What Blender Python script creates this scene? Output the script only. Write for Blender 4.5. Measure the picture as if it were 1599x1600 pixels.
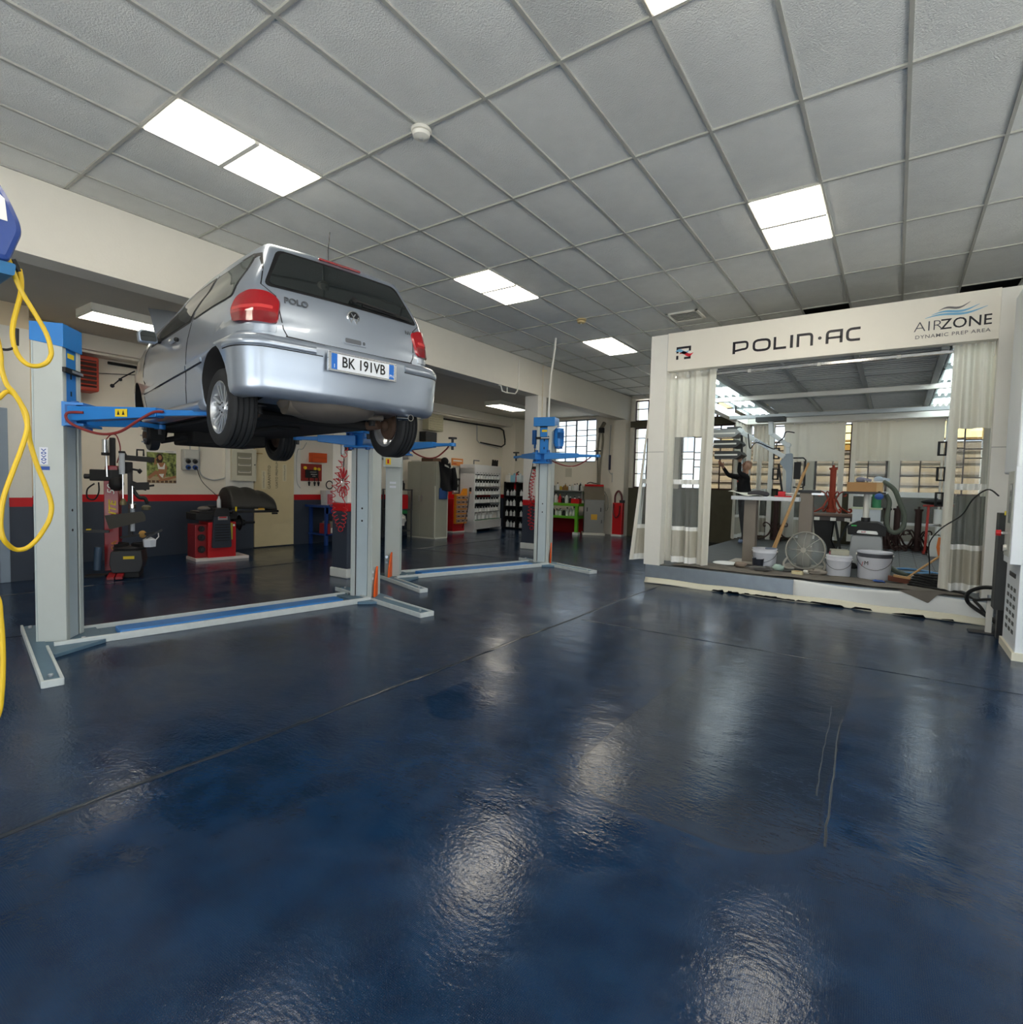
import bpy, bmesh, math, random
from mathutils import Vector as V, Matrix
from mathutils.bvhtree import BVHTree
random.seed(7)
PI = math.pi
SC = bpy.context.scene
C = SC.collection
for o in list(bpy.data.objects):
    bpy.data.objects.remove(o, do_unlink=True)

# ---------------------------------------------------------------- camera
cd = bpy.data.cameras.new('camera'); cam = bpy.data.objects.new('camera', cd); C.objects.link(cam)
CAM_R = (0.818218, 0.574367, 0.024951)
CAM_U = (-0.049006, 0.026438, 0.998449)
CAM_F = (-0.572816, 0.818171, -0.049779)
m = Matrix.Identity(4)
for i in range(3):
    m[i][0] = CAM_R[i]; m[i][1] = CAM_U[i]; m[i][2] = -CAM_F[i]
m[2][3] = 1.43
cam.matrix_world = m
cd.sensor_fit = 'HORIZONTAL'; cd.sensor_width = 36.0; cd.lens = 19.2531; cd.clip_start = 0.05; cd.clip_end = 200
SC.camera = cam

# ---------------------------------------------------------------- world, exposure
SC.view_settings.view_transform = 'Standard'; SC.view_settings.look = 'None'
SC.view_settings.gamma = 1.0; SC.view_settings.use_curve_mapping = False
SC.view_settings.exposure = 0.74
W = bpy.data.worlds.new('daylight'); SC.world = W; W.use_nodes = True
nt = W.node_tree; nt.nodes.clear()
wo = nt.nodes.new('ShaderNodeOutputWorld'); wb = nt.nodes.new('ShaderNodeBackground')
sky = nt.nodes.new('ShaderNodeTexSky'); sky.sky_type = 'HOSEK_WILKIE'; sky.turbidity = 4.0
sky.sun_direction = (0.3, 0.6, 0.74); sky.ground_albedo = 0.4
mixw = nt.nodes.new('ShaderNodeMix'); mixw.data_type = 'RGBA'; mixw.inputs[0].default_value = 0.75
nt.links.new(sky.outputs[0], mixw.inputs[6]); mixw.inputs[7].default_value = (0.86, 0.94, 1.0, 1)
nt.links.new(mixw.outputs[2], wb.inputs[0]); wb.inputs[1].default_value = 1.9
nt.links.new(wb.outputs[0], wo.inputs[0])
try:
    cy = SC.cycles
    cy.use_denoising = True; cy.max_bounces = 10; cy.diffuse_bounces = 5; cy.glossy_bounces = 5
    cy.transmission_bounces = 8; cy.transparent_max_bounces = 24
    cy.caustics_reflective = False; cy.caustics_refractive = False; cy.sample_clamp_indirect = 6.0
    cy.use_light_tree = True
except Exception:
    pass
LAMP_POWER = 8.0         # radiance of the ceiling diffusers
def portal(name, loc, rot, sx, sy):
    l = bpy.data.lights.new(name, 'AREA'); l.shape = 'RECTANGLE'; l.size = sx; l.size_y = sy
    try: l.cycles.is_portal = True
    except Exception: pass
    o = bpy.data.objects.new(name, l); C.objects.link(o); o.location = loc; o.rotation_euler = rot
portal('doorway_portal', (0.5, -4.1, 1.75), (PI/2, 0, 0), 8.0, 3.5)
portal('side_doorway_portal', (6.1, 0.6, 1.75), (0, PI/2, 0), 3.5, 7.4)
portal('window_portal', (-8.33, 15.6, 2.85), (-PI/2, 0, 0), 1.5, 1.4)
portal('tall_window_portal', (-2.6, 15.6, 2.7), (-PI/2, 0, 0), 7.8, 2.6)

sl = bpy.data.lights.new('sun', 'SUN'); sl.energy = 18.0; sl.angle = 0.01; sl.color = (1.0, .98, .95)
so = bpy.data.objects.new('sun', sl); C.objects.link(so); so.rotation_euler = V((-.22, .36, -.90)).to_track_quat('-Z', 'Y').to_euler()
# ---------------------------------------------------------------- materials
MC = {}
def M(name, col=None, rough=0.5, metal=0.0, emit=None, es=1.0, noise=0.06, coat=0.0, spec=0.5, trans=0.0, alpha=1.0, nscale=6.0, ior=1.45, bump=0.0, bscale=60.0):
    if name in MC: return MC[name]
    mt = bpy.data.materials.new(name); mt.use_nodes = True
    n = mt.node_tree.nodes; l = mt.node_tree.links; p = n['Principled BSDF']
    col = tuple(col) + (1,) if len(col) == 3 else col
    p.inputs['Base Color'].default_value = col; p.inputs['Roughness'].default_value = rough
    p.inputs['Metallic'].default_value = metal; p.inputs['Specular IOR Level'].default_value = spec
    p.inputs['IOR'].default_value = ior
    if coat: p.inputs['Coat Weight'].default_value = coat; p.inputs['Coat Roughness'].default_value = 0.05
    if trans: p.inputs['Transmission Weight'].default_value = trans
    if alpha < 1: p.inputs['Alpha'].default_value = alpha
    if emit: p.inputs['Emission Color'].default_value = tuple(emit) + (1,); p.inputs['Emission Strength'].default_value = es
    if noise > 0 or bump > 0:
        tc = n.new('ShaderNodeTexCoord'); nz = n.new('ShaderNodeTexNoise'); nz.inputs['Scale'].default_value = nscale; nz.inputs['Detail'].default_value = 4
        l.new(tc.outputs['Object'], nz.inputs['Vector'])
        if noise > 0:
            mx = n.new('ShaderNodeMix'); mx.data_type = 'RGBA'
            mx.inputs[6].default_value = tuple(c * (1 - noise) for c in col[:3]) + (1,)
            mx.inputs[7].default_value = tuple(min(1, c * (1 + noise)) for c in col[:3]) + (1,)
            l.new(nz.outputs['Fac'], mx.inputs[0]); l.new(mx.outputs[2], p.inputs['Base Color'])
        if bump > 0:
            nb = n.new('ShaderNodeTexNoise'); nb.inputs['Scale'].default_value = bscale; nb.inputs['Detail'].default_value = 3
            l.new(tc.outputs['Object'], nb.inputs['Vector'])
            bp = n.new('ShaderNodeBump'); bp.inputs['Strength'].default_value = bump; bp.inputs['Distance'].default_value = 0.01
            l.new(nb.outputs['Fac'], bp.inputs['Height']); l.new(bp.outputs['Normal'], p.inputs['Normal'])
    MC[name] = mt
    return mt
def S(r, g, b):
    f = lambda c: (c / 255 / 12.92) if c / 255 <= 0.04045 else ((c / 255 + 0.055) / 1.055) ** 2.4
    return (f(r), f(g), f(b))

# ---------------------------------------------------------------- mesh builder
class B:
    def __init__(s): s.bm = bmesh.new(); s.ms = []
    def _m(s, m):
        if m not in s.ms: s.ms.append(m)
        return s.ms.index(m)
    def f(s, vs, m, sm=False):
        try: fc = s.bm.faces.new(vs)
        except ValueError: return None
        fc.material_index = s._m(m); fc.smooth = sm
        return fc
    def v(s, co): return s.bm.verts.new(co)
    def hexa(s, p, m):
        v = [s.v(q) for q in p]
        for a in ((3,2,1,0),(4,5,6,7),(0,1,5,4),(1,2,6,5),(2,3,7,6),(3,0,4,7)): s.f([v[i] for i in a], m)
        return s
    def box(s, x0, x1, y0, y1, z0, z1, m):
        return s.hexa([(x0,y0,z0),(x1,y0,z0),(x1,y1,z0),(x0,y1,z0),(x0,y0,z1),(x1,y0,z1),(x1,y1,z1),(x0,y1,z1)], m)
    def obox(s, c, h, m, ux=(1,0,0), uy=(0,1,0), uz=(0,0,1)):
        c = V(c); ux = V(ux).normalized()*h[0]; uy = V(uy).normalized()*h[1]; uz = V(uz).normalized()*h[2]
        return s.hexa([c-ux-uy-uz, c+ux-uy-uz, c+ux+uy-uz, c-ux+uy-uz, c-ux-uy+uz, c+ux-uy+uz, c+ux+uy+uz, c-ux+uy+uz], m)
    def bar(s, a, b, w, h, m, up=(0,0,1)):
        a = V(a); b = V(b); d = (b-a); L = d.length; d.normalize(); up = V(up)
        if abs(d.dot(up)) > 0.99: up = V((1,0,0))
        sd = d.cross(up).normalized(); u = sd.cross(d).normalized()
        return s.obox((a+b)/2, (L/2, w/2, h/2), m, d, sd, u)
    def cyl(s, p0, p1, r0, m, r1=None, n=16, cap=True, sm=True):
        return s.tube([p0, p1], [r0, r0 if r1 is None else r1], m, n, cap, sm)
    def tube(s, pts, r, m, n=8, cap=True, sm=True, closed=False):
        pts = [V(p) for p in pts]; k = len(pts)
        rs = r if isinstance(r, (list, tuple)) else [r]*k
        rings = []; u = None
        for i, p in enumerate(pts):
            if closed: t = pts[(i+1) % k] - pts[i-1]
            else: t = pts[min(i+1, k-1)] - pts[max(i-1, 0)]
            t.normalize()
            if u is None:
                a = V((0,0,1)) if abs(t.z) < 0.9 else V((1,0,0))
                u = t.cross(a).normalized()
            else:
                u = (u - t*u.dot(t))
                u = u.normalized() if u.length > 1e-6 else t.orthogonal().normalized()
            w = t.cross(u)
            rings.append([s.v(p + (u*math.cos(2*PI*j/n) + w*math.sin(2*PI*j/n))*rs[i]) for j in range(n)])
        rr = range(k if closed else k-1)
        for i in rr:
            a = rings[i]; b = rings[(i+1) % k]
            for j in range(n): s.f([a[j], a[(j+1) % n], b[(j+1) % n], b[j]], m, sm)
        if cap and not closed:
            s.f(rings[0][::-1], m); s.f(rings[-1], m)
        return s
    def lathe(s, prof, m, o=(0,0,0), ax=(0,0,1), n=24, sm=True, ms=None, a0=0, a1=2*PI):
        o = V(o); ax = V(ax).normalized(); u = ax.orthogonal().normalized(); w = ax.cross(u)
        full = abs(a1-a0-2*PI) < 1e-6; k = n if full else n+1
        rings = []
        for (r, h) in prof:
            if r < 1e-5: rings.append([s.v(o+ax*h)]*k)
            else: rings.append([s.v(o+ax*h+(u*math.cos(a0+(a1-a0)*j/n)+w*math.sin(a0+(a1-a0)*j/n))*r) for j in range(k)])
        for i in range(len(prof)-1):
            a = rings[i]; b = rings[i+1]; mm = ms[i] if ms else m
            for j in range(n):
                q = [a[j], a[(j+1) % k], b[(j+1) % k], b[j]]
                q2 = []
                for x in q:
                    if x not in q2: q2.append(x)
                if len(q2) > 2: s.f(q2, mm, sm)
        return s
    def prism(s, poly, fn, w0, w1, m, sm=False):
        a = [s.v(fn(u, v, w0)) for u, v in poly]; b = [s.v(fn(u, v, w1)) for u, v in poly]; n = len(poly)
        s.f(a[::-1], m); s.f(b, m)
        for i in range(n): s.f([a[i], a[(i+1) % n], b[(i+1) % n], b[i]], m, sm)
        return s
    def sph(s, c, r, m, sc=(1,1,1), n=12, k=8):
        c = V(c); rows = []
        for i in range(k+1):
            t = PI*i/k
            if i in (0, k): rows.append([s.v(c + V((0,0,r*math.cos(t)*sc[2])))]*n)
            else: rows.append([s.v(c + V((r*math.sin(t)*math.cos(2*PI*j/n)*sc[0], r*math.sin(t)*math.sin(2*PI*j/n)*sc[1], r*math.cos(t)*sc[2]))) for j in range(n)])
        for i in range(k):
            for j in range(n):
                q = [rows[i][j], rows[i+1][j], rows[i+1][(j+1) % n], rows[i][(j+1) % n]]
                q2 = []
                for x in q:
                    if x not in q2: q2.append(x)
                s.f(q2, m, True)
        return s
    def grid(s, fn, nu, nv, m, sm=True, mfn=None):
        g = [[s.v(fn(i/nu, j/nv)) for j in range(nv+1)] for i in range(nu+1)]
        for i in range(nu):
            for j in range(nv):
                s.f([g[i][j], g[i+1][j], g[i+1][j+1], g[i][j+1]], mfn((i+.5)/nu, (j+.5)/nv) if mfn else m, sm)
        return s
    def stroke(s, pts, w, fn, m, d=0.003, closed=False):
        """flat lettering stroke; pts in 2D, fn(u,v,h)->xyz"""
        P_ = [V((p[0], p[1])) for p in pts]; k = len(P_); L = []; R = []
        for i in range(k):
            if closed: a = P_[i-1]; b = P_[(i+1) % k]
            else: a = P_[max(i-1,0)]; b = P_[min(i+1,k-1)]
            d1 = (P_[i]-a); d2 = (b-P_[i])
            d1 = d1.normalized() if d1.length > 1e-9 else d2.normalized()
            d2 = d2.normalized() if d2.length > 1e-9 else d1
            t = (d1+d2); t = t.normalized() if t.length > 1e-6 else d1
            nn = V((-t.y, t.x)); c = max(0.5, nn.dot(V((-d1.y, d1.x))))
            L.append(P_[i]+nn*w/2/c); R.append(P_[i]-nn*w/2/c)
        for i in range(k if closed else k-1):
            j = (i+1) % k
            q = [L[i], R[i], R[j], L[j]]
            s.hexa([fn(x.x, x.y, 0) for x in q] + [fn(x.x, x.y, d) for x in q], m)
        return s
    def done(s, name, parent=None, bev=0, loc=None, rotz=None, ang=35, sub=0, solid=0, recalc=True, bseg=2):
        if recalc: bmesh.ops.recalc_face_normals(s.bm, faces=s.bm.faces[:])
        me = bpy.data.meshes.new(name); s.bm.to_mesh(me); s.bm.free()
        for mt in s.ms: me.materials.append(mt)
        if any(p.use_smooth for p in me.polygons):
            try: me.set_sharp_from_angle(angle=math.radians(ang))
            except Exception: pass
        o = bpy.data.objects.new(name, me); C.objects.link(o)
        if parent: o.parent = parent
        if loc: o.location = loc
        if rotz is not None: o.rotation_euler = (0, 0, rotz)
        if solid:
            md = o.modifiers.new('solid', 'SOLIDIFY'); md.thickness = solid; md.offset = 0
        if bev:
            md = o.modifiers.new('bevel', 'BEVEL'); md.width = bev; md.segments = bseg; md.limit_method = 'ANGLE'; md.angle_limit = math.radians(40)
        if sub:
            md = o.modifiers.new('sub', 'SUBSURF'); md.levels = sub; md.render_levels = sub
        return o
def tag(o, label, cat, group=None, kind=None):
    o['label'] = label; o['category'] = cat
    if group: o['group'] = group
    if kind: o['kind'] = kind
    return o
def thing(name, label, cat, loc=(0,0,0), rotz=0, group=None):
    o = bpy.data.objects.new(name, None); o.empty_display_size = 0.1; C.objects.link(o); o.location = loc; o.rotation_euler = (0,0,rotz)
    return tag(o, label, cat, group)
def struct(o): o['kind'] = 'structure'; return o
def dup(root, loc=None, rotz=None, label=None, group=None):
    r = root.copy(); C.objects.link(r)
    if loc is not None: r.location = loc
    if rotz is not None: r.rotation_euler = (0,0,rotz)
    if label: r['label'] = label
    if group: r['group'] = group
    for ch in list(root.children):
        c = ch.copy(); C.objects.link(c); c.parent = r; c.matrix_parent_inverse = ch.matrix_parent_inverse
        for g in list(ch.children):
            d = g.copy(); C.objects.link(d); d.parent = c
    return r
def text(body, name, parent, size, loc, rot, m, off=0.0, ext=0.002, align='CENTER', sx=1.0, spacing=1.0, shear=0.0):
    cu = bpy.data.curves.new(name, 'FONT'); cu.body = body; cu.size = size; cu.align_x = align; cu.align_y = 'CENTER'
    cu.offset = off; cu.extrude = ext; cu.space_character = spacing; cu.shear = shear; cu.resolution_u = 3
    o = bpy.data.objects.new(name, cu); C.objects.link(o)
    dg = bpy.context.evaluated_depsgraph_get(); me = bpy.data.meshes.new_from_object(o.evaluated_get(dg))
    bpy.data.objects.remove(o, do_unlink=True)
    me.materials.clear(); me.materials.append(m); me.name = name
    o = bpy.data.objects.new(name, me); C.objects.link(o)
    if parent: o.parent = parent
    o.location = loc; o.rotation_euler = rot; o.scale = (sx, 1, 1)
    return o
def catenary(a, b, sag, n=14):
    a = V(a); b = V(b)
    return [a.lerp(b, i/n) - V((0,0,sag*4*(i/n)*(1-i/n))) for i in range(n+1)]
def spl(pts, n=6):
    """Catmull-Rom through points"""
    P_ = [V(p) for p in pts]; out = []
    for i in range(len(P_)-1):
        p0 = P_[max(i-1,0)]; p1 = P_[i]; p2 = P_[i+1]; p3 = P_[min(i+2,len(P_)-1)]
        for j in range(n):
            t = j/n
            out.append(0.5*((2*p1)+(p2-p0)*t+(2*p0-5*p1+4*p2-p3)*t*t+(3*p1-p0-3*p2+p3)*t**3))
    out.append(P_[-1]); return out
# ================================================================ the setting
CEIL = 4.09
def floor_material():
    mt = bpy.data.materials.new('navy_epoxy'); mt.use_nodes = True
    n = mt.node_tree.nodes; l = mt.node_tree.links; p = n['Principled BSDF']
    tc = n.new('ShaderNodeTexCoord'); co = tc.outputs['Object']
    def mth(op, a, b=None, c=None):
        x = n.new('ShaderNodeMath'); x.operation = op
        for i, q in enumerate((a, b, c)):
            if q is None: continue
            if isinstance(q, (int, float)): x.inputs[i].default_value = q
            else: l.new(q, x.inputs[i])
        return x.outputs[0]
    def noise(scale, det=3, vec=None, rough=0.5):
        x = n.new('ShaderNodeTexNoise'); x.inputs['Scale'].default_value = scale; x.inputs['Detail'].default_value = det; x.inputs['Roughness'].default_value = rough
        l.new(vec or co, x.inputs['Vector']); return x.outputs['Fac']
    def mapr(v, a, b, c, d):
        x = n.new('ShaderNodeMapRange'); l.new(v, x.inputs[0])
        for i, q in enumerate((a, b, c, d)): x.inputs[i+1].default_value = q
        return x.outputs[0]
    sep = n.new('ShaderNodeSeparateXYZ'); l.new(co, sep.inputs[0]); X = sep.outputs[0]; Y = sep.outputs[1]
    # wavering joints
    wv = mth('MULTIPLY', mth('SUBTRACT', noise(1.2, 4), 0.5), 0.05)
    def line(v, at, w): return mth('LESS_THAN', mth('ABSOLUTE', mth('SUBTRACT', mth('ADD', v, wv), at)), w)
    j = line(X, -2.8, 0.012)
    for vv, at, w in ((X, -6.2, 0.006), (X, -8.4, 0.006), (Y, 5.3, 0.004), (Y, 9.6, 0.006)):
        j = mth('MAXIMUM', j, line(vv, at, w))
    # repaired patch, a rounded rectangle of smoother paint
    px = mth('SUBTRACT', mth('ABSOLUTE', mth('SUBTRACT', mth('ADD', X, mth('MULTIPLY', wv, 2.0)), -0.74)), 0.20)
    py = mth('SUBTRACT', mth('ABSOLUTE', mth('SUBTRACT', mth('ADD', Y, mth('MULTIPLY', wv, 2.0)), 4.5)), 1.9)
    dx = mth('MAXIMUM', px, 0.0); dy = mth('MAXIMUM', py, 0.0)
    dist = mth('SUBTRACT', mth('SQRT', mth('ADD', mth('MULTIPLY', dx, dx), mth('MULTIPLY', dy, dy))), 0.34)
    inside = mth('LESS_THAN', dist, 0.0)
    edge = mth('LESS_THAN', mth('ABSOLUTE', dist), 0.010)
    big = noise(0.8, 4); mid = noise(5.0, 5)
    fine = n.new('ShaderNodeTexBrick'); fine.inputs['Scale'].default_value = 60.0; fine.offset = 0.5
    fine.inputs['Mortar Size'].default_value = 0.03; fine.inputs['Mortar Smooth'].default_value = 1.0
    mp = n.new('ShaderNodeMapping'); mp.inputs['Rotation'].default_value = (0, 0, 0.75); l.new(co, mp.inputs[0]); l.new(mp.outputs[0], fine.inputs['Vector'])
    # colour
    cr = n.new('ShaderNodeMix'); cr.data_type = 'RGBA'; cr.inputs[6].default_value = (0.0022, 0.0165, 0.050, 1); cr.inputs[7].default_value = (0.0050, 0.028, 0.078, 1)
    l.new(mapr(mid, 0.35, 0.65, 0, 1), cr.inputs[0])
    sp = n.new('ShaderNodeMix'); sp.data_type = 'RGBA'; l.new(cr.outputs[2], sp.inputs[6]); sp.inputs[7].default_value = (0.02, 0.022, 0.028, 1)
    l.new(mth('MULTIPLY', mth('MAXIMUM', j, mth('MULTIPLY', edge, .5)), 0.7), sp.inputs[0])
    sc = n.new('ShaderNodeMix'); sc.data_type = 'RGBA'; l.new(sp.outputs[2], sc.inputs[6]); sc.inputs[7].default_value = (0.10, 0.13, 0.17, 1)
    l.new(mapr(noise(46, 2), 0.78, 0.82, 0, 0.6), sc.inputs[0])
    pc = n.new('ShaderNodeMix'); pc.data_type = 'RGBA'; l.new(sc.outputs[2], pc.inputs[6]); pc.inputs[7].default_value = (0.022, 0.028, 0.036, 1); l.new(mth('MULTIPLY', inside, 0.45), pc.inputs[0])
    l.new(pc.outputs[2], p.inputs['Base Color'])
    l.new(mth('ADD', mapr(mid, 0.3, 0.7, 0.10, 0.17), mth('MULTIPLY', inside, 0.04)), p.inputs['Roughness'])
    p.inputs['Specular IOR Level'].default_value = 0.34; p.inputs['IOR'].default_value = 1.5
    # relief: broad trowel waves, ripples, woven roller texture, joints
    st = n.new('ShaderNodeMapping'); st.inputs['Scale'].default_value = (1.0, 2.2, 1.0); st.inputs['Rotation'].default_value = (0, 0, 0.6); l.new(co, st.inputs[0])
    h = mth('MULTIPLY', noise(2.2, 3, st.outputs[0]), 0.006)
    h = mth('ADD', h, mth('MULTIPLY', noise(24.0, 5, st.outputs[0]), 0.0014))
    h = mth('ADD', h, mth('MULTIPLY', noise(60.0, 3), 0.0010))
    weave = mth('MULTIPLY', fine.outputs['Fac'], mapr(big, 0.42, 0.62, 0.0, 0.0012))
    h = mth('ADD', h, mth('MULTIPLY', weave, mth('SUBTRACT', 1.0, inside)))
    h = mth('ADD', h, mth('MULTIPLY', inside, 0.0025))
    h = mth('SUBTRACT', h, mth('MULTIPLY', j, 0.002))
    bp = n.new('ShaderNodeBump'); bp.inputs['Strength'].default_value = 0.75; bp.inputs['Distance'].default_value = 1.0
    l.new(h, bp.inputs['Height']); l.new(bp.outputs['Normal'], p.inputs['Normal'])
    return mt
FLOOR = floor_material()
b = B(); b.box(-11.2, 6.0, -4.0, 15.7, -0.1, 0, FLOOR); struct(b.done('floor'))
jointm = M('painted_joint_ridge', (.018, .024, .034), 0.22, noise=.4, nscale=3)
def joint(name, a, c, w=.02, h=.005):
    b = B(); a = V(a); c = V(c); d = (c-a); L = d.length; d.normalize(); n = V((-d.y, d.x)); k = int(L/.08); r_ = random.Random(len(name)*7+int(L*10))
    P_ = []; off = 0
    for i in range(k+1):
        off = off*.9+r_.uniform(-.006, .006); P_.append((a+d*L*i/k+n*off, w*(.7+.6*r_.random()), h*(.5+.8*r_.random())))
    rows = [[b.v((p.x+n.x*q*ww, p.y+n.y*q*ww, .0003+(hh if abs(q) < .1 else (hh*.8 if abs(q) < .3 else 0)))) for q in (-.5, -.25, 0, .25, .5)] for p, ww, hh in P_]
    for r0, r1 in zip(rows[:-1], rows[1:]):
        for i in range(4): b.f([r0[i], r0[i+1], r1[i+1], r1[i]], jointm, True)
    o = b.done(name, ang=80); struct(o)
joint('trim_1', (-2.82, -3.5), (-2.78, 7.9), .030, .007)
joint('trim_2', (-2.7, 5.22), (.9, 5.36), .012, .003)
joint('trim_3', (-6.3, 1.0), (-5.6, 4.3), .012, .004)
joint('trim_4', (-8.4, 1.5), (-8.4, 14.5), .014, .004)
joint('trim_5', (-10.5, 8.2), (-3.2, 8.9), .012, .003)
joint('trim_6', (-.17, 2.5), (-.21, 4.0), .009, .002)
joint('trim_7', (-.24, 2.9), (-.28, 4.2), .006, .002)

cream = M('cream_plaster', S(238, 231, 216), 0.8, noise=0.03, bump=0.15, bscale=40)
white = M('white_plaster', S(236, 234, 226), 0.75, noise=0.03, bump=0.12, bscale=50)
beige = M('beige_plaster', S(228, 210, 178), 0.8, noise=0.04, bump=0.15, bscale=40)
redp = M('red_band_paint', S(205, 22, 30), 0.45, noise=0.05)
slate = M('slate_wainscot_paint', S(62, 70, 84), 0.45, noise=0.06)
olive = M('bare_concrete', S(92, 88, 72), 0.85, noise=0.2, bump=0.3, bscale=20)
greyceil = M('left_ceiling_plaster', S(196, 192, 182), 0.85, noise=0.08, nscale=1.5, bump=0.1, bscale=12)
chalk = M('chalk_white_plinth', S(222, 224, 220), 0.6, noise=0.08)

def banded(b, x0, x1, y0, y1, top, up=white):
    b.box(x0, x1, y0, y1, 0, 0.98, slate); b.box(x0, x1, y0, y1, 0.98, 1.10, redp); b.box(x0, x1, y0, y1, 1.10, top, up)
b = B(); banded(b, -11.0, -10.75, 2.9, 15.7, 3.75, cream); struct(b.done('wall_left'))
b = B(); banded(b, -11.0, -10.05, 2.3, 2.9, 3.75, beige); struct(b.done('wall_left_recess'))
# front stub wall with a grey doorway beside the lift
b = B(); b.box(-11.0, -9.4, 2.05, 2.3, 0, .98, slate); b.box(-11.0, -9.4, 2.05, 2.3, .98, 1.1, redp); b.box(-11, -9.4, 2.05, 2.3, 1.1, 3.3, white)
b.box(-11.0, -9.4, 1.0, 2.05, 2.2, 3.3, white); b.box(-11.0, -9.4, -4, 1.0, 0, 3.3, white); b.box(-11.0, -9.4, -4, 2.3, 3.3, 3.6, beige)
struct(b.done('wall_front_left'))
doorgrey = M('grey_door_paint', S(150, 166, 182), 0.4)
doorblue = M('blue_grey_door_panel', S(96, 122, 148), 0.35)
b = B(); b.box(-9.46, -9.36, 1.96, 2.06, 0, 2.25, doorgrey); b.box(-9.46, -9.36, 1.0, 1.96, 2.15, 2.25, doorgrey); b.box(-9.46, -9.36, 0.98, 1.08, 0, 2.15, doorgrey)
b.box(-9.44, -9.40, 1.08, 1.96, 0, 2.15, doorblue); struct(b.done('door_1', bev=0.008))

# far wall with its tall steel windows
def wall_far():
    b = B()
    b.box(-11.0, -9.13, 15.3, 15.7, 0, .98, slate); b.box(-11, -9.13, 15.3, 15.7, .98, 1.1, redp); b.box(-11, -9.13, 15.3, 15.7, 1.1, 3.75, cream)
    b.box(-9.13, -7.62, 15.3, 15.7, 0, 2.19, cream); b.box(-9.13, -7.62, 15.3, 15.7, 3.53, 3.75, cream)
    b.box(-7.62, -6.55, 15.3, 15.7, 0, 4.3, cream)
    b.box(-6.55, 6.0, 15.3, 15.7, 0, 1.43, olive); b.box(-6.55, 6.0, 15.3, 15.7, 4.03, 4.3, cream)
    b.box(1.6, 6.0, 15.3, 15.7, 1.43, 4.03, cream)
    return b.done('wall_far')
struct(wall_far())
b = B(); b.box(-6.86, -6.5, 14.95, 15.3, 0, 3.4, cream); struct(b.done('trim_pilaster'))
b = B(); banded(b, -10.75, -10.25, 14.75, 15.3, 3.6, cream); struct(b.done('trim_corner_pier'))
b = B(); b.box(6.0, 6.2, 4.5, 15.7, 0, 4.3, white); b.box(6.0, 6.2, -4.2, 4.5, 3.5, 4.3, white); b.box(6.0, 6.2, -4.2, -3.2, 0, 3.5, white); struct(b.done('wall_right'))
b = B(); b.box(-11, -3.5, -4.2, -4.0, 0, 4.3, white); b.box(4.5, 6.2, -4.2, -4.0, 0, 3.5, white); b.box(-3.5, 6.2, -4.2, -4.0, 3.5, 4.3, white); struct(b.done('wall_back'))
# outside: a pale yard and a sunlit building across it, seen through the panes
yard = M('pale_yard_concrete', S(188, 187, 183), 0.9, noise=0.1)
b = B(); b.box(-25, 20, 15.7, 40, -0.3, -0.12, yard); b.box(-25, 25, -30, -4.2, -.3, -.12, yard); b.box(6.2, 25, -4.2, 15.7, -.3, -.12, yard); struct(b.done('ground_outside'))
facade = M('ochre_facade_render', S(92, 78, 56), 0.9, noise=0.06)
facade_b = M('ochre_facade_band', S(74, 62, 46), 0.9, noise=0.06)
b = B(); b.box(-5.4, 12, 19.0, 21, -.12, 2.9, facade); 
for k in range(9): b.box(-5.42, 12, 18.97, 19.0, 0.45+.62*k*.5, 0.52+.62*k*.5, facade_b)
tag(b.done('neighbouring_building'), 'low ochre rendered building outside the tall far windows', 'building')

steel = M('brown_window_steel', S(70, 42, 36), 0.5, noise=0.1)
greysteel = M('grey_window_steel', S(142, 146, 152), 0.45)
def glass(name, col, rough=0.02, alpha=0.18):
    if name in MC: return MC[name]
    mt = bpy.data.materials.new(name); mt.use_nodes = True; n = mt.node_tree.nodes; l = mt.node_tree.links
    n.remove(n['Principled BSDF']); out = n['Material Output']
    t = n.new('ShaderNodeBsdfTransparent'); t.inputs[0].default_value = col + (1,)
    g = n.new('ShaderNodeBsdfGlossy'); g.inputs['Roughness'].default_value = rough
    mx = n.new('ShaderNodeMixShader'); fr = n.new('ShaderNodeFresnel'); fr.inputs[0].default_value = 1.45
    nz = n.new('ShaderNodeTexNoise'); nz.inputs['Scale'].default_value = 3
    bp = n.new('ShaderNodeBump'); bp.inputs['Strength'].default_value = 0.05; l.new(nz.outputs['Fac'], bp.inputs['Height']); l.new(bp.outputs[0], g.inputs['Normal'])
    l.new(fr.outputs[0], mx.inputs[0]); l.new(t.outputs[0], mx.inputs[1]); l.new(g.outputs[0], mx.inputs[2]); l.new(mx.outputs[0], out.inputs[0])
    MC[name] = mt; return mt
pane_c = glass('clear_pane', (0.93, 0.96, 0.97)); pane_a = glass('amber_pane', (0.98, 0.86, 0.55)); pane_f = glass('frosted_pane', (0.80, 0.84, 0.9), 0.2)
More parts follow.
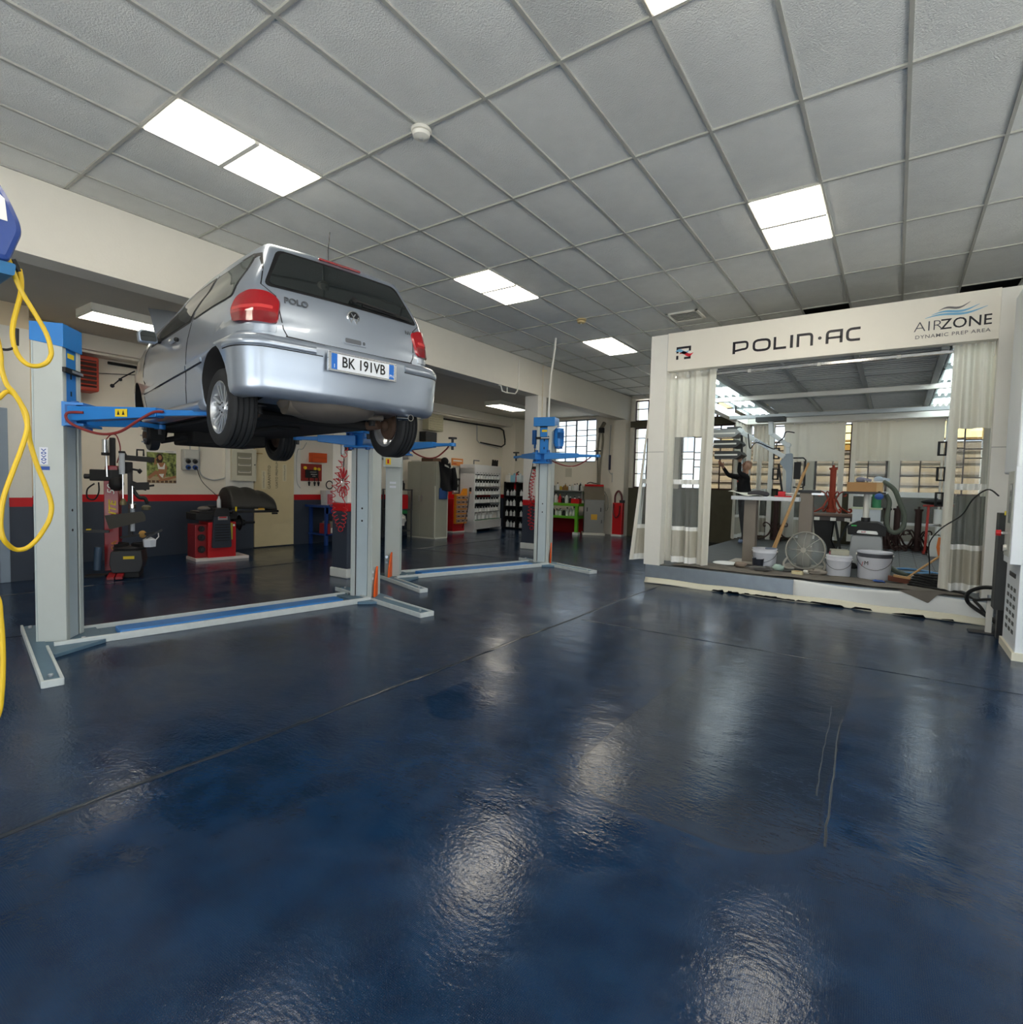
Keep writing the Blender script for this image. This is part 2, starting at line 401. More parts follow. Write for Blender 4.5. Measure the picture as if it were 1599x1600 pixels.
def steel_window(name, x0, x1, z0, z1, nx, rows, seed, mtl, ambers):
    rnd = random.Random(seed); r = bpy.data.objects.new(name, None); C.objects.link(r); r.location = ((x0+x1)/2, 15.45, z0); r['kind'] = 'structure'
    w = x1-x0; h = z1-z0; b = B(); t = 0.022
    b.box(-w/2, w/2, -t, t, 0, .04, mtl); b.box(-w/2, w/2, -t, t, h-.04, h, mtl)
    g = B(); cw = w/nx
    for i in range(nx+1):
        x = -w/2+cw*i; b.box(x-(.022 if i % 2 == 0 else .014), x+(.022 if i % 2 == 0 else .014), -t, t, 0, h, mtl)
    for i in range(nx):
        z = 0; seq = [0.0]
        k = i % 2
        while z < h-0.12:
            z += (rows[k % 2] if (len(seq)+i) % 3 else rows[(k+1) % 2]); seq.append(min(z, h))
        for a, c in zip(seq[:-1], seq[1:]):
            xa = -w/2+cw*i
            if c < h-.02: b.box(xa, xa+cw, -t*.8, t*.8, c-.013, c+.013, mtl)
            zz = z0+(a+c)/2
            g.box(xa, xa+cw, -.004, .004, a, c, pane_a if (zz > ambers and rnd.random() < .45) else (pane_f if rnd.random() < .12 else pane_c))
    struct(b.done('window_frame', r)); struct(g.done('window_pane', r))
steel_window('window_1', -9.13, -7.62, 2.19, 3.53, 4, (0.33, 0.17), 3, greysteel, 9)
b = B()
steel_window('window_2', -6.4, -5.25, 1.43, 3.2, 3, (0.42, 0.2), 5, steel, 2.9)
steel_window('window_3', -5.0, -3.6, 1.43, 3.2, 4, (0.42, 0.2), 8, steel, 2.6)
steel_window('window_4', -3.35, -1.9, 1.43, 3.2, 4, (0.42, 0.2), 9, steel, 2.6)
steel_window('window_5', -1.65, -0.2, 1.43, 3.2, 4, (0.42, 0.2), 11, steel, 2.5)
steel_window('window_6', 0.05, 1.55, 1.43, 3.2, 4, (0.42, 0.2), 12, steel, 2.6)
for i, (a, c) in enumerate(((-6.4, -5.25), (-5.0, -3.6), (-3.35, -1.9), (-1.65, -.2), (.05, 1.55))):
    steel_window('window_%d' % (7+i), a, c, 3.38, 4.0, 3, (0.36, 0.24), 20+i, steel, 3.3)
b = B(); b.box(-6.55, 1.6, 15.3, 15.7, 3.2, 3.38, olive)
for x in (-6.5, -5.125, -3.475, -1.775, -.075, 1.58): b.box(x-.1, x+.1, 15.32, 15.7, 1.43, 4.03, cream)
struct(b.done('trim_window_piers'))

# beam, columns, ceilings
b = B(); b.box(-6.82, -6.5, -4.0, 15.3, 3.40, 4.3, M('beam_plaster', S(226, 222, 211), 0.8, noise=0.03, bump=0.12, bscale=40)); struct(b.done('beam'))
def column(name, y0, y1):
    r = bpy.data.objects.new(name, None); C.objects.link(r); r.location = (-6.675, (y0+y1)/2, 0); r['kind'] = 'structure'
    h = (y1-y0)/2; b = B(); banded(b, -.175, .175, -h, h, 3.4, M('column_white_paint', S(238, 236, 230), .7, noise=.03, bump=.1)); struct(b.done('column_shaft', r, bev=0.012))
    b = B(); b.box(-.2, .2, -h-.02, h+.02, 0, 0.14, chalk); struct(b.done('column_plinth', r, bev=.015))
column('column_front', 5.13, 5.5); column('column_rear', 10.2, 10.55); column('column_near', 0.06, 0.42)
b = B(); b.box(-11.0, -6.7, -4.0, 15.3, 3.6, 3.75, greyceil); struct(b.done('ceiling_left'))
b = B(); b.box(-10.75, -10.35, 2.3, 15.3, 3.36, 3.6, cream); b.box(-10.75, -10.42, 2.3, 15.3, 3.32, 3.36, cream); struct(b.done('trim_soffit', bev=.01))
b = B(); b.box(-6.82, -10.35, 7.35, 7.42, 3.585, 3.602, greyceil); struct(b.done('trim_ceiling_seam'))

# suspended ceiling
GX = [-6.656 + .6*j for j in range(0, 22)]; GY = [1.866 + 1.1972*i for i in range(-5, 12)]
tile = M('mineral_ceiling_tile', S(230, 231, 227), 0.9, noise=0.07, bump=0.6, bscale=95)
tile2 = M('mineral_ceiling_tile_greyer', S(220, 221, 217), 0.9, noise=0.08, bump=0.6, bscale=95)
LIGHTS = [(3, 5), (3, 8), (3, 11), (9, 5), (9, 8), (3, 2), (9, 2), (15, 2), (15, 5), (15, 8)]
HOLES = [(9, 11), (12, 11)]
b = B(); rnd = random.Random(4)
for j in range(len(GX)-1):
    for i in range(len(GY)-1):
        if (j, i) in LIGHTS or (j, i) in HOLES: continue
        x0, x1, y0, y1 = max(GX[j], -6.5), GX[j+1], GY[i], GY[i+1]
        if y0 > 15.3: continue
        y1 = min(y1, 15.3); sag = rnd.uniform(.004, .016); dz = rnd.uniform(0, .003)
        b.grid(lambda u, v: (x0+(x1-x0)*u, y0+(y1-y0)*v, CEIL+.008+dz-sag*16*u*(1-u)*v*(1-v)), 4, 6, tile if rnd.random() < .8 else tile2)
o = b.done('ceiling', recalc=False); struct(o)
tbar = M('grey_tee_bar', S(176, 176, 168), 0.5, noise=.04)
b = B()
for x in GX[1:]: b.box(x-.012, x+.012, GY[0], 15.3, CEIL-.004, CEIL+.012, tbar)
for y in GY: b.box(-6.5, GX[-1], y-.012, y+.012, CEIL-.005, CEIL+.012, tbar)
b.box(-6.5, -6.475, GY[0], 15.3, CEIL-.005, CEIL+.012, tbar)
struct(b.done('ceiling_grid'))
b = B(); b.box(-6.5, 6.2, -4.2, 15.7, 4.32, 4.4, M('dark_void_slab', (.02, .02, .02), .9)); struct(b.done('ceiling_slab'))
diff = M('lit_diffuser', (.9, .9, .88), .4, emit=(1.0, .92, .77), es=LAMP_POWER, noise=0)
lampframe = M('white_lamp_frame', S(232, 230, 220), .5)
def panel_light(j, i, label):
    x0, x1, y0, y1 = GX[j], GX[j+1], GY[i], GY[i+1]; t = thing('ceiling_light', label, 'ceiling light', ((x0+x1)/2, (y0+y1)/2, CEIL), 0, 'recessed ceiling lights')
    w = .285; b = B()
    for s in (-1, 1): b.box(s*w-.0, s*(w+.012), -.59, .59, -.008, .06, lampframe); b.box(-w, w, s*.578, s*.59, -.008, .06, lampframe)
    b.box(-w, w, -.02, .02, -.022, .06, lampframe); b.box(-.29, .29, -.59, .59, .05, .06, lampframe); b.done('frame', t)
    for s in (-1, 1):
        d = B(); d.box(-w+.004, w-.004, min(s*.022, s*.576), max(s*.022, s*.576), -.016, .004, diff); d.done('diffuser', t)
LL = {(3,5): 'double square ceiling light above and left of the raised car', (3,8): 'double square ceiling light just above the right end of the car roof',
 (3,11): 'small farthest double ceiling light left of the prep booth header', (9,5): 'ceiling light cut by the top edge of the picture', (9,8): 'double square ceiling light above the booth lettering'}
for k in LIGHTS: panel_light(k[0], k[1], LL.get(k, 'recessed ceiling light behind the viewpoint'))
# ================================================================ two-post car lifts
liftgrey = M('lift_column_grey', S(182, 192, 192), 0.42, noise=0.05)
liftpanel = M('lift_column_panel', S(190, 203, 208), 0.4, noise=0.05)
liftside = M('lift_side_cream', S(192, 198, 194), 0.45, noise=0.05)
liftblue = M('lift_blue', S(40, 128, 208), 0.35, noise=0.06, coat=.3)
liftblue2 = M('lift_dark_blue', S(30, 92, 160), 0.4, noise=0.08)
steelplate = M('worn_blue_grey_plate', S(92, 120, 140), 0.5, noise=0.15, nscale=10)
dirtyedge = M('worn_white_edge_paint', S(205, 212, 212), 0.5, noise=0.15, nscale=14)
black = M('black_rubber', S(24, 24, 25), 0.6)
dark = M('black_steel', S(38, 38, 40), 0.45)
chrome = M('bright_chrome', (.75, .75, .75), 0.12, 1.0)
galv = M('galvanised_steel', (.58, .6, .62), 0.35, 0.9, noise=.12)
orange = M('orange_guard_paint', S(240, 96, 24), 0.45)
redhose = M('dark_red_rubber_hose', S(126, 44, 42), 0.5)
yellowst = M('yellow_sticker', S(238, 206, 40), 0.5)
whitest = M('white_sticker', S(225, 228, 235), 0.5)
bluest = M('blue_sticker', S(40, 80, 160), 0.5)
TH = math.radians(31)

def lift_column(name, parent, cy, sgn, motor, top):
    """column with its C profile; sgn=+1 for the near post whose carriage faces +y"""
    nx, ny = math.sin(TH), sgn*math.cos(TH); tx, ty = -ny, nx
    def P(t, n, z): return (t*tx + n*nx, cy + t*ty + n*ny, z)
    b = B(); H = 2.52
    def cb(t0, t1, n0, n1, z0, z1, m): b.hexa([P(t0,n0,z0),P(t1,n0,z0),P(t1,n1,z0),P(t0,n1,z0),P(t0,n0,z1),P(t1,n0,z1),P(t1,n1,z1),P(t0,n1,z1)], m)
    cb(-.1425, .1425, -.12, -.105, .03, H, liftgrey)            # back web
    cb(-.1425, -.128, -.105, .10, .03, H, liftside); cb(.128, .1425, -.105, .10, .03, H, liftside)
    cb(-.128, -.085, .085, .10, .03, H, liftside); cb(.085, .128, .085, .10, .03, H, liftside)
    cb(-.075, .075, .05, .088, .03, 1.86, liftpanel)
    cb(-.128, .128, .02, .04, .03, H, dark)
    col = b.done(name, parent, bev=.004)
    for z in ((.95, 1.12) if sgn > 0 else (.95, 1.1)):
        h = B(); h.cyl(P(.0, .087, z), P(0, .0895, z), .012, black, n=10); h.done('bolt_hole', col)
    b = B()
    if not motor:
        b.hexa([P(-.15,-.125,2.5),P(.15,-.125,2.5),P(.15,.11,2.46),P(-.15,.11,2.46),P(-.15,-.125,2.65),P(.15,-.125,2.65),P(.15,.11,2.65),P(-.15,.11,2.65)], liftblue)
        b.done('top_cap', parent, bev=.004)
    else:
        b.hexa([P(-.2,-.14,2.49),P(.2,-.14,2.49),P(.2,.13,2.49),P(-.2,.13,2.49),P(-.2,-.14,2.65),P(.2,-.14,2.65),P(.2,.13,2.65),P(-.2,.13,2.65)], liftblue)
        b.done('top_cap', parent, bev=.006)
        c = P(-.26 if sgn > 0 else .23, -.05, 0)
        m_ = B(); m_.cyl((c[0], c[1], 2.14), (c[0], c[1], 2.46), .085, liftblue, n=20); m_.cyl((c[0], c[1], 2.10), (c[0], c[1], 2.15), .07, liftblue2, n=20)
        for k in range(12):
            a = 2*PI*k/12; m_.bar((c[0]+.085*math.cos(a), c[1]+.085*math.sin(a), 2.18), (c[0]+.085*math.cos(a), c[1]+.085*math.sin(a), 2.42), .008, .014, liftblue)
        m_.obox((c[0]+.08, c[1]-.03, 2.33), (.03, .05, .05), liftblue2); m_.done('motor', parent)
        g = B(); g.prism([(.0, 2.5), (.2, 2.5), (.0, 2.3)], lambda u, v, w: P((.06+u), .1+w, v), -.004, .004, liftside); g.done('motor_bracket', parent)
    # carriage
    b = B()
    cb2 = lambda t0, t1, n0, n1, z0, z1, m: b.hexa([P(t0,n0,z0),P(t1,n0,z0),P(t1,n1,z0),P(t0,n1,z0),P(t0,n0,z1),P(t1,n0,z1),P(t1,n1,z1),P(t0,n1,z1)], m)
    cb2(-.078, .078, .045, .092, 1.82, 2.47, liftblue)
    cb2(-.16, .16, .095, .12, 1.82, 2.02, liftblue)
    cb2(-.16, .16, .12, .25, 1.825, 1.845, liftblue); cb2(-.16, .16, .12, .25, 1.995, 2.015, liftblue)
    for t in (-.16, .145): cb2(t, t+.015, .12, .2, 1.845, 1.995, liftblue2)
    for z in (2.08, 2.22): cb2(-.01, .01, .092, .094, z, z+.04, black)
    ca = b.done('carriage', parent, bev=.004)
    s = B(); s.hexa([P(-.05,.0925,2.39),P(.05,.0925,2.39),P(.05,.0935,2.39),P(-.05,.0935,2.39),P(-.05,.0925,2.43),P(.05,.0925,2.43),P(.05,.0935,2.43),P(-.05,.0935,2.43)], yellowst); s.done('sticker', ca)
    l = B(); l.hexa([P(-.15,.10,2.26),P(.10,.10,2.26),P(.10,.125,2.26),P(-.15,.125,2.26),P(-.15,.10,2.30),P(.10,.10,2.30),P(.10,.125,2.30),P(-.15,.125,2.30)], black)
    l.hexa([P(-.05,.125,2.27),P(.12,.125,2.27),P(.12,.13,2.27),P(-.05,.13,2.27),P(-.05,.125,2.29),P(.12,.125,2.29),P(.12,.13,2.29),P(-.05,.13,2.29)], galv); l.done('safety_lock', ca)
    return P

def lift_arm(parent, piv, tip, zz, pad_h, sticker=False, hose=False):
    """two-stage telescopic arm with a rubber pad, local coords"""
    piv = V((piv[0], piv[1], 0)); tip = V((tip[0], tip[1], 0)); d = (tip-piv); L = d.length; d.normalize(); s = V((-d.y, d.x, 0)); z = V((0,0,1))
    b = B(); z0 = zz
    def pt(u, w, h): return piv + d*u + s*w + z*h
    m1 = L*.62
    b.hexa([pt(-.06,-.06,z0-.06),pt(m1,-.045,z0-.02),pt(m1,.045,z0-.02),pt(-.06,.06,z0-.06),pt(-.06,-.06,z0+.065),pt(m1,-.045,z0+.055),pt(m1,.045,z0+.055),pt(-.06,.06,z0+.065)], liftblue)
    b.hexa([pt(m1-.2,-.033,z0-.012),pt(L-.02,-.033,z0-.004),pt(L-.02,.033,z0-.004),pt(m1-.2,.033,z0-.012),pt(m1-.2,-.033,z0+.045),pt(L-.02,-.033,z0+.032),pt(L-.02,.033,z0+.032),pt(m1-.2,.033,z0+.045)], liftblue)
    b.cyl(pt(L,0,z0-.01), pt(L,0,z0+.035), .05, liftblue, n=16)
    b.cyl(pt(0,0,z0-.1), pt(0,0,z0+.11), .028, liftblue2, n=12)
    a = b.done('arm', parent, bev=.004)
    p = B(); p.cyl(pt(L,0,z0-.06), pt(L,0,z0+pad_h), .018, dark, n=10); p.cyl(pt(L,0,z0+pad_h), pt(L,0,z0+pad_h+.022), .06, black, n=18); p.done('pad', a)
    if sticker:
        t = B(); sd = -1 if sticker < 0 else 1
        t.hexa([pt(m1*.55,sd*.058,z0-.022),pt(m1*.55+.11,sd*.058,z0-.022),pt(m1*.55+.11,sd*.0595,z0-.022),pt(m1*.55,sd*.0595,z0-.022),pt(m1*.55,sd*.058,z0+.04),pt(m1*.55+.11,sd*.058,z0+.04),pt(m1*.55+.11,sd*.0595,z0+.04),pt(m1*.55,sd*.0595,z0+.04)], yellowst)
        for q in (.03, .075): t.prism([(0,-.012),(.024,-.012),(.012,.026)], lambda u, v, w: pt(m1*.55+q-.012+u, sd*(.0596+w), z0+.005+v), 0, .001, black)
        t.done('warning_sticker', a)
    if hose:
        h = B(); sd = -1 if hose < 0 else 1
        h.tube(spl([pt(.14,sd*.06,z0+.01), pt(.02,sd*.09,z0+.0), pt(.06,sd*.1,z0-.08), pt(.3,sd*.1,z0-.16), pt(.5,sd*.1,z0-.15), pt(.68,sd*.09,z0-.05), pt(.78,sd*.06,z0+.015), pt(.86,sd*.05,z0+.02)]), .011, redhose, n=8); h.done('hose', a)
    return a

def make_lift(label, center, rz, half, tips, motor_r, near_guard, heights):
    t = thing('car_lift', label, 'car lift', (center[0], center[1], 0), rz, None)
    lc, ls = math.cos(-rz), math.sin(-rz)
    def loc(w): x, y = w[0]-center[0], w[1]-center[1]; return (x*lc-y*ls, x*ls+y*lc)
    for sgn, cy, oy0, oy1 in ((1, -half, -.23, -.12), (-1, half, -.08, .09)):
        b = B()
        b.box(-.6, 1.28, cy+oy0, cy+oy1, .0, .035, steelplate)
        b.box(-.6, 1.28, cy+oy0-.006, cy+oy0+.012, 0, .05, dirtyedge); b.box(.30, 1.28, cy+oy1-.012, cy+oy1+.006, 0, .05, dirtyedge); b.box(1.262, 1.285, cy+oy0, cy+oy1, 0, .05, dirtyedge)
        b.prism([(-.24, -.22*sgn), (.3, -.2*sgn), (.55, -.1*sgn), (.3, .26*sgn), (-.24, .26*sgn)], lambda u, v, w: (u, cy+v, w), .0, .03, steelplate)
        for q in ((-.5, (oy0+oy1)/2), (1.15, (oy0+oy1)/2), (.2, .12*sgn), (-.15, .14*sgn)):
            b.cyl((q[0], cy+q[1], .03), (q[0], cy+q[1], .055), .016, galv, n=6)
        b.done('foot_plate', t, bev=.003)
    b = B()
    b.box(-.22, .28, -half+.1, half-.15, 0, .012, steelplate)
    b.box(.255, .285, -half-.08, half-.08, 0, .06, dirtyedge); b.box(-.235, -.21, -half+.15, half-.15, 0, .05, dirtyedge)
    b.done('base_crossbar', t, bev=.004)
    b = B(); b.prism([(-.02, .0), (.22, 0), (.205, .045), (-.005, .045)], lambda u, v, w: (u-.03, w, v+.012), -half+.38, half-.38, liftblue); b.done('chain_cover', t, bev=.004)
    Pn = lift_column('post', t, -half, 1, False, 2.65); Pf = lift_column('post', t, half, -1, motor_r, 2.65)
    for P, sg in ((Pn, 1), (Pf, -1)):
        if sg == 1 and not near_guard: continue
        b = B(); c = P(.15 if sg < 0 else -.15, -.02, 0)
        b.prism([(0, 0), (.13, 0), (.11, .14), (.03, .33), (0, .36)], lambda u, v, w: (c[0]+.005+u*.7, c[1]+w-u*.7, .035+v), -.012, .012, orange); b.done('toe_guard', t, bev=.002)
        q = B()
        for z in (.25, .33): q.cyl((c[0]-.02, c[1]-.05, z), (c[0]+.03, c[1]-.09, z), .022, chrome, n=10)
        q.done('lock_bolt', t)
    for (P, sg, tip, zz, ph, st, ho) in tips:
        side = .11 if loc(tip)[0] > 0 else -.11
        piv = P_piv(Pn if sg > 0 else Pf, side if sg < 0 else -side)
        lift_arm(t, piv, loc(tip), zz, ph, st, ho)
    return t, Pn, Pf
def P_piv(P, tt): q = P(tt, .17, 0); return (q[0], q[1])

L1, P1n, P1f = make_lift('blue and grey two-post lift holding up the silver car', (-5.54, 3.024), -math.radians(10), 1.447,
   [(0, 1, (-4.46, 2.22), 1.92, .03, -1, -1), (0, 1, (-5.99, 2.455), 1.90, .05, 0, 0), (0, -1, (-4.25, 3.60), 1.90, .05, 0, 0), (0, -1, (-5.78, 3.84), 1.90, .05, 0, 0)], True, False, None)
L2, P2n, P2f = make_lift('empty blue and grey two-post lift behind the raised car', (-5.68, 7.10), -math.radians(17.8), 1.47,
   [(0, 1, (-5.05, 5.75), 1.95, .09, 0, 1), (0, 1, (-6.95, 6.3), 1.95, .09, 0, 0), (0, -1, (-4.25, 8.62), 1.95, .09, 0, 1), (0, -1, (-6.05, 8.75), 1.95, .09, 0, 0)], True, True, None)
# stickers on the near post of the first lift: white card with blue lettering
def on_back(P, t0, t1, z0, z1, m, name, parent, side=-.1205):
    b = B(); b.hexa([P(t0,side,z0),P(t1,side,z0),P(t1,side-.0015,z0),P(t0,side-.0015,z0),P(t0,side,z1),P(t1,side,z1),P(t1,side-.0015,z1),P(t0,side-.0015,z1)], m); return b.done(name, parent)
def on_side(P, n0, n1, z0, z1, m, name, parent, tt=-.1435):
    b = B(); s = -.0015 if tt < 0 else .0015
    b.hexa([P(tt,n0,z0),P(tt,n1,z0),P(tt+s,n1,z0),P(tt+s,n0,z0),P(tt,n0,z1),P(tt,n1,z1),P(tt+s,n1,z1),P(tt+s,n0,z1)], m); return b.done(name, parent)
SD = -.1435 if P1n(-.1435, 0, 0)[0] > P1n(.1435, 0, 0)[0] else .1435
st = on_side(P1n, -.07, -.01, 1.50, 1.64, whitest, 'maker_sticker', L1, SD)
on_side(P1n, -.085, .0, 1.455, 1.485, bluest, 'maker_sticker', L1, SD)
s2 = SD*1.012
b = B()
s_ = -.001 if SD < 0 else .001
for k in range(5):
    zc = 1.515+.026*k
    fnp = lambda u, v, w: P1n(s2+s_*(w*1000+1)*.2, -.04+u, zc+v)
    if k % 2: b.stroke([(math.cos(a)*.009, math.sin(a)*.009) for a in [2*PI*i/10 for i in range(10)]], .005, lambda u, v, h: P1n(s2+(-h if SD < 0 else h), -.04+u*1.6, zc+v), bluest, .001, True)
    else: b.stroke([(-.016, .008), (.0, -.008), (.016, .008)], .006, lambda u, v, h: P1n(s2+(-h if SD < 0 else h), -.04+u, zc+v), bluest, .001)
b.done('lettering', st)
# control box on the near post of the second lift
q = P2n(SD*1.0, 0, 0)
b = B()
c = V(P2n(SD, -.01, 1.82)); nn = (V(P2n(SD*2, -.01, 1.82))-c).normalized(); tt = nn.cross(V((0,0,1)))
b.obox(c+nn*.06, (.06, .13, .18), liftside, nn, tt); cb = b.done('control_box', L2, bev=.006)
b = B(); b.obox(c+nn*.125+tt*.06-V((0,0,.1)), (.01, .035, .045), yellowst, nn, tt); b.obox(c+nn*.14+tt*.06-V((0,0,.1)), (.012, .012, .03), M('red_switch', S(200,30,30), .4), nn, tt); b.done('main_switch', cb)
for zz in (1.4, 1.34): on_side(P2n, -.06, .03, zz, zz+.03, whitest, 'notice', L2, SD)
# little blue switch box on the far post of the second lift
b = B(); c = V(P2f(-.2, .02, 2.3)); b.obox(c, (.04, .04, .13), liftblue2); b.cyl(c-V((0,0,.13)), c-V((0,0,.2)), .02, liftblue2, n=8)
b.tube(spl([c-V((0,0,.2)), c+V((-.05,0,-.5)), c+V((-.2,0.05,-.9)), c+V((-.1,.05,-1.2)), c+V((.12,.08,-1.18))]), .008, black, n=6); b.done('switch_box', L2, bev=.004)
# ================================================================ the raised hatchback
# local frame: x from the tail forward, y to the car's left, z up from its ground line
paint = bpy.data.materials.new('silver_metallic_paint'); paint.use_nodes = True
_n = paint.node_tree.nodes; _l = paint.node_tree.links; _p = _n['Principled BSDF']
_p.inputs['Base Color'].default_value = S(170, 180, 194) + (1,); _p.inputs['Metallic'].default_value = 0.7; _p.inputs['Roughness'].default_value = 0.32
_p.inputs['Coat Weight'].default_value = 0.8; _p.inputs['Coat Roughness'].default_value = 0.04
_tc = _n.new('ShaderNodeTexCoord'); _nz = _n.new('ShaderNodeTexNoise'); _nz.inputs['Scale'].default_value = 900; _l.new(_tc.outputs['Object'], _nz.inputs['Vector'])
_mr = _n.new('ShaderNodeMapRange'); _mr.inputs[3].default_value = .26; _mr.inputs[4].default_value = .40; _l.new(_nz.outputs['Fac'], _mr.inputs[0]); _l.new(_mr.outputs[0], _p.inputs['Roughness'])
MC['silver_metallic_paint'] = paint
underm = M('underbody_black', S(22, 22, 23), 0.8, noise=.2)
carglass = M('dark_tinted_glass', (.012, .016, .016), 0.03, spec=.8, noise=0)
quarter = M('side_tinted_glass', (.035, .045, .042), 0.04, spec=.9, noise=0)
seal = M('black_seal', S(18, 18, 20), .55)
redlamp = M('red_lamp_lens', S(164, 4, 18), 0.08, coat=1.0, noise=.02)
redlamp2 = M('red_lamp_ribbed', S(128, 4, 16), 0.15, coat=.8, noise=.02)
whitelamp = M('clear_lamp_lens', S(205, 208, 214), 0.1, coat=1.0)
tyrem = M('tyre_rubber', S(34, 35, 37), 0.72, noise=.12, nscale=20)
alloy = M('alloy_wheel_silver', S(205, 208, 212), 0.28, .75, noise=.04)
rust = M('rusty_steel', S(92, 72, 60), 0.75, .3, noise=.3, nscale=12)
exh = M('exhaust_steel', S(120, 112, 102), 0.5, .6, noise=.25, nscale=10)
CAR = thing('hatchback_car', 'silver three-door hatchback raised on the blue lift with its bonnet open', 'car', (-3.366, 2.755, 1.767), math.radians(180-8.82))

def interp(tab, x):
    if x <= tab[0][0]: return tab[0][1]
    for (a, va), (b_, vb) in zip(tab[:-1], tab[1:]):
        if x <= b_:
            t = (x-a)/(b_-a); return va+(vb-va)*(t*t*(3-2*t)*.5+t*.5)
    return tab[-1][1]
WX = [(0, .57), (.04, .64), (.1, .715), (.2, .775), (.4, .812), (.8, .826), (1.4, .828), (2.6, .826), (3.0, .80), (3.3, .755), (3.5, .69), (3.62, .62), (3.72, .50)]
VZ = [(.15, .93), (.28, .965), (.42, .99), (.55, 1.0), (.70, .997), (.84, .98), (.93, .955), (1.0, .925), (1.30, .725), (1.37, .68), (1.45, .64)]
def halfw(x, z): return interp(WX, x)*interp(VZ, z)
SIL = [(.12,.27),(.075,.33),(.055,.42),(.05,.52),(.05,.60),(.055,.66),(.065,.74),(.08,.82),(.105,.92),(.14,1.01),(.20,1.14),(.265,1.27),(.30,1.335),(.335,1.372),(.42,1.395),(.7,1.412),(1.1,1.42),(1.5,1.41),(1.85,1.378),(2.08,1.325),(2.28,1.235),(2.5,1.115),(2.72,.995),(2.86,.935),(3.05,.895),(3.3,.83),(3.5,.755),(3.64,.65),(3.70,.54),(3.71,.42),(3.67,.29),(3.58,.21),(3.3,.185),(2.9,.18),(2.4,.18),(1.9,.18),(1.4,.18),(.95,.19),(.6,.22),(.3,.25)]
def densify(p, step):
    out = []; pts = [V((a, 0, c)) for a, c in p]; pts2 = pts+[pts[0]]; n = len(pts)
    for i in range(n):
        p0 = pts[i-1]; p1 = pts[i]; p2 = pts[(i+1) % n]; p3 = pts[(i+2) % n]; k = max(1, round((p2-p1).length/step))
        for j in range(k):
            t = j/k
            q = 0.5*((2*p1)+(p2-p0)*t+(2*p0-5*p1+4*p2-p3)*t*t+(3*p1-p0-3*p2+p3)*t**3); out.append((q.x, q.z))
    return out
def bend(x, y): # plan curvature of the tail and the nose
    if x < .9: return x+.055*(abs(y)/.8)**2.5*max(0, 1-x/.9)
    return x
def crown(y, w, x, z):  # slight roof/hood crown
    return z-.018*(abs(y)/max(w, .1))**2 if z > .75 else z
def body_mesh():
    b = B(); sil = densify(SIL, .05); n = len(sil)
    NT = 9; rings = []
    med = lambda x, z: (min(max(x, .75), 3.05), .60 if z > .60 else min(max(z, .45), .60))
    def norm_in(x, z, d):
        mx, mz = med(x, z); v = V((mx-x, mz-z)); L = v.length; v.normalize(); return x+v.x*min(d, L*.9), z+v.y*min(d, L*.9)
    # top strip: from centre to near edge
    def yring(frac, inset):
        r = []
        for x, z in sil:
            xi, zi = norm_in(x, z, inset); w = halfw(xi, zi); r.append((xi, w*frac, zi))
        return r
    R = [yring(f_, 0) for f_ in (0, .25, .5, .75, .90, .95)] + [yring(.978, .004), yring(.992, .014), yring(1.0, .032)]
    for t in (.12, .22, .34, .46, .58, .70, .82, .91, 1.0):
        r = []
        for x, z in sil:
            x0, z0 = norm_in(x, z, .032); mx, mz = med(x, z); xi = x0+(mx-x0)*t; zi = z0+(mz-z0)*t; r.append((xi, halfw(xi, zi), zi))
        R.append(r)
    def mk(r, s):
        out = []
        for (x, y, z) in r: out.append(b.v((bend(x, y), s*y, crown(y, interp(WX, x)*.7, x, z))))
        return out
    vl = [mk(r, 1) for r in R]; vr = [vl[0]]+[mk(r, -1) for r in R[1:]]
    for vs in (vl, vr):
        for a, c in zip(vs[:-1], vs[1:]):
            for i in range(n):
                j = (i+1) % n; z = (a[i].co.z+a[j].co.z+c[i].co.z+c[j].co.z)/4
                x = (a[i].co.x+c[j].co.x)/2
                bottom = sil[i][1] < .235 and sil[j][1] < .235 and abs(a[i].co.y) < .72 and z < .30
                b.f([a[i], a[j], c[j], c[i]], underm if bottom else paint, True)
    bmesh.ops.remove_doubles(b.bm, verts=b.bm.verts[:], dist=.0008)
    bmesh.ops.dissolve_degenerate(b.bm, dist=.0005, edges=b.bm.edges[:])
    # close the medial slit on each side
    holes = [e for e in b.bm.edges if e.is_boundary]
    if holes: bmesh.ops.holes_fill(b.bm, edges=holes, sides=0)
    for f_ in b.bm.faces: f_.smooth = True
    return b
bb = body_mesh(); bmesh.ops.recalc_face_normals(bb.bm, faces=bb.bm.faces[:])
bb.bm.faces.ensure_lookup_table()
BVH = BVHTree.FromBMesh(bb.bm)
body = bb.done('body', CAR, ang=50, recalc=False)
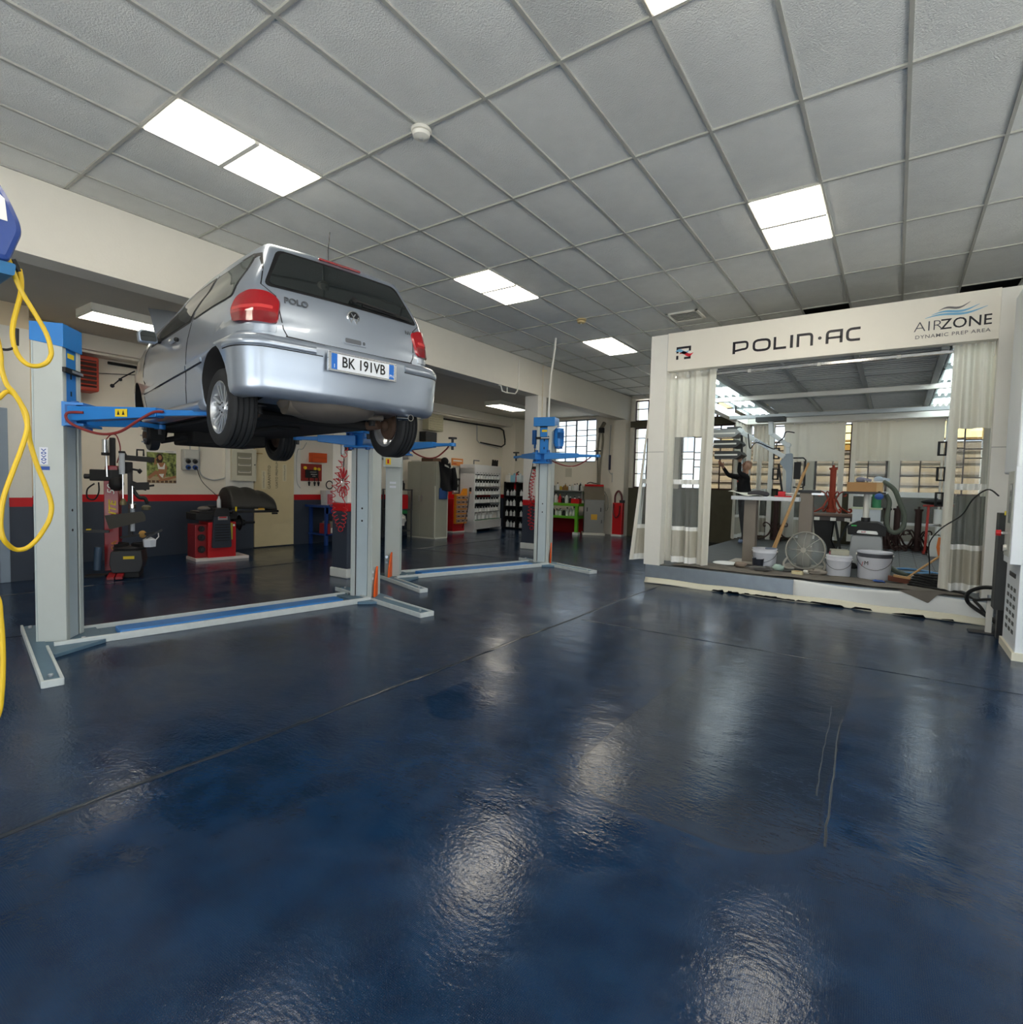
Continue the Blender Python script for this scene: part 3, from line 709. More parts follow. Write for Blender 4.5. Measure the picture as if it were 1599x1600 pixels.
# wheel arches: cut with drums
ARCH = [(.595, .295, .318), (3.01, .295, .318)]
cut = B()
for (ax, az, r) in ARCH:
    for s in (-1, 1):
        cut.lathe([(0, 0), (r, 0), (r, .32), (0, .32)], seal, (ax, s*.58, az), (0, s, 0), n=40, sm=True)
cutter = cut.done('wheel_arch_cutter')
cutter.parent = CAR
md = body.modifiers.new('arches', 'BOOLEAN'); md.object = cutter; md.operation = 'DIFFERENCE'; md.solver = 'EXACT'
bpy.context.view_layer.update()
dg = bpy.context.evaluated_depsgraph_get(); me2 = bpy.data.meshes.new_from_object(body.evaluated_get(dg))
body.modifiers.clear(); body.data = me2; bpy.data.objects.remove(cutter, do_unlink=True)
if len(me2.materials) < 3:
    while len(me2.materials) < 3: me2.materials.append(seal)
for p_ in me2.polygons:
    c = p_.center
    for (ax, az, r) in ARCH:
        if abs(c.x-ax) < r+.01 and abs(c.z-az) < r+.01 and abs(c.y) < .80:
            d = math.hypot(c.x-ax, c.z-az)
            nn = p_.normal
            if abs(c.y) < .585 and abs(abs(nn.y)-1) < .05: p_.material_index = 1
            elif d > r-.01 and (abs(nn.y) < .2) and (nn.x*(ax-c.x)+nn.z*(az-c.z)) > 0.0: p_.material_index = 1

def patch(name, poly, org, u, v, off, mat, parent=CAR, step=.035, skirt=.006, mats=None, up=.5):
    """a panel cut to a 2D outline and laid on the body skin along org+uu+vv"""
    org = V(org); u = V(u).normalized(); v = V(v).normalized(); n = u.cross(v).normalized()   # n points out of the car
    bm = bmesh.new(); vs = [bm.verts.new((p[0], p[1], 0)) for p in poly]; bm.faces.new(vs)
    for ax, lo, hi in ((0, min(p[0] for p in poly), max(p[0] for p in poly)), (1, min(p[1] for p in poly), max(p[1] for p in poly))):
        k = int((hi-lo)/step)
        for i in range(1, k+1):
            c = [0,0,0]; c[ax] = lo+(hi-lo)*i/(k+1); no = [0,0,0]; no[ax] = 1
            bmesh.ops.bisect_plane(bm, geom=bm.verts[:]+bm.edges[:]+bm.faces[:], plane_co=c, plane_no=no)
    last = V((0,0,0)); outs = {}
    for w in bm.verts:
        o3 = org+u*w.co.x+v*w.co.y
        hit, nr, _, _ = BVH.ray_cast(o3+n*1.5, -n, 3.0)
        if hit is None:
            hit, nr, _, _ = BVH.find_nearest(o3)
        if nr.dot(n) < 0: nr = -nr
        outs[w] = (hit, nr)
    for w, (hit, nr) in outs.items(): w.co = hit+(nr*up+n*(1-up)).normalized()*off
    bmesh.ops.recalc_face_normals(bm, faces=bm.faces[:])
    be = [e for e in bm.edges if e.is_boundary]
    r = bmesh.ops.extrude_edge_only(bm, edges=be)
    for g in r['geom']:
        if isinstance(g, bmesh.types.BMVert): g.co -= n*(skirt+off*.9)
    for f_ in bm.faces: f_.smooth = True
    bmesh.ops.recalc_face_normals(bm, faces=bm.faces[:])
    me = bpy.data.meshes.new(name); bm.to_mesh(me); bm.free(); me.materials.append(mat)
    for p_ in me.polygons:
        if p_.normal.dot(n) < 0 and abs(p_.normal.dot(n)) > .6: pass
    try: me.set_sharp_from_angle(angle=math.radians(40))
    except Exception: pass
    o = bpy.data.objects.new(name, me); C.objects.link(o); o.parent = parent; return o
def rnd_poly(p, r=.03, k=4):
    out = []; n = len(p)
    for i in range(n):
        a, c, d = V(p[i-1]), V(p[i]), V(p[(i+1) % n]); e1 = (a-c); e2 = (d-c); q = min(r, e1.length*.45, e2.length*.45)
        s0 = c+e1.normalized()*q; s1 = c+e2.normalized()*q
        for j in range(k+1):
            t = j/k; out.append(tuple((s0*(1-t)**2+c*2*t*(1-t)+s1*t*t)))
    return out
def ribbon(name, pts, w, org, u, v, off, mat, parent=CAR):
    """thin line on the skin (shut lines)"""
    L = []; R = []; P_ = [V(p) for p in pts]
    for i, p in enumerate(P_):
        t = (P_[min(i+1, len(P_)-1)]-P_[max(i-1, 0)]).normalized(); nn = V((-t.y, t.x)); L.append(p+nn*w/2); R.append(p-nn*w/2)
    return patch(name, [tuple(q) for q in L]+[tuple(q) for q in R[::-1]], org, u, v, off, mat, parent, step=.05, skirt=.003)
# axes: rear view (looking along +x): u = -y, v = z ; left side view: u = -x, v = z ; right: u = x
RE = dict(org=(-.5, 0, 0), u=(0, -1, 0), v=(0, 0, 1)); LE = dict(org=(0, 1.2, 0), u=(-1, 0, 0), v=(0, 0, 1)); RI = dict(org=(0, -1.2, 0), u=(1, 0, 0), v=(0, 0, 1))
# rear window, seal and glass
rw = [(-.50, 1.315), (.50, 1.315), (.645, .995), (-.645, .995)]
patch('rear_window_seal', rnd_poly(rw, .05), **RE, off=.004, mat=seal)
rg = patch('rear_window', rnd_poly([(-.478, 1.297), (.478, 1.297), (.618, 1.012), (-.618, 1.012)], .05), **RE, off=.008, mat=carglass)
patch('brake_light', rnd_poly([(-.175, 1.335), (.175, 1.335), (.175, 1.357), (-.175, 1.357)], .008), **RE, off=.012, mat=redlamp)
# hatch shut lines
ribbon('hatch_seam', [(-.57, 1.33), (-.66, 1.0), (-.575, .93), (-.545, .70), (-.52, .655)], .007, **RE, off=.002, mat=seal)
ribbon('hatch_seam', [(.57, 1.33), (.66, 1.0), (.575, .93), (.545, .70), (.52, .655)], .007, **RE, off=.002, mat=seal)
ribbon('hatch_seam', [(-.53, .652), (-.25, .645), (.25, .645), (.53, .652)], .008, **RE, off=.002, mat=seal)
# tail lamps, seen from the corner
for s, nm in ((1, 'tail_light'), (-1, 'tail_light')):
    k = math.sqrt(.5)
    if s > 0: ax = dict(org=(-.6, .6+.9, 0), u=(-k, -k, 0), v=(0, 0, 1))
    else: ax = dict(org=(-.6, -.6-.9, 0), u=(k, -k, 0), v=(0, 0, 1))
    # u coordinate of a point (x,y): dot
    def uu(x, y): return (V((x, y, 0))-V(ax['org'])).dot(V(ax['u']))
    a = uu(.115, s*.56); c = uu(.36, s*.80); lo, hi = (c, a) if s > 0 else (a, c)
    if s > 0: poly = [(lo, .84), (lo+.05, .925), (lo+.14, .952), (hi-.06, .945), (hi, .90), (hi, .718), (lo+.03, .74)]
    else: poly = [(lo, .90), (lo+.06, .945), (hi-.14, .952), (hi-.05, .925), (hi, .84), (hi-.03, .74), (lo, .718)]
    tl = patch('tail_light', rnd_poly(poly, .035), **ax, off=.016, mat=redlamp, step=.03, skirt=.02)
    if s > 0: q = [(lo+.03, .742), (lo+.02, .80), (hi-.008, .80), (hi-.008, .722)]
    else: q = [(lo+.008, .722), (lo+.008, .80), (hi-.02, .80), (hi-.03, .742)]
    patch('ribbed_lens', rnd_poly(q, .012), **ax, off=.0185, mat=redlamp2, parent=tl, step=.03)
    if s > 0: q = [(lo+.02, .822), (lo+.02, .845), (hi-.03, .845), (hi-.03, .822)]
    else: q = [(lo+.03, .822), (lo+.03, .845), (hi-.02, .845), (hi-.02, .822)]
    patch('reflector_strip', rnd_poly(q, .008), **ax, off=.0185, mat=M('pale_red_lens', S(214, 60, 60), .1, coat=1), parent=tl, step=.03)
    if s > 0: q = [(lo+.06, .70), (lo+.06, .715), (hi, .712), (hi, .665), (lo+.06, .668)]
    else: q = [(lo, .712), (hi-.06, .715), (hi-.06, .668), (lo, .665)]
    patch('lamp_base_trim', rnd_poly(q, .008), **ax, off=.006, mat=paint, step=.03)
# rear bumper: a wrap-round profile
def bumper_path():
    half = [(.03*(y/.60)**2-.005, y) for y in [.0+.05*i for i in range(12)]]
    for i in range(1, 17):
        t = PI/2*i/16; half.append((.30-.275*max(0, math.cos(t))**.86, .60+.240*math.sin(t)**.86))
    half += [(.30+.03*i, .840) for i in range(1, 9)]
    return [(x, -y) for x, y in half[:0:-1]]+half
BP = bumper_path()
def bumper_normals():
    out = []
    for i in range(len(BP)):
        a = V(BP[max(i-1, 0)]); c = V(BP[min(i+1, len(BP)-1)]); t = (c-a).normalized(); out.append(V((t.y, -t.x)))
    return out
BN = bumper_normals()      # points into the car
def bumper():
    b = B(); prof = [(.10, .222), (.045, .228), (.012, .25), (.0, .29), (-.004, .36), (-.010, .44), (-.016, .50), (-.018, .55), (-.018, .59), (-.012, .615), (.006, .632), (.04, .642), (.08, .646)]
    g = []; n = len(BP)
    for i, (x, y) in enumerate(BP):
        row = []
        for o, z in prof:
            q = V((x+BN[i].x*o, y+BN[i].y*o, z))
            if q.x > .2:
                dz = q.z-.295
                if abs(dz) < .322: q.x = min(q.x, .595-math.sqrt(.322**2-dz*dz))
            row.append(b.v(q))
        g.append(row)
    for i in range(n-1):
        for j in range(len(prof)-1): b.f([g[i][j], g[i+1][j], g[i+1][j+1], g[i][j+1]], paint, True)
    return b.done('rear_bumper', CAR, ang=60)
bump = bumper()
def bump_strip(y0, y1, xmax, name):
    b = B(); g = []; lo, hi = min(y0, y1), max(y0, y1)
    for i, (x, y) in enumerate(BP):
        if y < lo-1e-6 or y > hi+1e-6 or x > xmax: continue
        g.append([b.v((x+BN[i].x*(-.018+d), y+BN[i].y*(-.018+d), z)) for d, z in ((.012, .548), (-.005, .552), (-.008, .575), (-.005, .60), (.012, .604))])
    for r0, r1 in zip(g[:-1], g[1:]):
        for j in range(4): b.f([r0[j], r1[j], r1[j+1], r0[j+1]], paint, True)
    b.f(g[0], paint); b.f(g[-1], paint)
    o = b.done(name, bump, ang=70)
    return o
bump_strip(.34, .90, .33, 'moulding'); bump_strip(-.38, -.90, .33, 'moulding')
for s0, s1 in ((.30, .90), (-.36, -.90)):
    b = B(); g = []
    for i, (x, y) in enumerate(BP):
        if min(s0, s1) <= y <= max(s0, s1) and x < .34: g.append((x+BN[i].x*-.0175, y+BN[i].y*-.0175))
    b.tube([(x, y, .545) for x, y in g], .004, seal, n=6); b.done('moulding_gap', bump)
# plate
chromef = M('satin_chrome_frame', (.62, .64, .66), .25, .9)
platew = M('plate_white', S(232, 236, 242), .4); plateb = M('plate_blue', S(36, 110, 200), .4); ink = M('black_ink', S(18, 18, 20), .5)
pl = B(); pl.box(-.064, -.04, -.285, .285, .445, .585, chromef); pl.box(-.068, -.064, -.285, .285, .575, .585, chromef); pl.box(-.068, -.064, -.285, .285, .445, .455, chromef); pl.box(-.068, -.064, .275, .285, .455, .575, chromef); pl.box(-.068, -.064, -.285, -.275, .455, .575, chromef)
pl.box(-.05, .03, -.2, .2, .46, .57, seal)
plo = pl.done('number_plate', CAR, bev=.003)
p2 = B(); p2.box(-.0665, -.064, -.262, .262, .46, .571, platew); p2.box(-.0675, -.0665, .218, .262, .46, .571, plateb); p2.box(-.0675, -.0665, -.262, -.218, .46, .571, plateb); p2.done('plate_face', plo)
RROT = (PI/2, 0, -PI/2)
text('BK 191VB', 'lettering', plo, .108, (-.069, .0, .515), RROT, ink, off=.0012, sx=.80, ext=.001, spacing=1.02)
text('I', 'lettering', plo, .04, (-.0682, .24, .482), RROT, platew, ext=.0005); text('PN', 'lettering', plo, .03, (-.0682, -.24, .482), RROT, platew, ext=.0005)
# tail badges
def rear_x(y, z):
    hit = BVH.ray_cast(V((-1, y, z)), V((1, 0, 0)), 3)[0]; return hit.x if hit else .1
em = B(); ex = rear_x(0, .905)
fnv = lambda u, v, h: (ex-.008-h-(v*-.12), -u, .905+v)
em.lathe([(0, 0), (.055, 0), (.055, .006), (.046, .012), (.046, .004), (0, .004)], chrome, (ex+.004, 0, .905), (-1, 0, -.12), n=32, ms=[chrome]*4+[seal])
badge = em.done('round_emblem', CAR)
eb = B()
ef = lambda u, v, h: (ex-.004-h+v*.12, -u, .905+v)
eb.stroke([(-.024, .042), (0, .006), (.024, .042)], .008, ef, chrome, .004)
eb.stroke([(-.043, .012), (-.022, -.036), (0, .002), (.022, -.036), (.043, .012)], .008, ef, chrome, .004)
eb.done('emblem_letters', badge)
silverb = M('badge_silver', S(96, 100, 106), .3, .6)
text('POLO', 'model_lettering', CAR, .062, (rear_x(.44, .912)-.008, .44, .912), (PI/2-.25, 0, -PI/2-.10), silverb, off=.001, ext=.003, sx=1.05)
text('16V', 'engine_lettering', CAR, .042, (rear_x(-.515, .905)-.006, -.515, .905), (PI/2-.2, 0, -PI/2+.12), silverb, ext=.002)
h = patch('hatch_handle', rnd_poly([(-.10, .69), (.10, .69), (.10, .742), (-.10, .742)], .02), **RE, off=.008, mat=paint)
patch('handle_recess', rnd_poly([(-.088, .699), (.045, .699), (.045, .733), (-.088, .733)], .012), **RE, off=.0095, mat=M('recess_grey', S(96, 100, 106), .4), parent=h)
patch('lock_button', rnd_poly([(.058, .703), (.078, .703), (.078, .728), (.058, .728)], .008), **RE, off=.011, mat=silverb, parent=h)
wx = rear_x(0, 1.035)
b = B(); b.cyl((wx+.01, -.02, 1.04), (wx-.035, -.02, 1.05), .022, seal, n=12); b.bar((wx-.03, -.02, 1.05), (wx-.028, -.40, 1.03), .014, .012, seal); b.bar((wx-.016, -.10, 1.035), (wx-.012, -.54, 1.022), .008, .02, seal); b.done('rear_wiper', CAR)
b = B(); b.cyl((.5, 0, 1.395), (.5, 0, 1.425), .022, seal, r1=.012, n=12); b.tube([(.5, 0, 1.42), (.56, -.03, 1.55), (.63, -.08, 1.73)], .0035, seal, n=6); b.done('antenna', CAR)
# side glass, pillars, shut lines, mouldings
qw = [(-.485, 1.30), (-.44, .955), (-1.195, .925), (-1.21, 1.295)]
patch('quarter_window_seal', rnd_poly([(-.465, 1.315), (-.42, .945), (-1.205, .912), (-1.225, 1.31)], .04), **LE, off=.003, mat=seal)
patch('quarter_window', rnd_poly(qw, .035), **LE, off=.006, mat=quarter)
patch('door_window_seal', rnd_poly([(-1.265, 1.325), (-1.25, .905), (-2.46, .885), (-2.35, .99), (-1.95, 1.275), (-1.8, 1.318)], .03), **LE, off=.003, mat=seal)
patch('door_window', rnd_poly([(-1.30, 1.30), (-1.285, .925), (-2.32, .91), (-2.26, .99), (-1.91, 1.255), (-1.78, 1.295)], .03), **LE, off=.006, mat=carglass)
patch('quarter_window_seal', rnd_poly([(.465, 1.315), (.42, .945), (1.205, .912), (1.225, 1.31)], .04), **RI, off=.003, mat=seal)
patch('quarter_window', rnd_poly([(.485, 1.30), (.44, .955), (1.195, .925), (1.21, 1.295)], .035), **RI, off=.006, mat=quarter)
patch('door_window', rnd_poly([(1.28, 1.31), (1.265, .915), (2.34, .90), (2.26, .99), (1.91, 1.265), (1.78, 1.305)], .03), **RI, off=.006, mat=carglass)
ws = [(-.62, .96), (.62, .96), (.50, 1.30), (-.50, 1.30)]
patch('windscreen', rnd_poly(ws, .05), org=(4.5, 0, 0), u=(0, 1, 0), v=(0, 0, 1), off=.006, mat=carglass)
for ax, sg in ((LE, -1), (RI, 1)):
    ribbon('door_seam', [(sg*x, z) for x, z in ((1.235, 1.33), (1.222, .93), (1.225, .8), (1.27, .45), (1.36, .235))], .008, **ax, off=.002, mat=seal)
    ribbon('door_seam', [(sg*x, z) for x, z in ((2.50, .92), (2.60, .85), (2.60, .5), (2.55, .235))], .008, **ax, off=.002, mat=seal)
    ribbon('door_seam', [(sg*x, z) for x, z in ((1.36, .24), (1.9, .236), (2.55, .235))], .008, **ax, off=.002, mat=seal)
    patch('side_moulding', rnd_poly([(sg*2.6, .455), (sg*2.6, .495), (sg*1.255, .555), (sg*1.25, .515)] if sg > 0 else [(-2.6, .455), (-1.25, .515), (-1.255, .555), (-2.6, .495)], .012), **ax, off=.013, mat=paint)
    patch('side_moulding', rnd_poly([(sg*1.225, .517), (sg*1.225, .557), (sg*.89, .575), (sg*.88, .535)] if sg > 0 else [(-1.225, .517), (-.88, .535), (-.89, .575), (-1.225, .557)], .012), **ax, off=.013, mat=paint)
    ribbon('moulding_shadow_gap', [(sg*x, z) for x, z in ((2.6, .452), (1.25, .512), (.88, .532))], .008, **ax, off=.004, mat=seal)
    # sill
    b = B(); y = .80 if sg < 0 else -.80
    s = 1 if sg < 0 else -1
    b.prism([(.70, .17), (.815, .18), (.835, .215), (.825, .25), (.78, .27), (.70, .26)], lambda u, v, w: (w, s*u, v), .93, 2.66, paint, sm=True); b.done('sill', CAR, ang=60)
hd = B(); hd.bar((1.66, .835, .80), (1.50, .835, .805), .02, .03, paint); hd.sph((1.49, .83, .80), .02, seal); 
hd.obox((1.585, .80, .79), (.085, .012, .03), M('recess_grey', (0.1,0.1,.1), .4)); hd.done('door_handle', CAR, bev=.006)
patch('fuel_flap', rnd_poly([(.80, .70), (.80, .86), (.97, .86), (.97, .70)], .04), **RI, off=.003, mat=paint)
# mirrors
for s in (1, -1):
    b = B(); b.prism(rnd_poly([(.02, -.045), (.165, -.055), (.175, .035), (.15, .062), (.04, .06)], .025), lambda u, v, w: (2.06+w+u*.12, s*(.80+u), .905+v), 0, .075, paint, sm=True); b.bar((2.14, s*.74, .90), (2.12, s*.84, .90), .06, .05, seal)
    mo = b.done('door_mirror', CAR, bev=.012, ang=50)
    g = B(); g.prism(rnd_poly([(.035, -.034), (.155, -.043), (.162, .028), (.142, .05), (.05, .048)], .016), lambda u, v, w: (2.054+w+u*.12, s*(.80+u), .905+v), -.002, .004, carglass); g.done('mirror_glass', mo)
# bonnet held open, its strut and the bay below
b = B()
cs, sn = math.cos(math.radians(40)), math.sin(math.radians(40))
b.grid(lambda p, q: (2.80+p*.90*cs-.03*math.sin(p*PI)*sn, (q-.5)*1.32*(1-.12*p), .975+p*.90*sn+.04*math.sin(p*PI)*cs-.03*(2*q-1)**2), 10, 12, paint)
b.grid(lambda p, q: (2.82+p*.86*cs+.012, (q-.5)*1.24*(1-.12*p), .955+p*.86*sn), 10, 12, M('bonnet_underside_grey', S(150, 154, 158), .5)); b.done('bonnet', CAR)
b = B(); b.tube([(3.45, -.45, .75), (3.2, -.5, 1.25)], .006, seal, n=6); b.done('bonnet_prop', CAR)
b = B(); b.box(2.95, 3.55, -.55, .55, .70, .86, underm); b.box(3.0, 3.3, -.3, .25, .86, .92, seal); b.done('engine', CAR)
# a wing-clip strut sticking forward of the nose, as in the photo
b = B(); b.tube([(3.45, .72, .80), (3.62, .80, .74), (3.80, .86, .66)], .007, seal, n=6); b.sph((3.80, .86, .66), .022, seal); b.sph((3.66, .81, .72), .018, seal); b.done('bonnet_stay_clip', CAR)
# underbody: tunnel, tank, silencer, axle
b = B()
b.box(.95, 3.3, -.62, .62, .145, .185, underm); b.box(1.2, 3.2, -.11, .11, .11, .15, underm); b.box(2.75, 3.45, -.42, .35, .02, .17, underm)
b.sph((2.95, -.05, .12), .2, underm, (1.3, 1.2, .6)); b.box(1.0, 1.12, -.66, .66, .15, .22, underm); b.done('floor_pan', CAR, bev=.02)
b = B(); b.sph((.33, .08, .235), .30, M('spare_well_grey', S(96, 90, 84), .7, noise=.2), (.95, 1.3, .40), n=20, k=10); b.done('spare_wheel_well', CAR)
b = B(); b.tube([(.30, .44, .225), (.30, .12, .215)], .085, exh, n=16); b.tube([(.30, .12, .215), (.34, -.1, .19), (.3, -.4, .2)], .025, exh, n=8); b.done('silencer', CAR)
b = B(); b.lathe([(.022, 0), (.028, 0), (.028, .16), (.022, .16), (.022, .02)], chrome, (.15, -.47, .205), (-1, 0, -.1), n=16); b.done('exhaust_tip', CAR)
b = B(); b.tube([(.72, .55, .165), (.80, .3, .175), (.80, -.3, .175), (.72, -.55, .165)], .045, underm, n=10)
for s in (1, -1):
    b.tube([(.80, s*.46, .175), (1.02, s*.5, .20)], .035, underm, n=8); b.tube([(.70, s*.50, .17), (.60, s*.56, .18)], .045, rust, n=8); b.tube([(.62, s*.50, .16), (.63, s*.52, .5)], .03, dark, n=10)
    b.tube(spl([(.62+.055*math.cos(a), s*.50+.055*math.sin(a), .2+.2*a/(10*PI)) for a in [i*PI/4 for i in range(40)]], 2), .008, dark, n=6)
b.done('rear_axle', CAR)
# wheels
def wheel(x, y, z, s, alloy_on, rot=0.0):
    R_o = .286; w = .185
    t = bpy.data.objects.new('wheel', None); C.objects.link(t); t.parent = CAR; t.location = (x, y, z)
    hw = w/2; prof = []
    prof += [(.185, -hw*.80), (.195, -hw*.98), (.225, -hw*1.03), (.258, -hw*.98), (.276, -hw*.86)]
    for g in (-.62, -.22, .22, .62):
        c = g*hw*.95; prof += [(R_o-.002, c-.010), (R_o-.0005, c-.006), (R_o-.010, c-.0045), (R_o-.010, c+.0045), (R_o, c+.006)]
    prof += [(.276, hw*.86), (.258, hw*.98), (.225, hw*1.03), (.195, hw*.98), (.185, hw*.80), (.185, -hw*.80)]
    b = B(); b.lathe(prof, tyrem, (0, 0, 0), (0, 1, 0), n=56)
    b.done('tyre', t, ang=30)
    b = B(); fm = alloy if alloy_on else dark
    b.lathe([(.192, s*hw*.86), (.196, s*hw*.93), (.186, s*hw*.93), (.178, s*hw*.70), (.170, s*hw*.3), (.168, -s*hw*.8), (.19, -s*hw*.92), (.194, -s*hw*.86), (.174, -s*hw*.6), (.176, s*hw*.3), (.192, s*hw*.86)], fm, (0, 0, 0), (0, 1, 0), n=40)
    rim = b.done('rim', t, ang=40)
    b = B(); yo = s*hw*.62
    b.lathe([(0, yo+s*.012), (.05, yo+s*.010), (.058, yo), (.06, yo-s*.03), (0, yo-s*.03)], fm, n=24, ax=(0, 1, 0))
    if alloy_on:
        for k in range(7):
            a = rot+2*PI*k/7; u_ = V((math.cos(a), 0, math.sin(a))); v_ = V((-math.sin(a), 0, math.cos(a)))
            for q in (-1, 1):
                p0 = u_*.045+v_*q*.012; p1 = u_*.182+v_*q*.028
                yA = yo; yB = s*hw*.80
                b.hexa([p0-v_*.008+V((0,yA-s*.02,0)), p0+v_*.008+V((0,yA-s*.02,0)), p1+v_*.011+V((0,yB-s*.02,0)), p1-v_*.011+V((0,yB-s*.02,0)), p0-v_*.008+V((0,yA,0)), p0+v_*.008+V((0,yA,0)), p1+v_*.011+V((0,yB,0)), p1-v_*.011+V((0,yB,0))], fm)
    else:
        b.lathe([(.058, yo-s*.02), (.12, yo), (.172, yo-s*.02), (.172, yo-s*.03), (.058, yo-s*.03)], fm, n=32, ax=(0, 1, 0))
    for k in range(5):
        a = rot+2*PI*k/5+.3; b.cyl((.036*math.cos(a), yo, .036*math.sin(a)), (.036*math.cos(a), yo+s*.016, .036*math.sin(a)), .007, dark if alloy_on else galv, n=6)
    b.done('spokes', rim)
    b = B(); b.lathe([(0, -s*.07), (.10, -s*.07), (.125, -s*.05), (.125, -s*.01), (0, -s*.01)], rust, n=24, ax=(0, 1, 0)); b.sph((0, -s*.085, 0), .05, rust, (1, .7, 1)); b.done('brake_drum', t)
    return t
wl = wheel(.60, .705, .175, 1, True, .4); wr = wheel(.60, -.705, .175, -1, True, .1)
w4 = wheel(3.01, -.69, .17, -1, False)
w4['label'] = 'front wheel with a plain black steel rim'
t_ = bpy.data.objects.new('bare_front_hub', None); C.objects.link(t_); t_.parent = CAR; t_.location = (3.03, .66, .085); t_['label'] = 'bare front hub with the wheel taken off'
b = B(); b.lathe([(0, -.05), (.15, -.05), (.155, -.03), (.155, .02), (.15, .03), (.10, .03), (.095, .06), (0, .06)], dark, n=32, ax=(0, 1, 0)); b.done('brake_disc', t_)
b = B(); b.lathe([(0, .05), (.05, .05), (.045, .075), (.02, .08), (0, .08)], rust, n=20, ax=(0, 1, 0))
for k in range(5): a = 2*PI*k/5; b.cyl((.07*math.cos(a), .055, .07*math.sin(a)), (.07*math.cos(a), .085, .07*math.sin(a)), .009, galv, n=6)
b.done('hub_flange', t_)
b = B(); b.box(-.17, -.06, -.08, .05, -.06, .10, underm); b.tube([(0, -.1, .0), (.02, -.14, .25), (.02, -.16, .5)], .04, underm, n=10); b.tube([(0, -.08, -.05), (-.1, -.35, .02)], .03, underm, n=8); b.done('caliper_and_strut', t_)
# ================================================================ the open-fronted prep booth
def wd(b, name, t, **k):
    """finish a part drawn in world coordinates under an unrotated thing"""
    return b.done(name, t, loc=tuple(-V(t.location)), **k)
boothw = M('booth_white_sheet', S(232, 230, 222), .42, noise=.03)
boothc = M('booth_header_cream', S(238, 233, 220), .42, noise=.02)
filt = M('grey_filter_cloth', S(206, 208, 208), .9, noise=.12, nscale=20)
filtbar = M('filter_frame_grey', S(178, 182, 184), .5)
tubeL = M('lit_tube', (.9, .95, .95), .4, emit=(.88, .98, 1.0), es=6.5, noise=0)
boxlamp = M('lamp_box_white', S(172, 182, 182), .35)
deckm = M('booth_deck_grey', S(72, 75, 75), .6, noise=.25, nscale=5, bump=.25, bscale=30)
galvf = M('galvanised_fascia', S(150, 160, 170), .38, .55, noise=.18, nscale=7)
film = M('white_masking_sheet', S(226, 228, 226), .55, noise=.05)
creamtape = M('cream_masking_paper', S(222, 218, 198), .7, noise=.08)
BO = thing('prep_booth', 'white open-fronted paint preparation booth with lettered header and grating deck', 'spray booth', (-1.1, 8.0, 0))
b = B(); b.box(-3.08, .95, 8.0, 14.4, 0, .27, galvf)
wd(b, 'platform', BO, bev=.004)
b = B(); b.box(-3.06, .93, 8.02, 14.38, .268, .28, deckm)
for k in range(20): b.box(-1.0, .9, 9.9+.2*k, 9.93+.2*k, .28, .283, filtbar)
for k in range(9): b.box(-1.0+.22*k, -.985+.22*k, 9.9, 13.9, .28, .2835, dark)
wd(b, 'deck', BO)
b = B(); b.grid(lambda u, v: (-1.04+u*1.99, 7.985-.012*math.sin(u*9+v*3), .03+v*(.25-.03*math.sin(u*5)**2)), 30, 6, film); wd(b, 'fascia_sheet', BO, solid=.004)
b = B(); b.grid(lambda u, v: (-3.06+u*4.0, 7.975-v*.05-.008*math.sin(u*37), .075*(1-v)+.004+.006*math.sin(u*23)), 60, 4, creamtape); wd(b, 'masking_strip', BO, solid=.003)
b = B(); r_ = random.Random(3)
for k in range(34):
    x = -2.9+r_.random()*3.5; w = .05+.2*r_.random()
    if k > 14: x = -1.9+r_.random()*.9
    b.prism(rnd_poly([(x, .0), (x+w, .0), (x+w*.9, .012+.03*r_.random()), (x+w*.2, .008+.03*r_.random())], .006), lambda u, v, q: (u, 7.925-v*.7+q, .006+v*.9), 0, .002, M('black_paint_smear', S(20, 22, 26), .3))
wd(b, 'paint_smears', BO)
for nm, x0, x1, y0, y1 in (('post', -3.11, -2.86, 8.0, 8.2), ('post', .84, 1.02, 8.0, 8.2), ('rear_post', -3.08, -2.93, 14.2, 14.35), ('rear_post', .78, .93, 14.2, 14.35)):
    b = B(); b.box(x0, x1, y0, y1, .27, 3.70, boothw); b.box(x0-.001, x1+.001, y0-.002, y0+.002, 1.972, 1.98, M('panel_joint_grey', S(160,160,155), .6)); wd(b, nm, BO, bev=.006)
b = B(); b.box(-2.86, .84, 8.0, 8.14, 3.16, 3.71, boothc); b.box(-2.862, -2.856, 7.998, 8.1, 3.16, 3.71, filtbar); header = wd(b, 'header', BO, bev=.004)
# lettering on the header
ink2 = M('header_ink', S(24, 22, 30), .45); thinink = M('header_thin_ink', S(70, 70, 80), .45); greyink = M('header_grey_ink', S(120, 118, 118), .5)
waveb = M('header_blue_wave', S(120, 180, 215), .5); waver = M('header_red_wave', S(214, 34, 52), .5)
def hf(x0, z0): return lambda u, v, h: (x0+u, 7.9995-h, z0+v)
def arc(cx, cy, rx, ry, a0, a1, n=14): return [(cx+rx*math.cos(math.radians(a0+(a1-a0)*i/n)), cy+ry*math.sin(math.radians(a0+(a1-a0)*i/n))) for i in range(n+1)]
def se(cx, cy, rx, ry, a0, a1, n=20, p=.6):
    o = []
    for i in range(n+1):
        a = math.radians(a0+(a1-a0)*i/n); c, s = math.cos(a), math.sin(a)
        o.append((cx+rx*math.copysign(abs(c)**p, c), cy+ry*math.copysign(abs(s)**p, s)))
    return o
b = B(); H_ = .165; w = .034
f = hf(-1.94, 3.305)
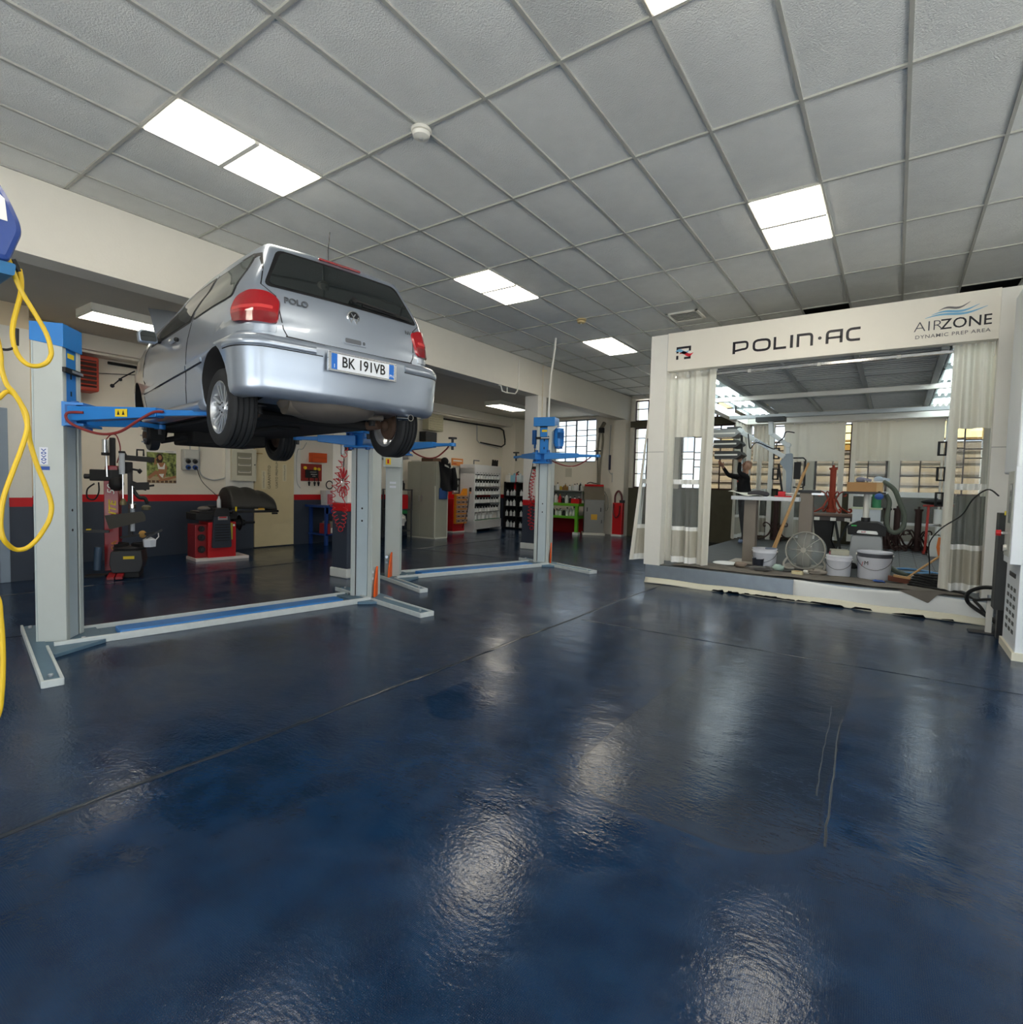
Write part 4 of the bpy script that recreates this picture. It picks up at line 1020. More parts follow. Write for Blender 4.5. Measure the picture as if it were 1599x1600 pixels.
b.stroke([(.017, 0), (.017, H_-.015)], w, f, ink2); b.stroke([(.0, H_-.014), (.13, H_-.014)]+se(.13, H_*.62, .06, H_*.38-.014, 90, -90)+[(.03, H_*.24)], .028, f, ink2)
f = hf(-1.685, 3.305); b.stroke(se(.115, H_/2, .098, H_/2-.014, 0, 360)[:-1], .03, f, ink2, closed=True)
f = hf(-1.425, 3.305); b.stroke([(.017, H_), (.017, .014), (.155, .014)], .03, f, ink2)
f = hf(-1.225, 3.305); b.stroke([(.017, 0), (.017, H_)], w, f, ink2)
f = hf(-1.15, 3.305); b.stroke([(.017, 0), (.017, H_-.014), (.11, H_-.014)]+se(.12, H_*.55, .055, H_*.45-.014, 90, 0)+[(.175, 0)], .031, f, ink2)
f = hf(-.905, 3.305); b.stroke(arc(.02, H_*.5, .011, .011, 0, 360, 12)[:-1], .018, f, ink2, closed=True)
f = hf(-.82, 3.305); b.stroke([(.017, 0), (.017, H_*.6)]+se(.07, H_*.6, .053, H_*.4-.014, 180, 90)+[(.17, H_-.014), (.17, 0)], .031, f, ink2); b.stroke([(.017, H_*.42), (.17, H_*.42)], .026, f, ink2)
f = hf(-.60, 3.305); b.stroke([(.15, H_-.014)]+se(.09, H_/2, .075, H_/2-.014, 90, 270)+[(.15, .014)], .03, f, ink2)
b.done('maker_lettering', header)
lg = B(); f = hf(-2.73, 3.315)
lg.stroke([(.02, .09), (.02, .165), (.20, .165), (.20, .11)], .03, f, ink2); lg.stroke([(.20, .055), (.20, .012), (.12, .012)], .03, f, ink2); lg.stroke([(.02, .055), (.02, .0)], .03, f, ink2)
for zc, m_, sh in ((.105, waveb, 0), (.068, waver, .06)):
    up = [(-.01+sh+.2*i/12, zc+.022*math.sin(2*PI*i/12)+.012) for i in range(13)]
    for i in range(12):
        t0 = .034*math.sin(PI*i/12)+.003; t1 = .034*math.sin(PI*(i+1)/12)+.003
        lg.hexa([f(up[i][0], up[i][1]-t0, .003), f(up[i+1][0], up[i+1][1]-t1, .003), f(up[i+1][0], up[i+1][1]+t1*.4, .003), f(up[i][0], up[i][1]+t0*.4, .003), f(up[i][0], up[i][1]-t0, .005), f(up[i+1][0], up[i+1][1]-t1, .005), f(up[i+1][0], up[i+1][1]+t1*.4, .005), f(up[i][0], up[i][1]+t0*.4, .005)], m_)
lg.done('square_logo', header)
HR = (PI/2, 0, 0)
text('AIR', 'model_lettering', header, .163, (.215, 7.998, 3.375), HR, thinink, off=-.0028, ext=.001, sx=1.08, spacing=1.05)
text('ZONE', 'model_lettering', header, .163, (.55, 7.998, 3.375), HR, ink2, off=.001, ext=.001, sx=1.0, spacing=1.02)
text('DYNAMIC PREP AREA', 'model_lettering', header, .056, (.43, 7.998, 3.262), HR, greyink, off=.0004, ext=.001, sx=1.13, spacing=1.12)
wv_ = B(); f = hf(.18, 3.47)
for k, (x0, z0, L) in enumerate(((.12, .07, .28), (.06, .03, .42), (0, 0, .55))):
    P_ = [(x0+L*i/16, z0+.05*(i/16)**1.5+.018*math.sin(2.2*PI*i/16)) for i in range(17)]
    for i in range(16):
        t0 = .011*math.sin(PI*i/16)+.0015; t1 = .011*math.sin(PI*(i+1)/16)+.0015
        q = [(P_[i][0], P_[i][1]-t0), (P_[i+1][0], P_[i+1][1]-t1), (P_[i+1][0], P_[i+1][1]+t1), (P_[i][0], P_[i][1]+t0)]
        wv_.hexa([f(a, c, 0) for a, c in q]+[f(a, c, .002) for a, c in q], waveb if k else greyink)
wv_.done('wave_logo', header)
# roof frame, filters, lamps
b = B()
b.box(-3.1, .95, 13.9, 14.05, 3.0, 3.14, boothw); b.box(-3.1, -2.95, 8.14, 14.3, 2.98, 3.12, boothw); b.box(.82, .95, 8.14, 14.3, 3.0, 3.16, boothw)
b.box(-2.95, .82, 10.75, 10.82, 3.08, 3.16, boothw); b.box(-3.1, .95, 8.14, 14.3, 3.5, 3.54, boothw); b.box(-2.4, .95, 13.95, 14.02, 3.1, 3.5, boothw)
b.box(-2.38, -2.30, 8.3, 13.9, 3.16, 3.24, filtbar); b.box(.36, .44, 8.3, 13.9, 3.16, 3.24, filtbar)
wd(b, 'roof_frame', BO, bev=.004)
b = B(); b.box(-2.3, .36, 8.2, 13.9, 3.25, 3.29, M('filter_backing', S(140, 142, 144), .9, noise=.1))
k = 0; y = 8.25
while y < 13.9: b.box(-2.3, .36, y, y+.03, 3.234, 3.25, filt); y += .14
for x in (-1.42, -.50): b.box(x-.03, x+.03, 8.2, 13.9, 3.20, 3.26, filtbar)
for y in (9.9, 11.9): b.box(-2.3, .36, y-.02, y+.02, 3.21, 3.26, filtbar)
wd(b, 'filter_ceiling', BO)
for x0, x1 in ((-2.93, -2.40), (.46, .82)):
    for y0 in (8.35, 9.75, 11.15, 12.55):
        b = B(); b.box(x0, x1, y0, y0+1.3, 3.24, 3.30, boxlamp); b.box(x0, x0+.02, y0, y0+1.3, 3.18, 3.24, boxlamp); b.box(x1-.02, x1, y0, y0+1.3, 3.18, 3.24, boxlamp); b.box(x0, x1, y0, y0+.02, 3.18, 3.24, boxlamp)
        lf = wd(b, 'light_fixture', BO)
        for q in (.25, .5, .75):
            c = B(); xx = x0+(x1-x0)*q; c.cyl((xx, y0+.06, 3.215), (xx, y0+1.24, 3.215), .017, tubeL, n=8); c.done('tube', lf)
b = B(); b.box(-2.86, .5, 8.2, 8.24, 3.09, 3.12, chrome)
for x in (-2.6, -1.75, -.9, -.05): b.box(x-.02, x+.02, 8.18, 8.2, 3.075, 3.12, boothw)
wd(b, 'curtain_rail', BO)
b = B(); b.box(-3.0, .9, 14.2, 14.26, 2.99, 3.03, chrome); wd(b, 'curtain_rail', BO)
# hose-hook brackets on white uprights
for (x, y) in ((-2.45, 14.12), (.80, 13.2)):
    b = B(); b.box(x-.05, x+.05, y, y+.08, .28, 3.0, boothw); up_ = wd(b, 'upright', BO, bev=.005)
    for z in (2.2, 1.72, 1.24):
        c = B(); s = 1 if x < 0 else -1
        c.box(x+s*.05, x+s*.17, y-.03, y-.01, z-.02, z+.01, black); c.box(x+s*.05, x+s*.17, y-.03, y-.01, z+.22, z+.25, black); c.box(min(x+s*.15, x+s*.19), max(x+s*.15, x+s*.19), y-.03, y+.0, z-.02, z+.25, black); c.box(min(x+s*.05, x+s*.08), max(x+s*.05, x+s*.08), y-.03, y, z-.02, z+.25, black)
        c.done('hook_bracket', up_)

# ---------------------------------------------------------------- curtains
pvcw = M('white_pvc_sheet', S(236, 232, 220), .38, noise=.04)
def lit_through(mt, f, col):
    n = mt.node_tree.nodes; l = mt.node_tree.links; p = n['Principled BSDF']; tr = n.new('ShaderNodeBsdfTranslucent'); tr.inputs[0].default_value = col+(1,)
    mx = n.new('ShaderNodeMixShader'); mx.inputs[0].default_value = f; l.new(p.outputs[0], mx.inputs[1]); l.new(tr.outputs[0], mx.inputs[2]); l.new(mx.outputs[0], n['Material Output'].inputs[0])
lit_through(pvcw, .4, (.92, .88, .78))
pvcb = M('white_pvc_band', S(242, 242, 238), .35, noise=.03)
pvcg = M('beige_grey_pvc_sheet', S(186, 182, 168), .5, noise=.06)
def clearpvc(name, op=.16):
    if name in MC: return MC[name]
    mt = bpy.data.materials.new(name); mt.use_nodes = True; n = mt.node_tree.nodes; l = mt.node_tree.links
    p = n['Principled BSDF']; p.inputs['Base Color'].default_value = S(205, 212, 210)+(1,); p.inputs['Roughness'].default_value = .08; p.inputs['Specular IOR Level'].default_value = .6
    t = n.new('ShaderNodeBsdfTransparent'); t.inputs[0].default_value = (.93, .95, .94, 1); mx = n.new('ShaderNodeMixShader')
    nz = n.new('ShaderNodeTexNoise'); nz.inputs['Scale'].default_value = 5; tc = n.new('ShaderNodeTexCoord'); l.new(tc.outputs['Object'], nz.inputs['Vector'])
    fr = n.new('ShaderNodeFresnel'); fr.inputs[0].default_value = 1.5; ad = n.new('ShaderNodeMath'); ad.inputs[1].default_value = op; l.new(fr.outputs[0], ad.inputs[0])
    bp = n.new('ShaderNodeBump'); bp.inputs['Strength'].default_value = .25; bp.inputs['Distance'].default_value = .03; l.new(nz.outputs['Fac'], bp.inputs['Height']); l.new(bp.outputs[0], p.inputs['Normal'])
    l.new(ad.outputs[0], mx.inputs[0]); l.new(t.outputs[0], mx.inputs[1]); l.new(p.outputs[0], mx.inputs[2]); l.new(mx.outputs[0], n['Material Output'].inputs[0]); MC[name] = mt; return mt
clearp = clearpvc('clear_pvc_sheet')
ZB = [('upper_sheet', 2.20, 3.17, pvcw), ('clear_panel', 1.57, 2.20, clearp), ('weld_band', 1.50, 1.57, pvcb), ('clear_panel', .87, 1.50, clearp), ('weld_band', .81, .87, pvcb), ('lower_sheet', .42, .81, pvcg), ('hem', .33, .42, pvcb)]
def curtain(name, label, base, wave, hems, nu=60, zb=None, parts=None, group=None):
    """wave(u,z)->(x,y); hems: list of (u0,u1) opaque vertical strips, the rest follows the bands"""
    t = thing(name, label, 'curtain', base, 0, group)
    zb = zb or ZB; edges = sorted(set([0, 1]+[e for h in hems for e in h]))
    def seg(u0, u1, z0, z1, m, nm):
        b = B(); n = max(2, int(nu*(u1-u0))); k = max(1, int((z1-z0)/.12))
        b.grid(lambda p, q: (lambda xy: (xy[0]-base[0], xy[1]-base[1], z0+(z1-z0)*q-base[2]))(wave(u0+(u1-u0)*p, z0+(z1-z0)*q)), n, k, m)
        b.done(nm, t, recalc=False)
    for a, c in zip(edges[:-1], edges[1:]):
        if any(h[0] <= a and c <= h[1] for h in hems): seg(a, c, zb[-1][1], zb[0][2], pvcw, 'side_hem')
        else:
            for nm, z0, z1, m in zb: seg(a, c, z0, z1, m, nm)
    b = B()
    for i in range(7):
        x, y = wave(i/6, 3.15); b.box(x-base[0]-.012, x-base[0]+.012, y-base[1]-.012, y-base[1]+.012, zb[0][2]-base[2]-.03, zb[0][2]-base[2]+.03, boothw)
    b.done('rail_clips', t)
    return t
def pleat(u, z, n, a, ph=0):
    tp = .55+.45*(3.2-z)/2.9
    return a*tp*(math.sin(2*PI*n*u+ph)+.45*math.sin(2*PI*n*2.3*u+1.3+ph+.5*z))
curtain('prep_booth_curtain', 'gathered white and clear plastic curtain beside the left booth post', (-2.5, 8.12, .31),
    lambda u, z: (-2.86+.67*u+.03*math.sin(3*z)*u*(1-u), 8.17-.09*(1-z/3.2)*u+pleat(u, z, 3.1, .052)), [(0, .14), (.74, 1.0)])
curtain('prep_booth_curtain', 'gathered white and clear plastic curtain at the right booth post', (.68, 8.14, .33),
    lambda u, z: (.47+.40*u+.05*(1-z/3.2)*(u-.2), 8.16-.05*u+pleat(u, z, 2.4, .06, 1.0)), [(0, .2)])
curtain('prep_booth_curtain', 'folded plastic curtain hanging outside the left booth post', (-3.2, 8.4, .31),
    lambda u, z: (-3.13-.06*u-.035*(3.1-z)*u+pleat(u, z, 1.5, .012), 8.22-.45*u*(3.1-z)/2.8+.1*u), [(.85, 1)], nu=24)
# rear curtains: opaque strips between the window openings
def rear(u0, u1):
    return lambda u, z: (u0+(u1-u0)*u, 14.22+pleat(u, z, 6*(u1-u0)/1.5, .03 if z > 2 else .018)*(.5+.5*math.sin(7*u)))
ZR = [('upper_sheet', 2.14, 2.99, pvcw), ('clear_panel', 1.48, 2.14, clearp), ('weld_band', 1.37, 1.48, pvcb), ('clear_panel', .84, 1.37, clearp), ('weld_band', .78, .84, pvcb), ('lower_sheet', .44, .78, pvcg), ('hem', .36, .44, pvcb)]
def uf(x, a, c): return (x-a)/(c-a)
curtain('prep_booth_curtain', 'pleated rear booth curtain left of the vertical gap', (-1.6, 14.22, .36), rear(-2.2, -.97), [(0, uf(-1.92, -2.2, -.97)), (uf(-1.08, -2.2, -.97), 1)], zb=ZR)
curtain('prep_booth_curtain', 'wide pleated rear booth curtain right of the vertical gap', (0, 14.22, .36), rear(-.85, .76), [(0, uf(-.76, -.85, .76)), (uf(-.13, -.85, .76), uf(.05, -.85, .76)), (uf(.72, -.85, .76), 1)], zb=ZR)
curtain('prep_booth_curtain', 'drawn-back curtain at the left rear corner of the booth', (-3.0, 13.6, .31), lambda u, z: (-3.0+pleat(u, z, 4, .04), 12.95+1.2*u), [(0, .25)], zb=[(a, z0, min(z1, 2.98), m) for a, z0, z1, m in ZB])
curtain('prep_booth_curtain', 'bunched white curtain behind the lamp arm in the booth', (-2.6, 14.2, .36), lambda u, z: (-2.88+.36*u, 14.25+pleat(u, z, 3, .04)), [(.3, .6)], zb=ZR)

# ---------------------------------------------------------------- control cabinet at the right edge
cabw = M('cabinet_white', S(226, 231, 236), .4, noise=.03); cabs = M('cabinet_side_grey', S(186, 188, 182), .4, noise=.05)
K = thing('control_cabinet', 'tall white control cabinet of the booth with a red stop button', 'control cabinet', (1.4, 7.1, 0))
b = B(); b.box(.92, 2.0, 6.43, 7.1, .06, .86, cabw); wd(b, 'lower_case', K, bev=.006)
b = B(); b.box(.90, 2.02, 6.41, 7.12, 0, .07, M('cream_plinth', S(216, 212, 194), .6, noise=.08)); wd(b, 'plinth', K)
b = B(); b.box(.85, 2.0, 6.43, 6.78, .84, 1.70, cabw); cbx = wd(b, 'control_box', K, bev=.006)
b = B(); b.box(.90, 2.1, 6.80, 7.5, 1.66, 3.44, cabw); wd(b, 'air_unit', K, bev=.02, bseg=3)
b = B(); b.box(.844, .85, 6.46, 6.75, .9, 1.66, cabs); b.box(.839, .845, 6.5, 6.6, 1.2, 1.55, M('dark_display', S(120, 124, 122), .15)); wd(b, 'control_panel', K)
b = B(); b.cyl((.85, 6.70, 1.10), (.81, 6.70, 1.10), .014, chrome, n=12); b.cyl((.81, 6.70, 1.10), (.775, 6.70, 1.10), .028, M('stop_red', S(214, 40, 44), .35), n=16); wd(b, 'stop_button', K)
b = B(); b.cyl((.85, 6.62, .97), (.82, 6.62, .97), .03, boothw, n=14); b.bar((.818, 6.62, .94), (.818, 6.62, 1.0), .012, .02, black); wd(b, 'main_switch', K)
b = B(); b.cyl((.86, 6.80, 1.26), (.86, 6.80, 1.30), .022, M('yellow_lamp', S(220, 205, 60), .4), n=12); wd(b, 'signal_lamp', K)
b = B()
for r in range(6):
    for c in range(3): b.box(.917, .9205, 6.56+c*.16, 6.65+c*.16, .2+r*.075, .235+r*.075, M('vent_slot_dark', S(80, 84, 84), .6))
b.box(.914, .921, 6.6, 6.9, .70, .74, dark); wd(b, 'vents', K)
# dark duct leg between booth and cabinet
t = thing('cable_duct', 'dark upright cable duct between the booth and the white control cabinet', 'duct', (.95, 7.4, 0))
b = B(); b.box(.86, 1.0, 7.25, 7.45, .30, 1.27, M('duct_dark_grey', S(64, 66, 66), .5)); b.box(.9, .98, 7.3, 7.4, 0, .3, dark); wd(b, 'duct', t, bev=.004)
t = thing('floor_bracket', 'small white angle bracket standing on the floor below the black hoses', 'bracket', (.86, 7.55, 0))
b = B(); b.box(.84, .89, 7.53, 7.57, .0, .36, boothw); b.cyl((.865, 7.55, .36), (.865, 7.55, .40), .025, galv, n=12); wd(b, 'upright', t, bev=.003)
b = B(); b.box(.70, .92, 7.45, 7.62, 0, .008, dark); wd(b, 'base_plate', t)
# ================================================================ inside the booth
PZ = .283
skin = M('skin', S(196, 150, 124), .55, noise=.08); blackcloth = M('black_cotton', S(22, 22, 25), .85, noise=.2); trouser = M('grey_black_trousers', S(52, 54, 58), .85, noise=.3, nscale=9)
shoem = M('blue_grey_shoe', S(120, 136, 168), .6); hairm = M('shaved_hair', S(150, 114, 94), .8)
def person():
    base = V((-2.65, 12.47, PZ)); F_ = V((-.82, -.57, 0)); L_ = V((.57, -.82, 0))
    def W_(f, l, z): return base+F_*f+L_*l+V((0, 0, z))
    J = {'pelvis': ((0,0,.95), .13), 'belly': ((.0,0,1.08), .135), 'chest': ((.02,0,1.28), .155), 'neck0': ((.02,0,1.45), .085), 'neck': ((-.02,0,1.60), .056),
     'hl': ((.0,.09,.90), .10), 'kl': ((.06,.11,.50), .066), 'al': ((.0,.11,.10), .045), 'fl': ((.14,.12,.045), .042), 'hl2': ((-.045,.11,.05), .04),
     'hr': ((0,-.09,.90), .10), 'kr': ((-.03,-.11,.50), .066), 'ar': ((-.12,-.12,.10), .045), 'fr': ((.03,-.13,.045), .042), 'hr2': ((-.165,-.12,.05), .04),
     'sl': ((.03,.17,1.43), .07), 'el': ((.22,.20,1.52), .048), 'wl': ((.17,.10,1.77), .034), 'sr': ((.05,-.16,1.43), .07), 'er': ((.30,-.16,1.47), .048), 'wr': ((.48,-.06,1.66), .034)}
    E_ = [('pelvis','belly'),('belly','chest'),('chest','neck0'),('neck0','neck'),('pelvis','hl'),('hl','kl'),('kl','al'),('al','fl'),('al','hl2'),('pelvis','hr'),('hr','kr'),('kr','ar'),('ar','fr'),('ar','hr2'),('chest','sl'),('sl','el'),('el','wl'),('chest','sr'),('sr','er'),('er','wr')]
    names = list(J); me = bpy.data.meshes.new('person_skeleton'); me.from_pydata([tuple(W_(*J[n][0])) for n in names], [(names.index(a), names.index(c)) for a, c in E_], [])
    o = bpy.data.objects.new('tmp', me); C.objects.link(o); md = o.modifiers.new('skin', 'SKIN'); md.use_smooth_shade = True
    for i, n in enumerate(names):
        d = me.skin_vertices[0].data[i]; r = J[n][1]; d.radius = (r, r*(.8 if n in ('chest', 'belly', 'pelvis') else 1)); d.use_root = n == 'pelvis'
    sb = o.modifiers.new('sub', 'SUBSURF'); sb.levels = 2; sb.render_levels = 2
    bpy.context.view_layer.update(); dg = bpy.context.evaluated_depsgraph_get(); m2 = bpy.data.meshes.new_from_object(o.evaluated_get(dg)); bpy.data.objects.remove(o, do_unlink=True)
    b = B(); b.ms = [blackcloth, trouser, skin, shoem]; b.bm.from_mesh(m2)
    wl = W_(*J['wl'][0]); wr = W_(*J['wr'][0])
    for f_ in b.bm.faces:
        c = f_.calc_center_median(); z = c.z-PZ; f_.smooth = True
        f_.material_index = 2 if (z > 1.50 and (c-W_(-.02,0,1.52)).length < .11) or (c-wl).length < .06 or (c-wr).length < .06 else (0 if z > .93 else (1 if z > .10 else 3))
    # head: skull, jaw, nose, ears, looking up towards the lamp
    hc = W_(-.03, 0, 1.67); up = (V((0,0,1))-F_*.35).normalized(); fd = (F_+V((0,0,.35))).normalized()
    def hp(f, l, u): return hc+fd*f+L_*l+up*u
    g = []
    for i in range(13):
        t = PI*i/12; row = []
        for j in range(16):
            a = 2*PI*j/16; sx = math.sin(t)*math.cos(a); sy = math.sin(t)*math.sin(a); cz = math.cos(t)
            jaw = 1-.22*max(0, -cz)*(1 if sx < .2 else .55); row.append(b.v(hp(.098*sx*jaw+.018*max(0, -cz)*max(0, sx), .076*sy*jaw, .118*cz)))
        g.append(row)
    for i in range(12):
        for j in range(16): b.f([g[i][j], g[i+1][j], g[i+1][(j+1) % 16], g[i][(j+1) % 16]], skin, True)
    b.tube([hp(.09, 0, .015), hp(.125, 0, -.02), hp(.10, 0, -.03)], [.009, .015, .012], skin, n=8)
    for s in (1, -1):
        b.sph(hp(-.005, s*.078, -.01), .026, skin, (.8, .5, 1.2), n=8, k=6); b.sph(hp(.085, s*.032, .012), .010, M('eye_dark', (.03,.02,.02), .3), n=8, k=6)
    b.tube([hp(.088, .025, -.06), hp(.096, 0, -.06), hp(.088, -.025, -.06)], .006, M('lip', S(150, 90, 80), .5), n=6)
    # hands: palm, four fingers, thumb
    for w_, el, curl in ((wl, W_(*J['el'][0]), 1), (wr, W_(*J['er'][0]), 1)):
        d = (w_-el).normalized(); sd = d.cross(V((0,0,1))).normalized(); nn = sd.cross(d)
        b.obox(w_+d*.05, (.05, .038, .014), skin, d, sd, nn)
        for k, (off, L) in enumerate(((-.03, .065), (-.01, .078), (.01, .074), (.03, .058))):
            p0 = w_+d*.09+sd*off; p1 = p0+d*L*.5+nn*.006; p2 = p1+(d*.6+nn*.8).normalized()*L*.45; b.tube([p0, p1, p2], [.0095, .0085, .007], skin, n=6)
        b.tube([w_+d*.03-sd*.035, w_+d*.06-sd*.06+nn*.015, w_+d*.085-sd*.055+nn*.035], [.012, .010, .008], skin, n=6)
    o = b.done('person', ang=60); tag(o, 'person in black top working under the lamp with both arms raised', 'person')
    h = B(); g = []
    for i in range(7):
        t = .05+1.0*i/6; g.append([h.v(hp(.1*math.sin(t)*math.cos(2*PI*j/16)-.006, .079*math.sin(t)*math.sin(2*PI*j/16), .121*math.cos(t))) for j in range(16)])
    for i in range(6):
        for j in range(16): h.f([g[i][j], g[i+1][j], g[i+1][(j+1) % 16], g[i][(j+1) % 16]], hairm, True)
    hh = h.done('hair', o)
    e = B(); q = W_(.17, .03, 1.34); e.obox(q, (.004, .016, .016), M('red_chest_badge', S(200, 60, 60), .5), F_, L_); e.done('chest_badge', o)
person()
# infrared drying lamp on its ceiling track
armw = M('lamp_arm_white', S(218, 222, 222), .35); armg = M('lamp_arm_grey_blue', S(150, 162, 172), .4); cass = M('cassette_grey', S(150, 152, 150), .4); cassd = M('cassette_dark', S(62, 64, 64), .5, noise=.1)
T = thing('drying_lamp', 'white jointed drying lamp arm with dark cassettes hanging inside the booth', 'drying lamp', (-2.15, 12.2, 2.9)); y = 12.2
b = B(); b.box(-2.95, .8, y-.05, y+.05, 2.92, 2.99, filtbar); b.box(-2.42, -1.88, y-.12, y+.12, 2.84, 2.93, cassd); wd(b, 'track', T)
b = B(); b.bar((-2.15, y, 2.86), (-2.13, y, 2.58), .09, .09, armw); b.bar((-2.15, y, 2.62), (-1.80, y, 2.34), .085, .075, armw, (0,1,0)); b.bar((-1.82, y, 2.38), (-1.79, y, 2.05), .07, .07, armw); b.cyl((-1.81, y-.06, 2.36), (-1.81, y+.06, 2.36), .05, armw); wd(b, 'upper_arm', T, bev=.008)
b = B(); b.bar((-2.72, y-.05, 2.66), (-1.86, y-.05, 2.12), .09, .11, armw, (0,1,0)); b.cyl((-2.72, y-.12, 2.66), (-2.72, y+.06, 2.66), .07, armw); fa = wd(b, 'fore_arm', T, bev=.008)
text('ELETTRIC', 'arm_lettering', fa, .075, (-2.28, y-.107, 2.385), (PI/2, math.radians(32), 0), M('arm_blue_ink', S(90, 120, 160), .5), ext=.001)
b = B(); b.prism(rnd_poly([(-1.95, 2.0), (-1.86, 2.18), (-1.72, 2.2), (-1.70, 1.9), (-1.72, 1.40), (-1.80, 1.40), (-1.82, 1.85)], .04), lambda u, v, w: (u, y+w, v), -.05, .03, armg); wd(b, 'elbow_bracket', T, bev=.006)
b = B(); b.bar((-1.96, y-.06, 1.98), (-1.86, y-.06, 1.36), .035, .035, black); wd(b, 'gas_strut', T)
b = B(); b.tube(rnd3 := [V(p) for p in ((-1.70, y-.05, 2.10), (-1.52, y-.05, 2.10), (-1.48, y-.05, 2.06), (-1.48, y-.05, 1.56), (-1.52, y-.05, 1.52), (-1.68, y-.05, 1.52))], .014, black, n=8); b.box(-1.68, -1.56, y-.06, y-.02, 1.68, 2.02, black); wd(b, 'control_console', T)
b = B(); b.tube(spl([(-2.55, y-.1, 2.6), (-2.5, y-.12, 2.3), (-2.38, y-.1, 2.42), (-2.05, y-.1, 2.28), (-2.0, y-.08, 2.4), (-1.9, y-.05, 2.5), (-1.85, y-.05, 2.62), (-1.7, y-.05, 2.6)]), .012, black, n=6); wd(b, 'cable', T)
for k, (z, dx) in enumerate(((2.62, 0), (2.40, .03), (2.17, .06))):
    b = B(); b.prism(rnd_poly([(-3.24+dx, z-.085), (-2.80+dx, z-.085), (-2.69+dx, z+.0), (-2.75+dx, z+.075), (-3.24+dx, z+.085)], .02), lambda u, v, w: (u, y+w, v), -.22, .28, cass if k < 1 else cassd); c_ = wd(b, 'cassette', T, bev=.006)
    c = B(); c.box(-3.24+dx, -2.78+dx, y-.222, y-.218, z-.02, z+.012, boothw); c.box(-3.2+dx, -2.85+dx, y-.2, y+.26, z-.092, z-.085, chrome); c.done('reflector', c_)
b = B(); b.bar((-2.70, y, 2.6), (-2.68, y, 2.2), .04, .04, cassd); b.box(-2.98, -2.72, y-.1, y+.1, 2.66, 2.76, cassd); wd(b, 'cassette_yoke', T)
# white topped worktable on two pedestals
pedm = M('pedestal_taupe', S(138, 128, 118), .6, noise=.1)
T = thing('worktable', 'white-topped worktable on two square taupe pedestals in the booth', 'table', (-1.5, 9.35, PZ))
b = B(); b.box(-2.12, -1.16, 9.05, 9.75, 1.285, 1.345, M('worktop_white', S(226, 230, 236), .4)); wd(b, 'tabletop', T, bev=.008)
b = B(); b.grid(lambda u, v: (-2.16+.5*u, 9.02+.72*v, 1.352+.06*(1-u)**2+.012*math.sin(9*u+5*v)), 16, 12, M('cloth_offwhite', S(226, 224, 210), .7)); wd(b, 'paper_sheet', T, solid=.003)
for x, y0, zt in ((-1.86, 9.28, 1.285), (-1.09, 9.32, 1.42)):
    b = B(); b.box(x-.09, x+.09, y0-.09, y0+.09, PZ+.02, zt, pedm); b.box(x-.26, x+.26, y0-.24, y0+.24, PZ, PZ+.03, M('pedestal_foot', S(176, 168, 156), .6)); wd(b, 'pedestal', T, bev=.008)
b = B(); b.box(-1.2, -.92, 9.2, 9.45, 1.42, 1.46, dark); b.box(-1.02, -.86, 9.22, 9.4, 1.39, 1.42, galv); wd(b, 'end_bracket', T)
tag((lambda b: b.sph((-1.78, 9.35, 1.38), .15, M('dark_grey_cloth', S(64, 62, 66), .9), (1.1, .9, .4)).done('rag'))(B()), 'dark crumpled rag on the white worktable', 'rag')
b = B(); b.box(-1.52, -1.30, 9.2, 9.34, 1.346, 1.365, M('red_plastic', S(206, 30, 44), .4)); b.box(-1.48, -1.38, 9.24, 9.3, 1.365, 1.43, M('red_plastic', S(206,30,44), .4)); b.cyl((-1.38, 9.27, 1.40), (-1.28, 9.27, 1.40), .012, boothw, n=8)
tag(b.done('hand_sander', bev=.004), 'small red hand tool on the white worktable', 'tool')
# rust-red and brown cast-iron table bases
ironr = M('rust_red_oxide', S(150, 58, 36), .7, noise=.2, nscale=12); ironb = M('brown_cast_iron', S(62, 40, 36), .65, noise=.2, nscale=12)
def iron_base(label, x, y, z0, h, m, s=1.0, group=None, arms=4, scroll=.24):
    t = thing('table_base', label, 'table base', (x, y, z0), 0, group)
    b = B(); b.cyl((0, 0, .05), (0, 0, h), .055*s, m, n=16); b.cyl((0, 0, h-.04), (0, 0, h), .075*s, m, n=16); b.cyl((0, 0, h), (0, 0, h+.05), .02, m, n=8); b.done('stem', t)
    b = B()
    for k in range(arms):
        a = 2*PI*k/arms+.5; ca, sa = math.cos(a), math.sin(a)
        f = lambda r, z: (ca*r*s, sa*r*s, z)
        b.tube(spl([f(.05, .30), f(.10, .24), f(.16, .13), f(.26, .06), f(.34, .03), f(.38, .05), f(.37, .09), f(.33, .085)]), .018*s, m, n=6)
        b.tube(spl([f(.06, .22), f(.12, .36), f(.20, .42), f(.26, .40), f(.26, .34), f(.21, .34)]), .013*s, m, n=6)
    b.cyl((0,0,0.02), (0,0,.08), .09*s, m, n=14); b.done('scroll_feet', t)
    return t
T = thing('folding_workbench', 'folding workbench with brown top and black legs inside the booth', 'workbench', (-1.0, 12.2, PZ))
b = B(); b.box(-1.38, -.62, 11.95, 12.45, .985, 1.03, M('bench_brown_board', S(120, 96, 84), .6, noise=.2)); b.box(-1.34, -.64, 11.98, 12.42, .90, .985, M('bench_frame_dark', S(72, 64, 62), .5)); wd(b, 'bench_top', T, bev=.004)
b = B()
for x in (-1.22, -.95, -.72): b.box(x-.04, x+.05, 11.955, 11.975, .90, .96, boothw)
wd(b, 'clamp_pads', T)
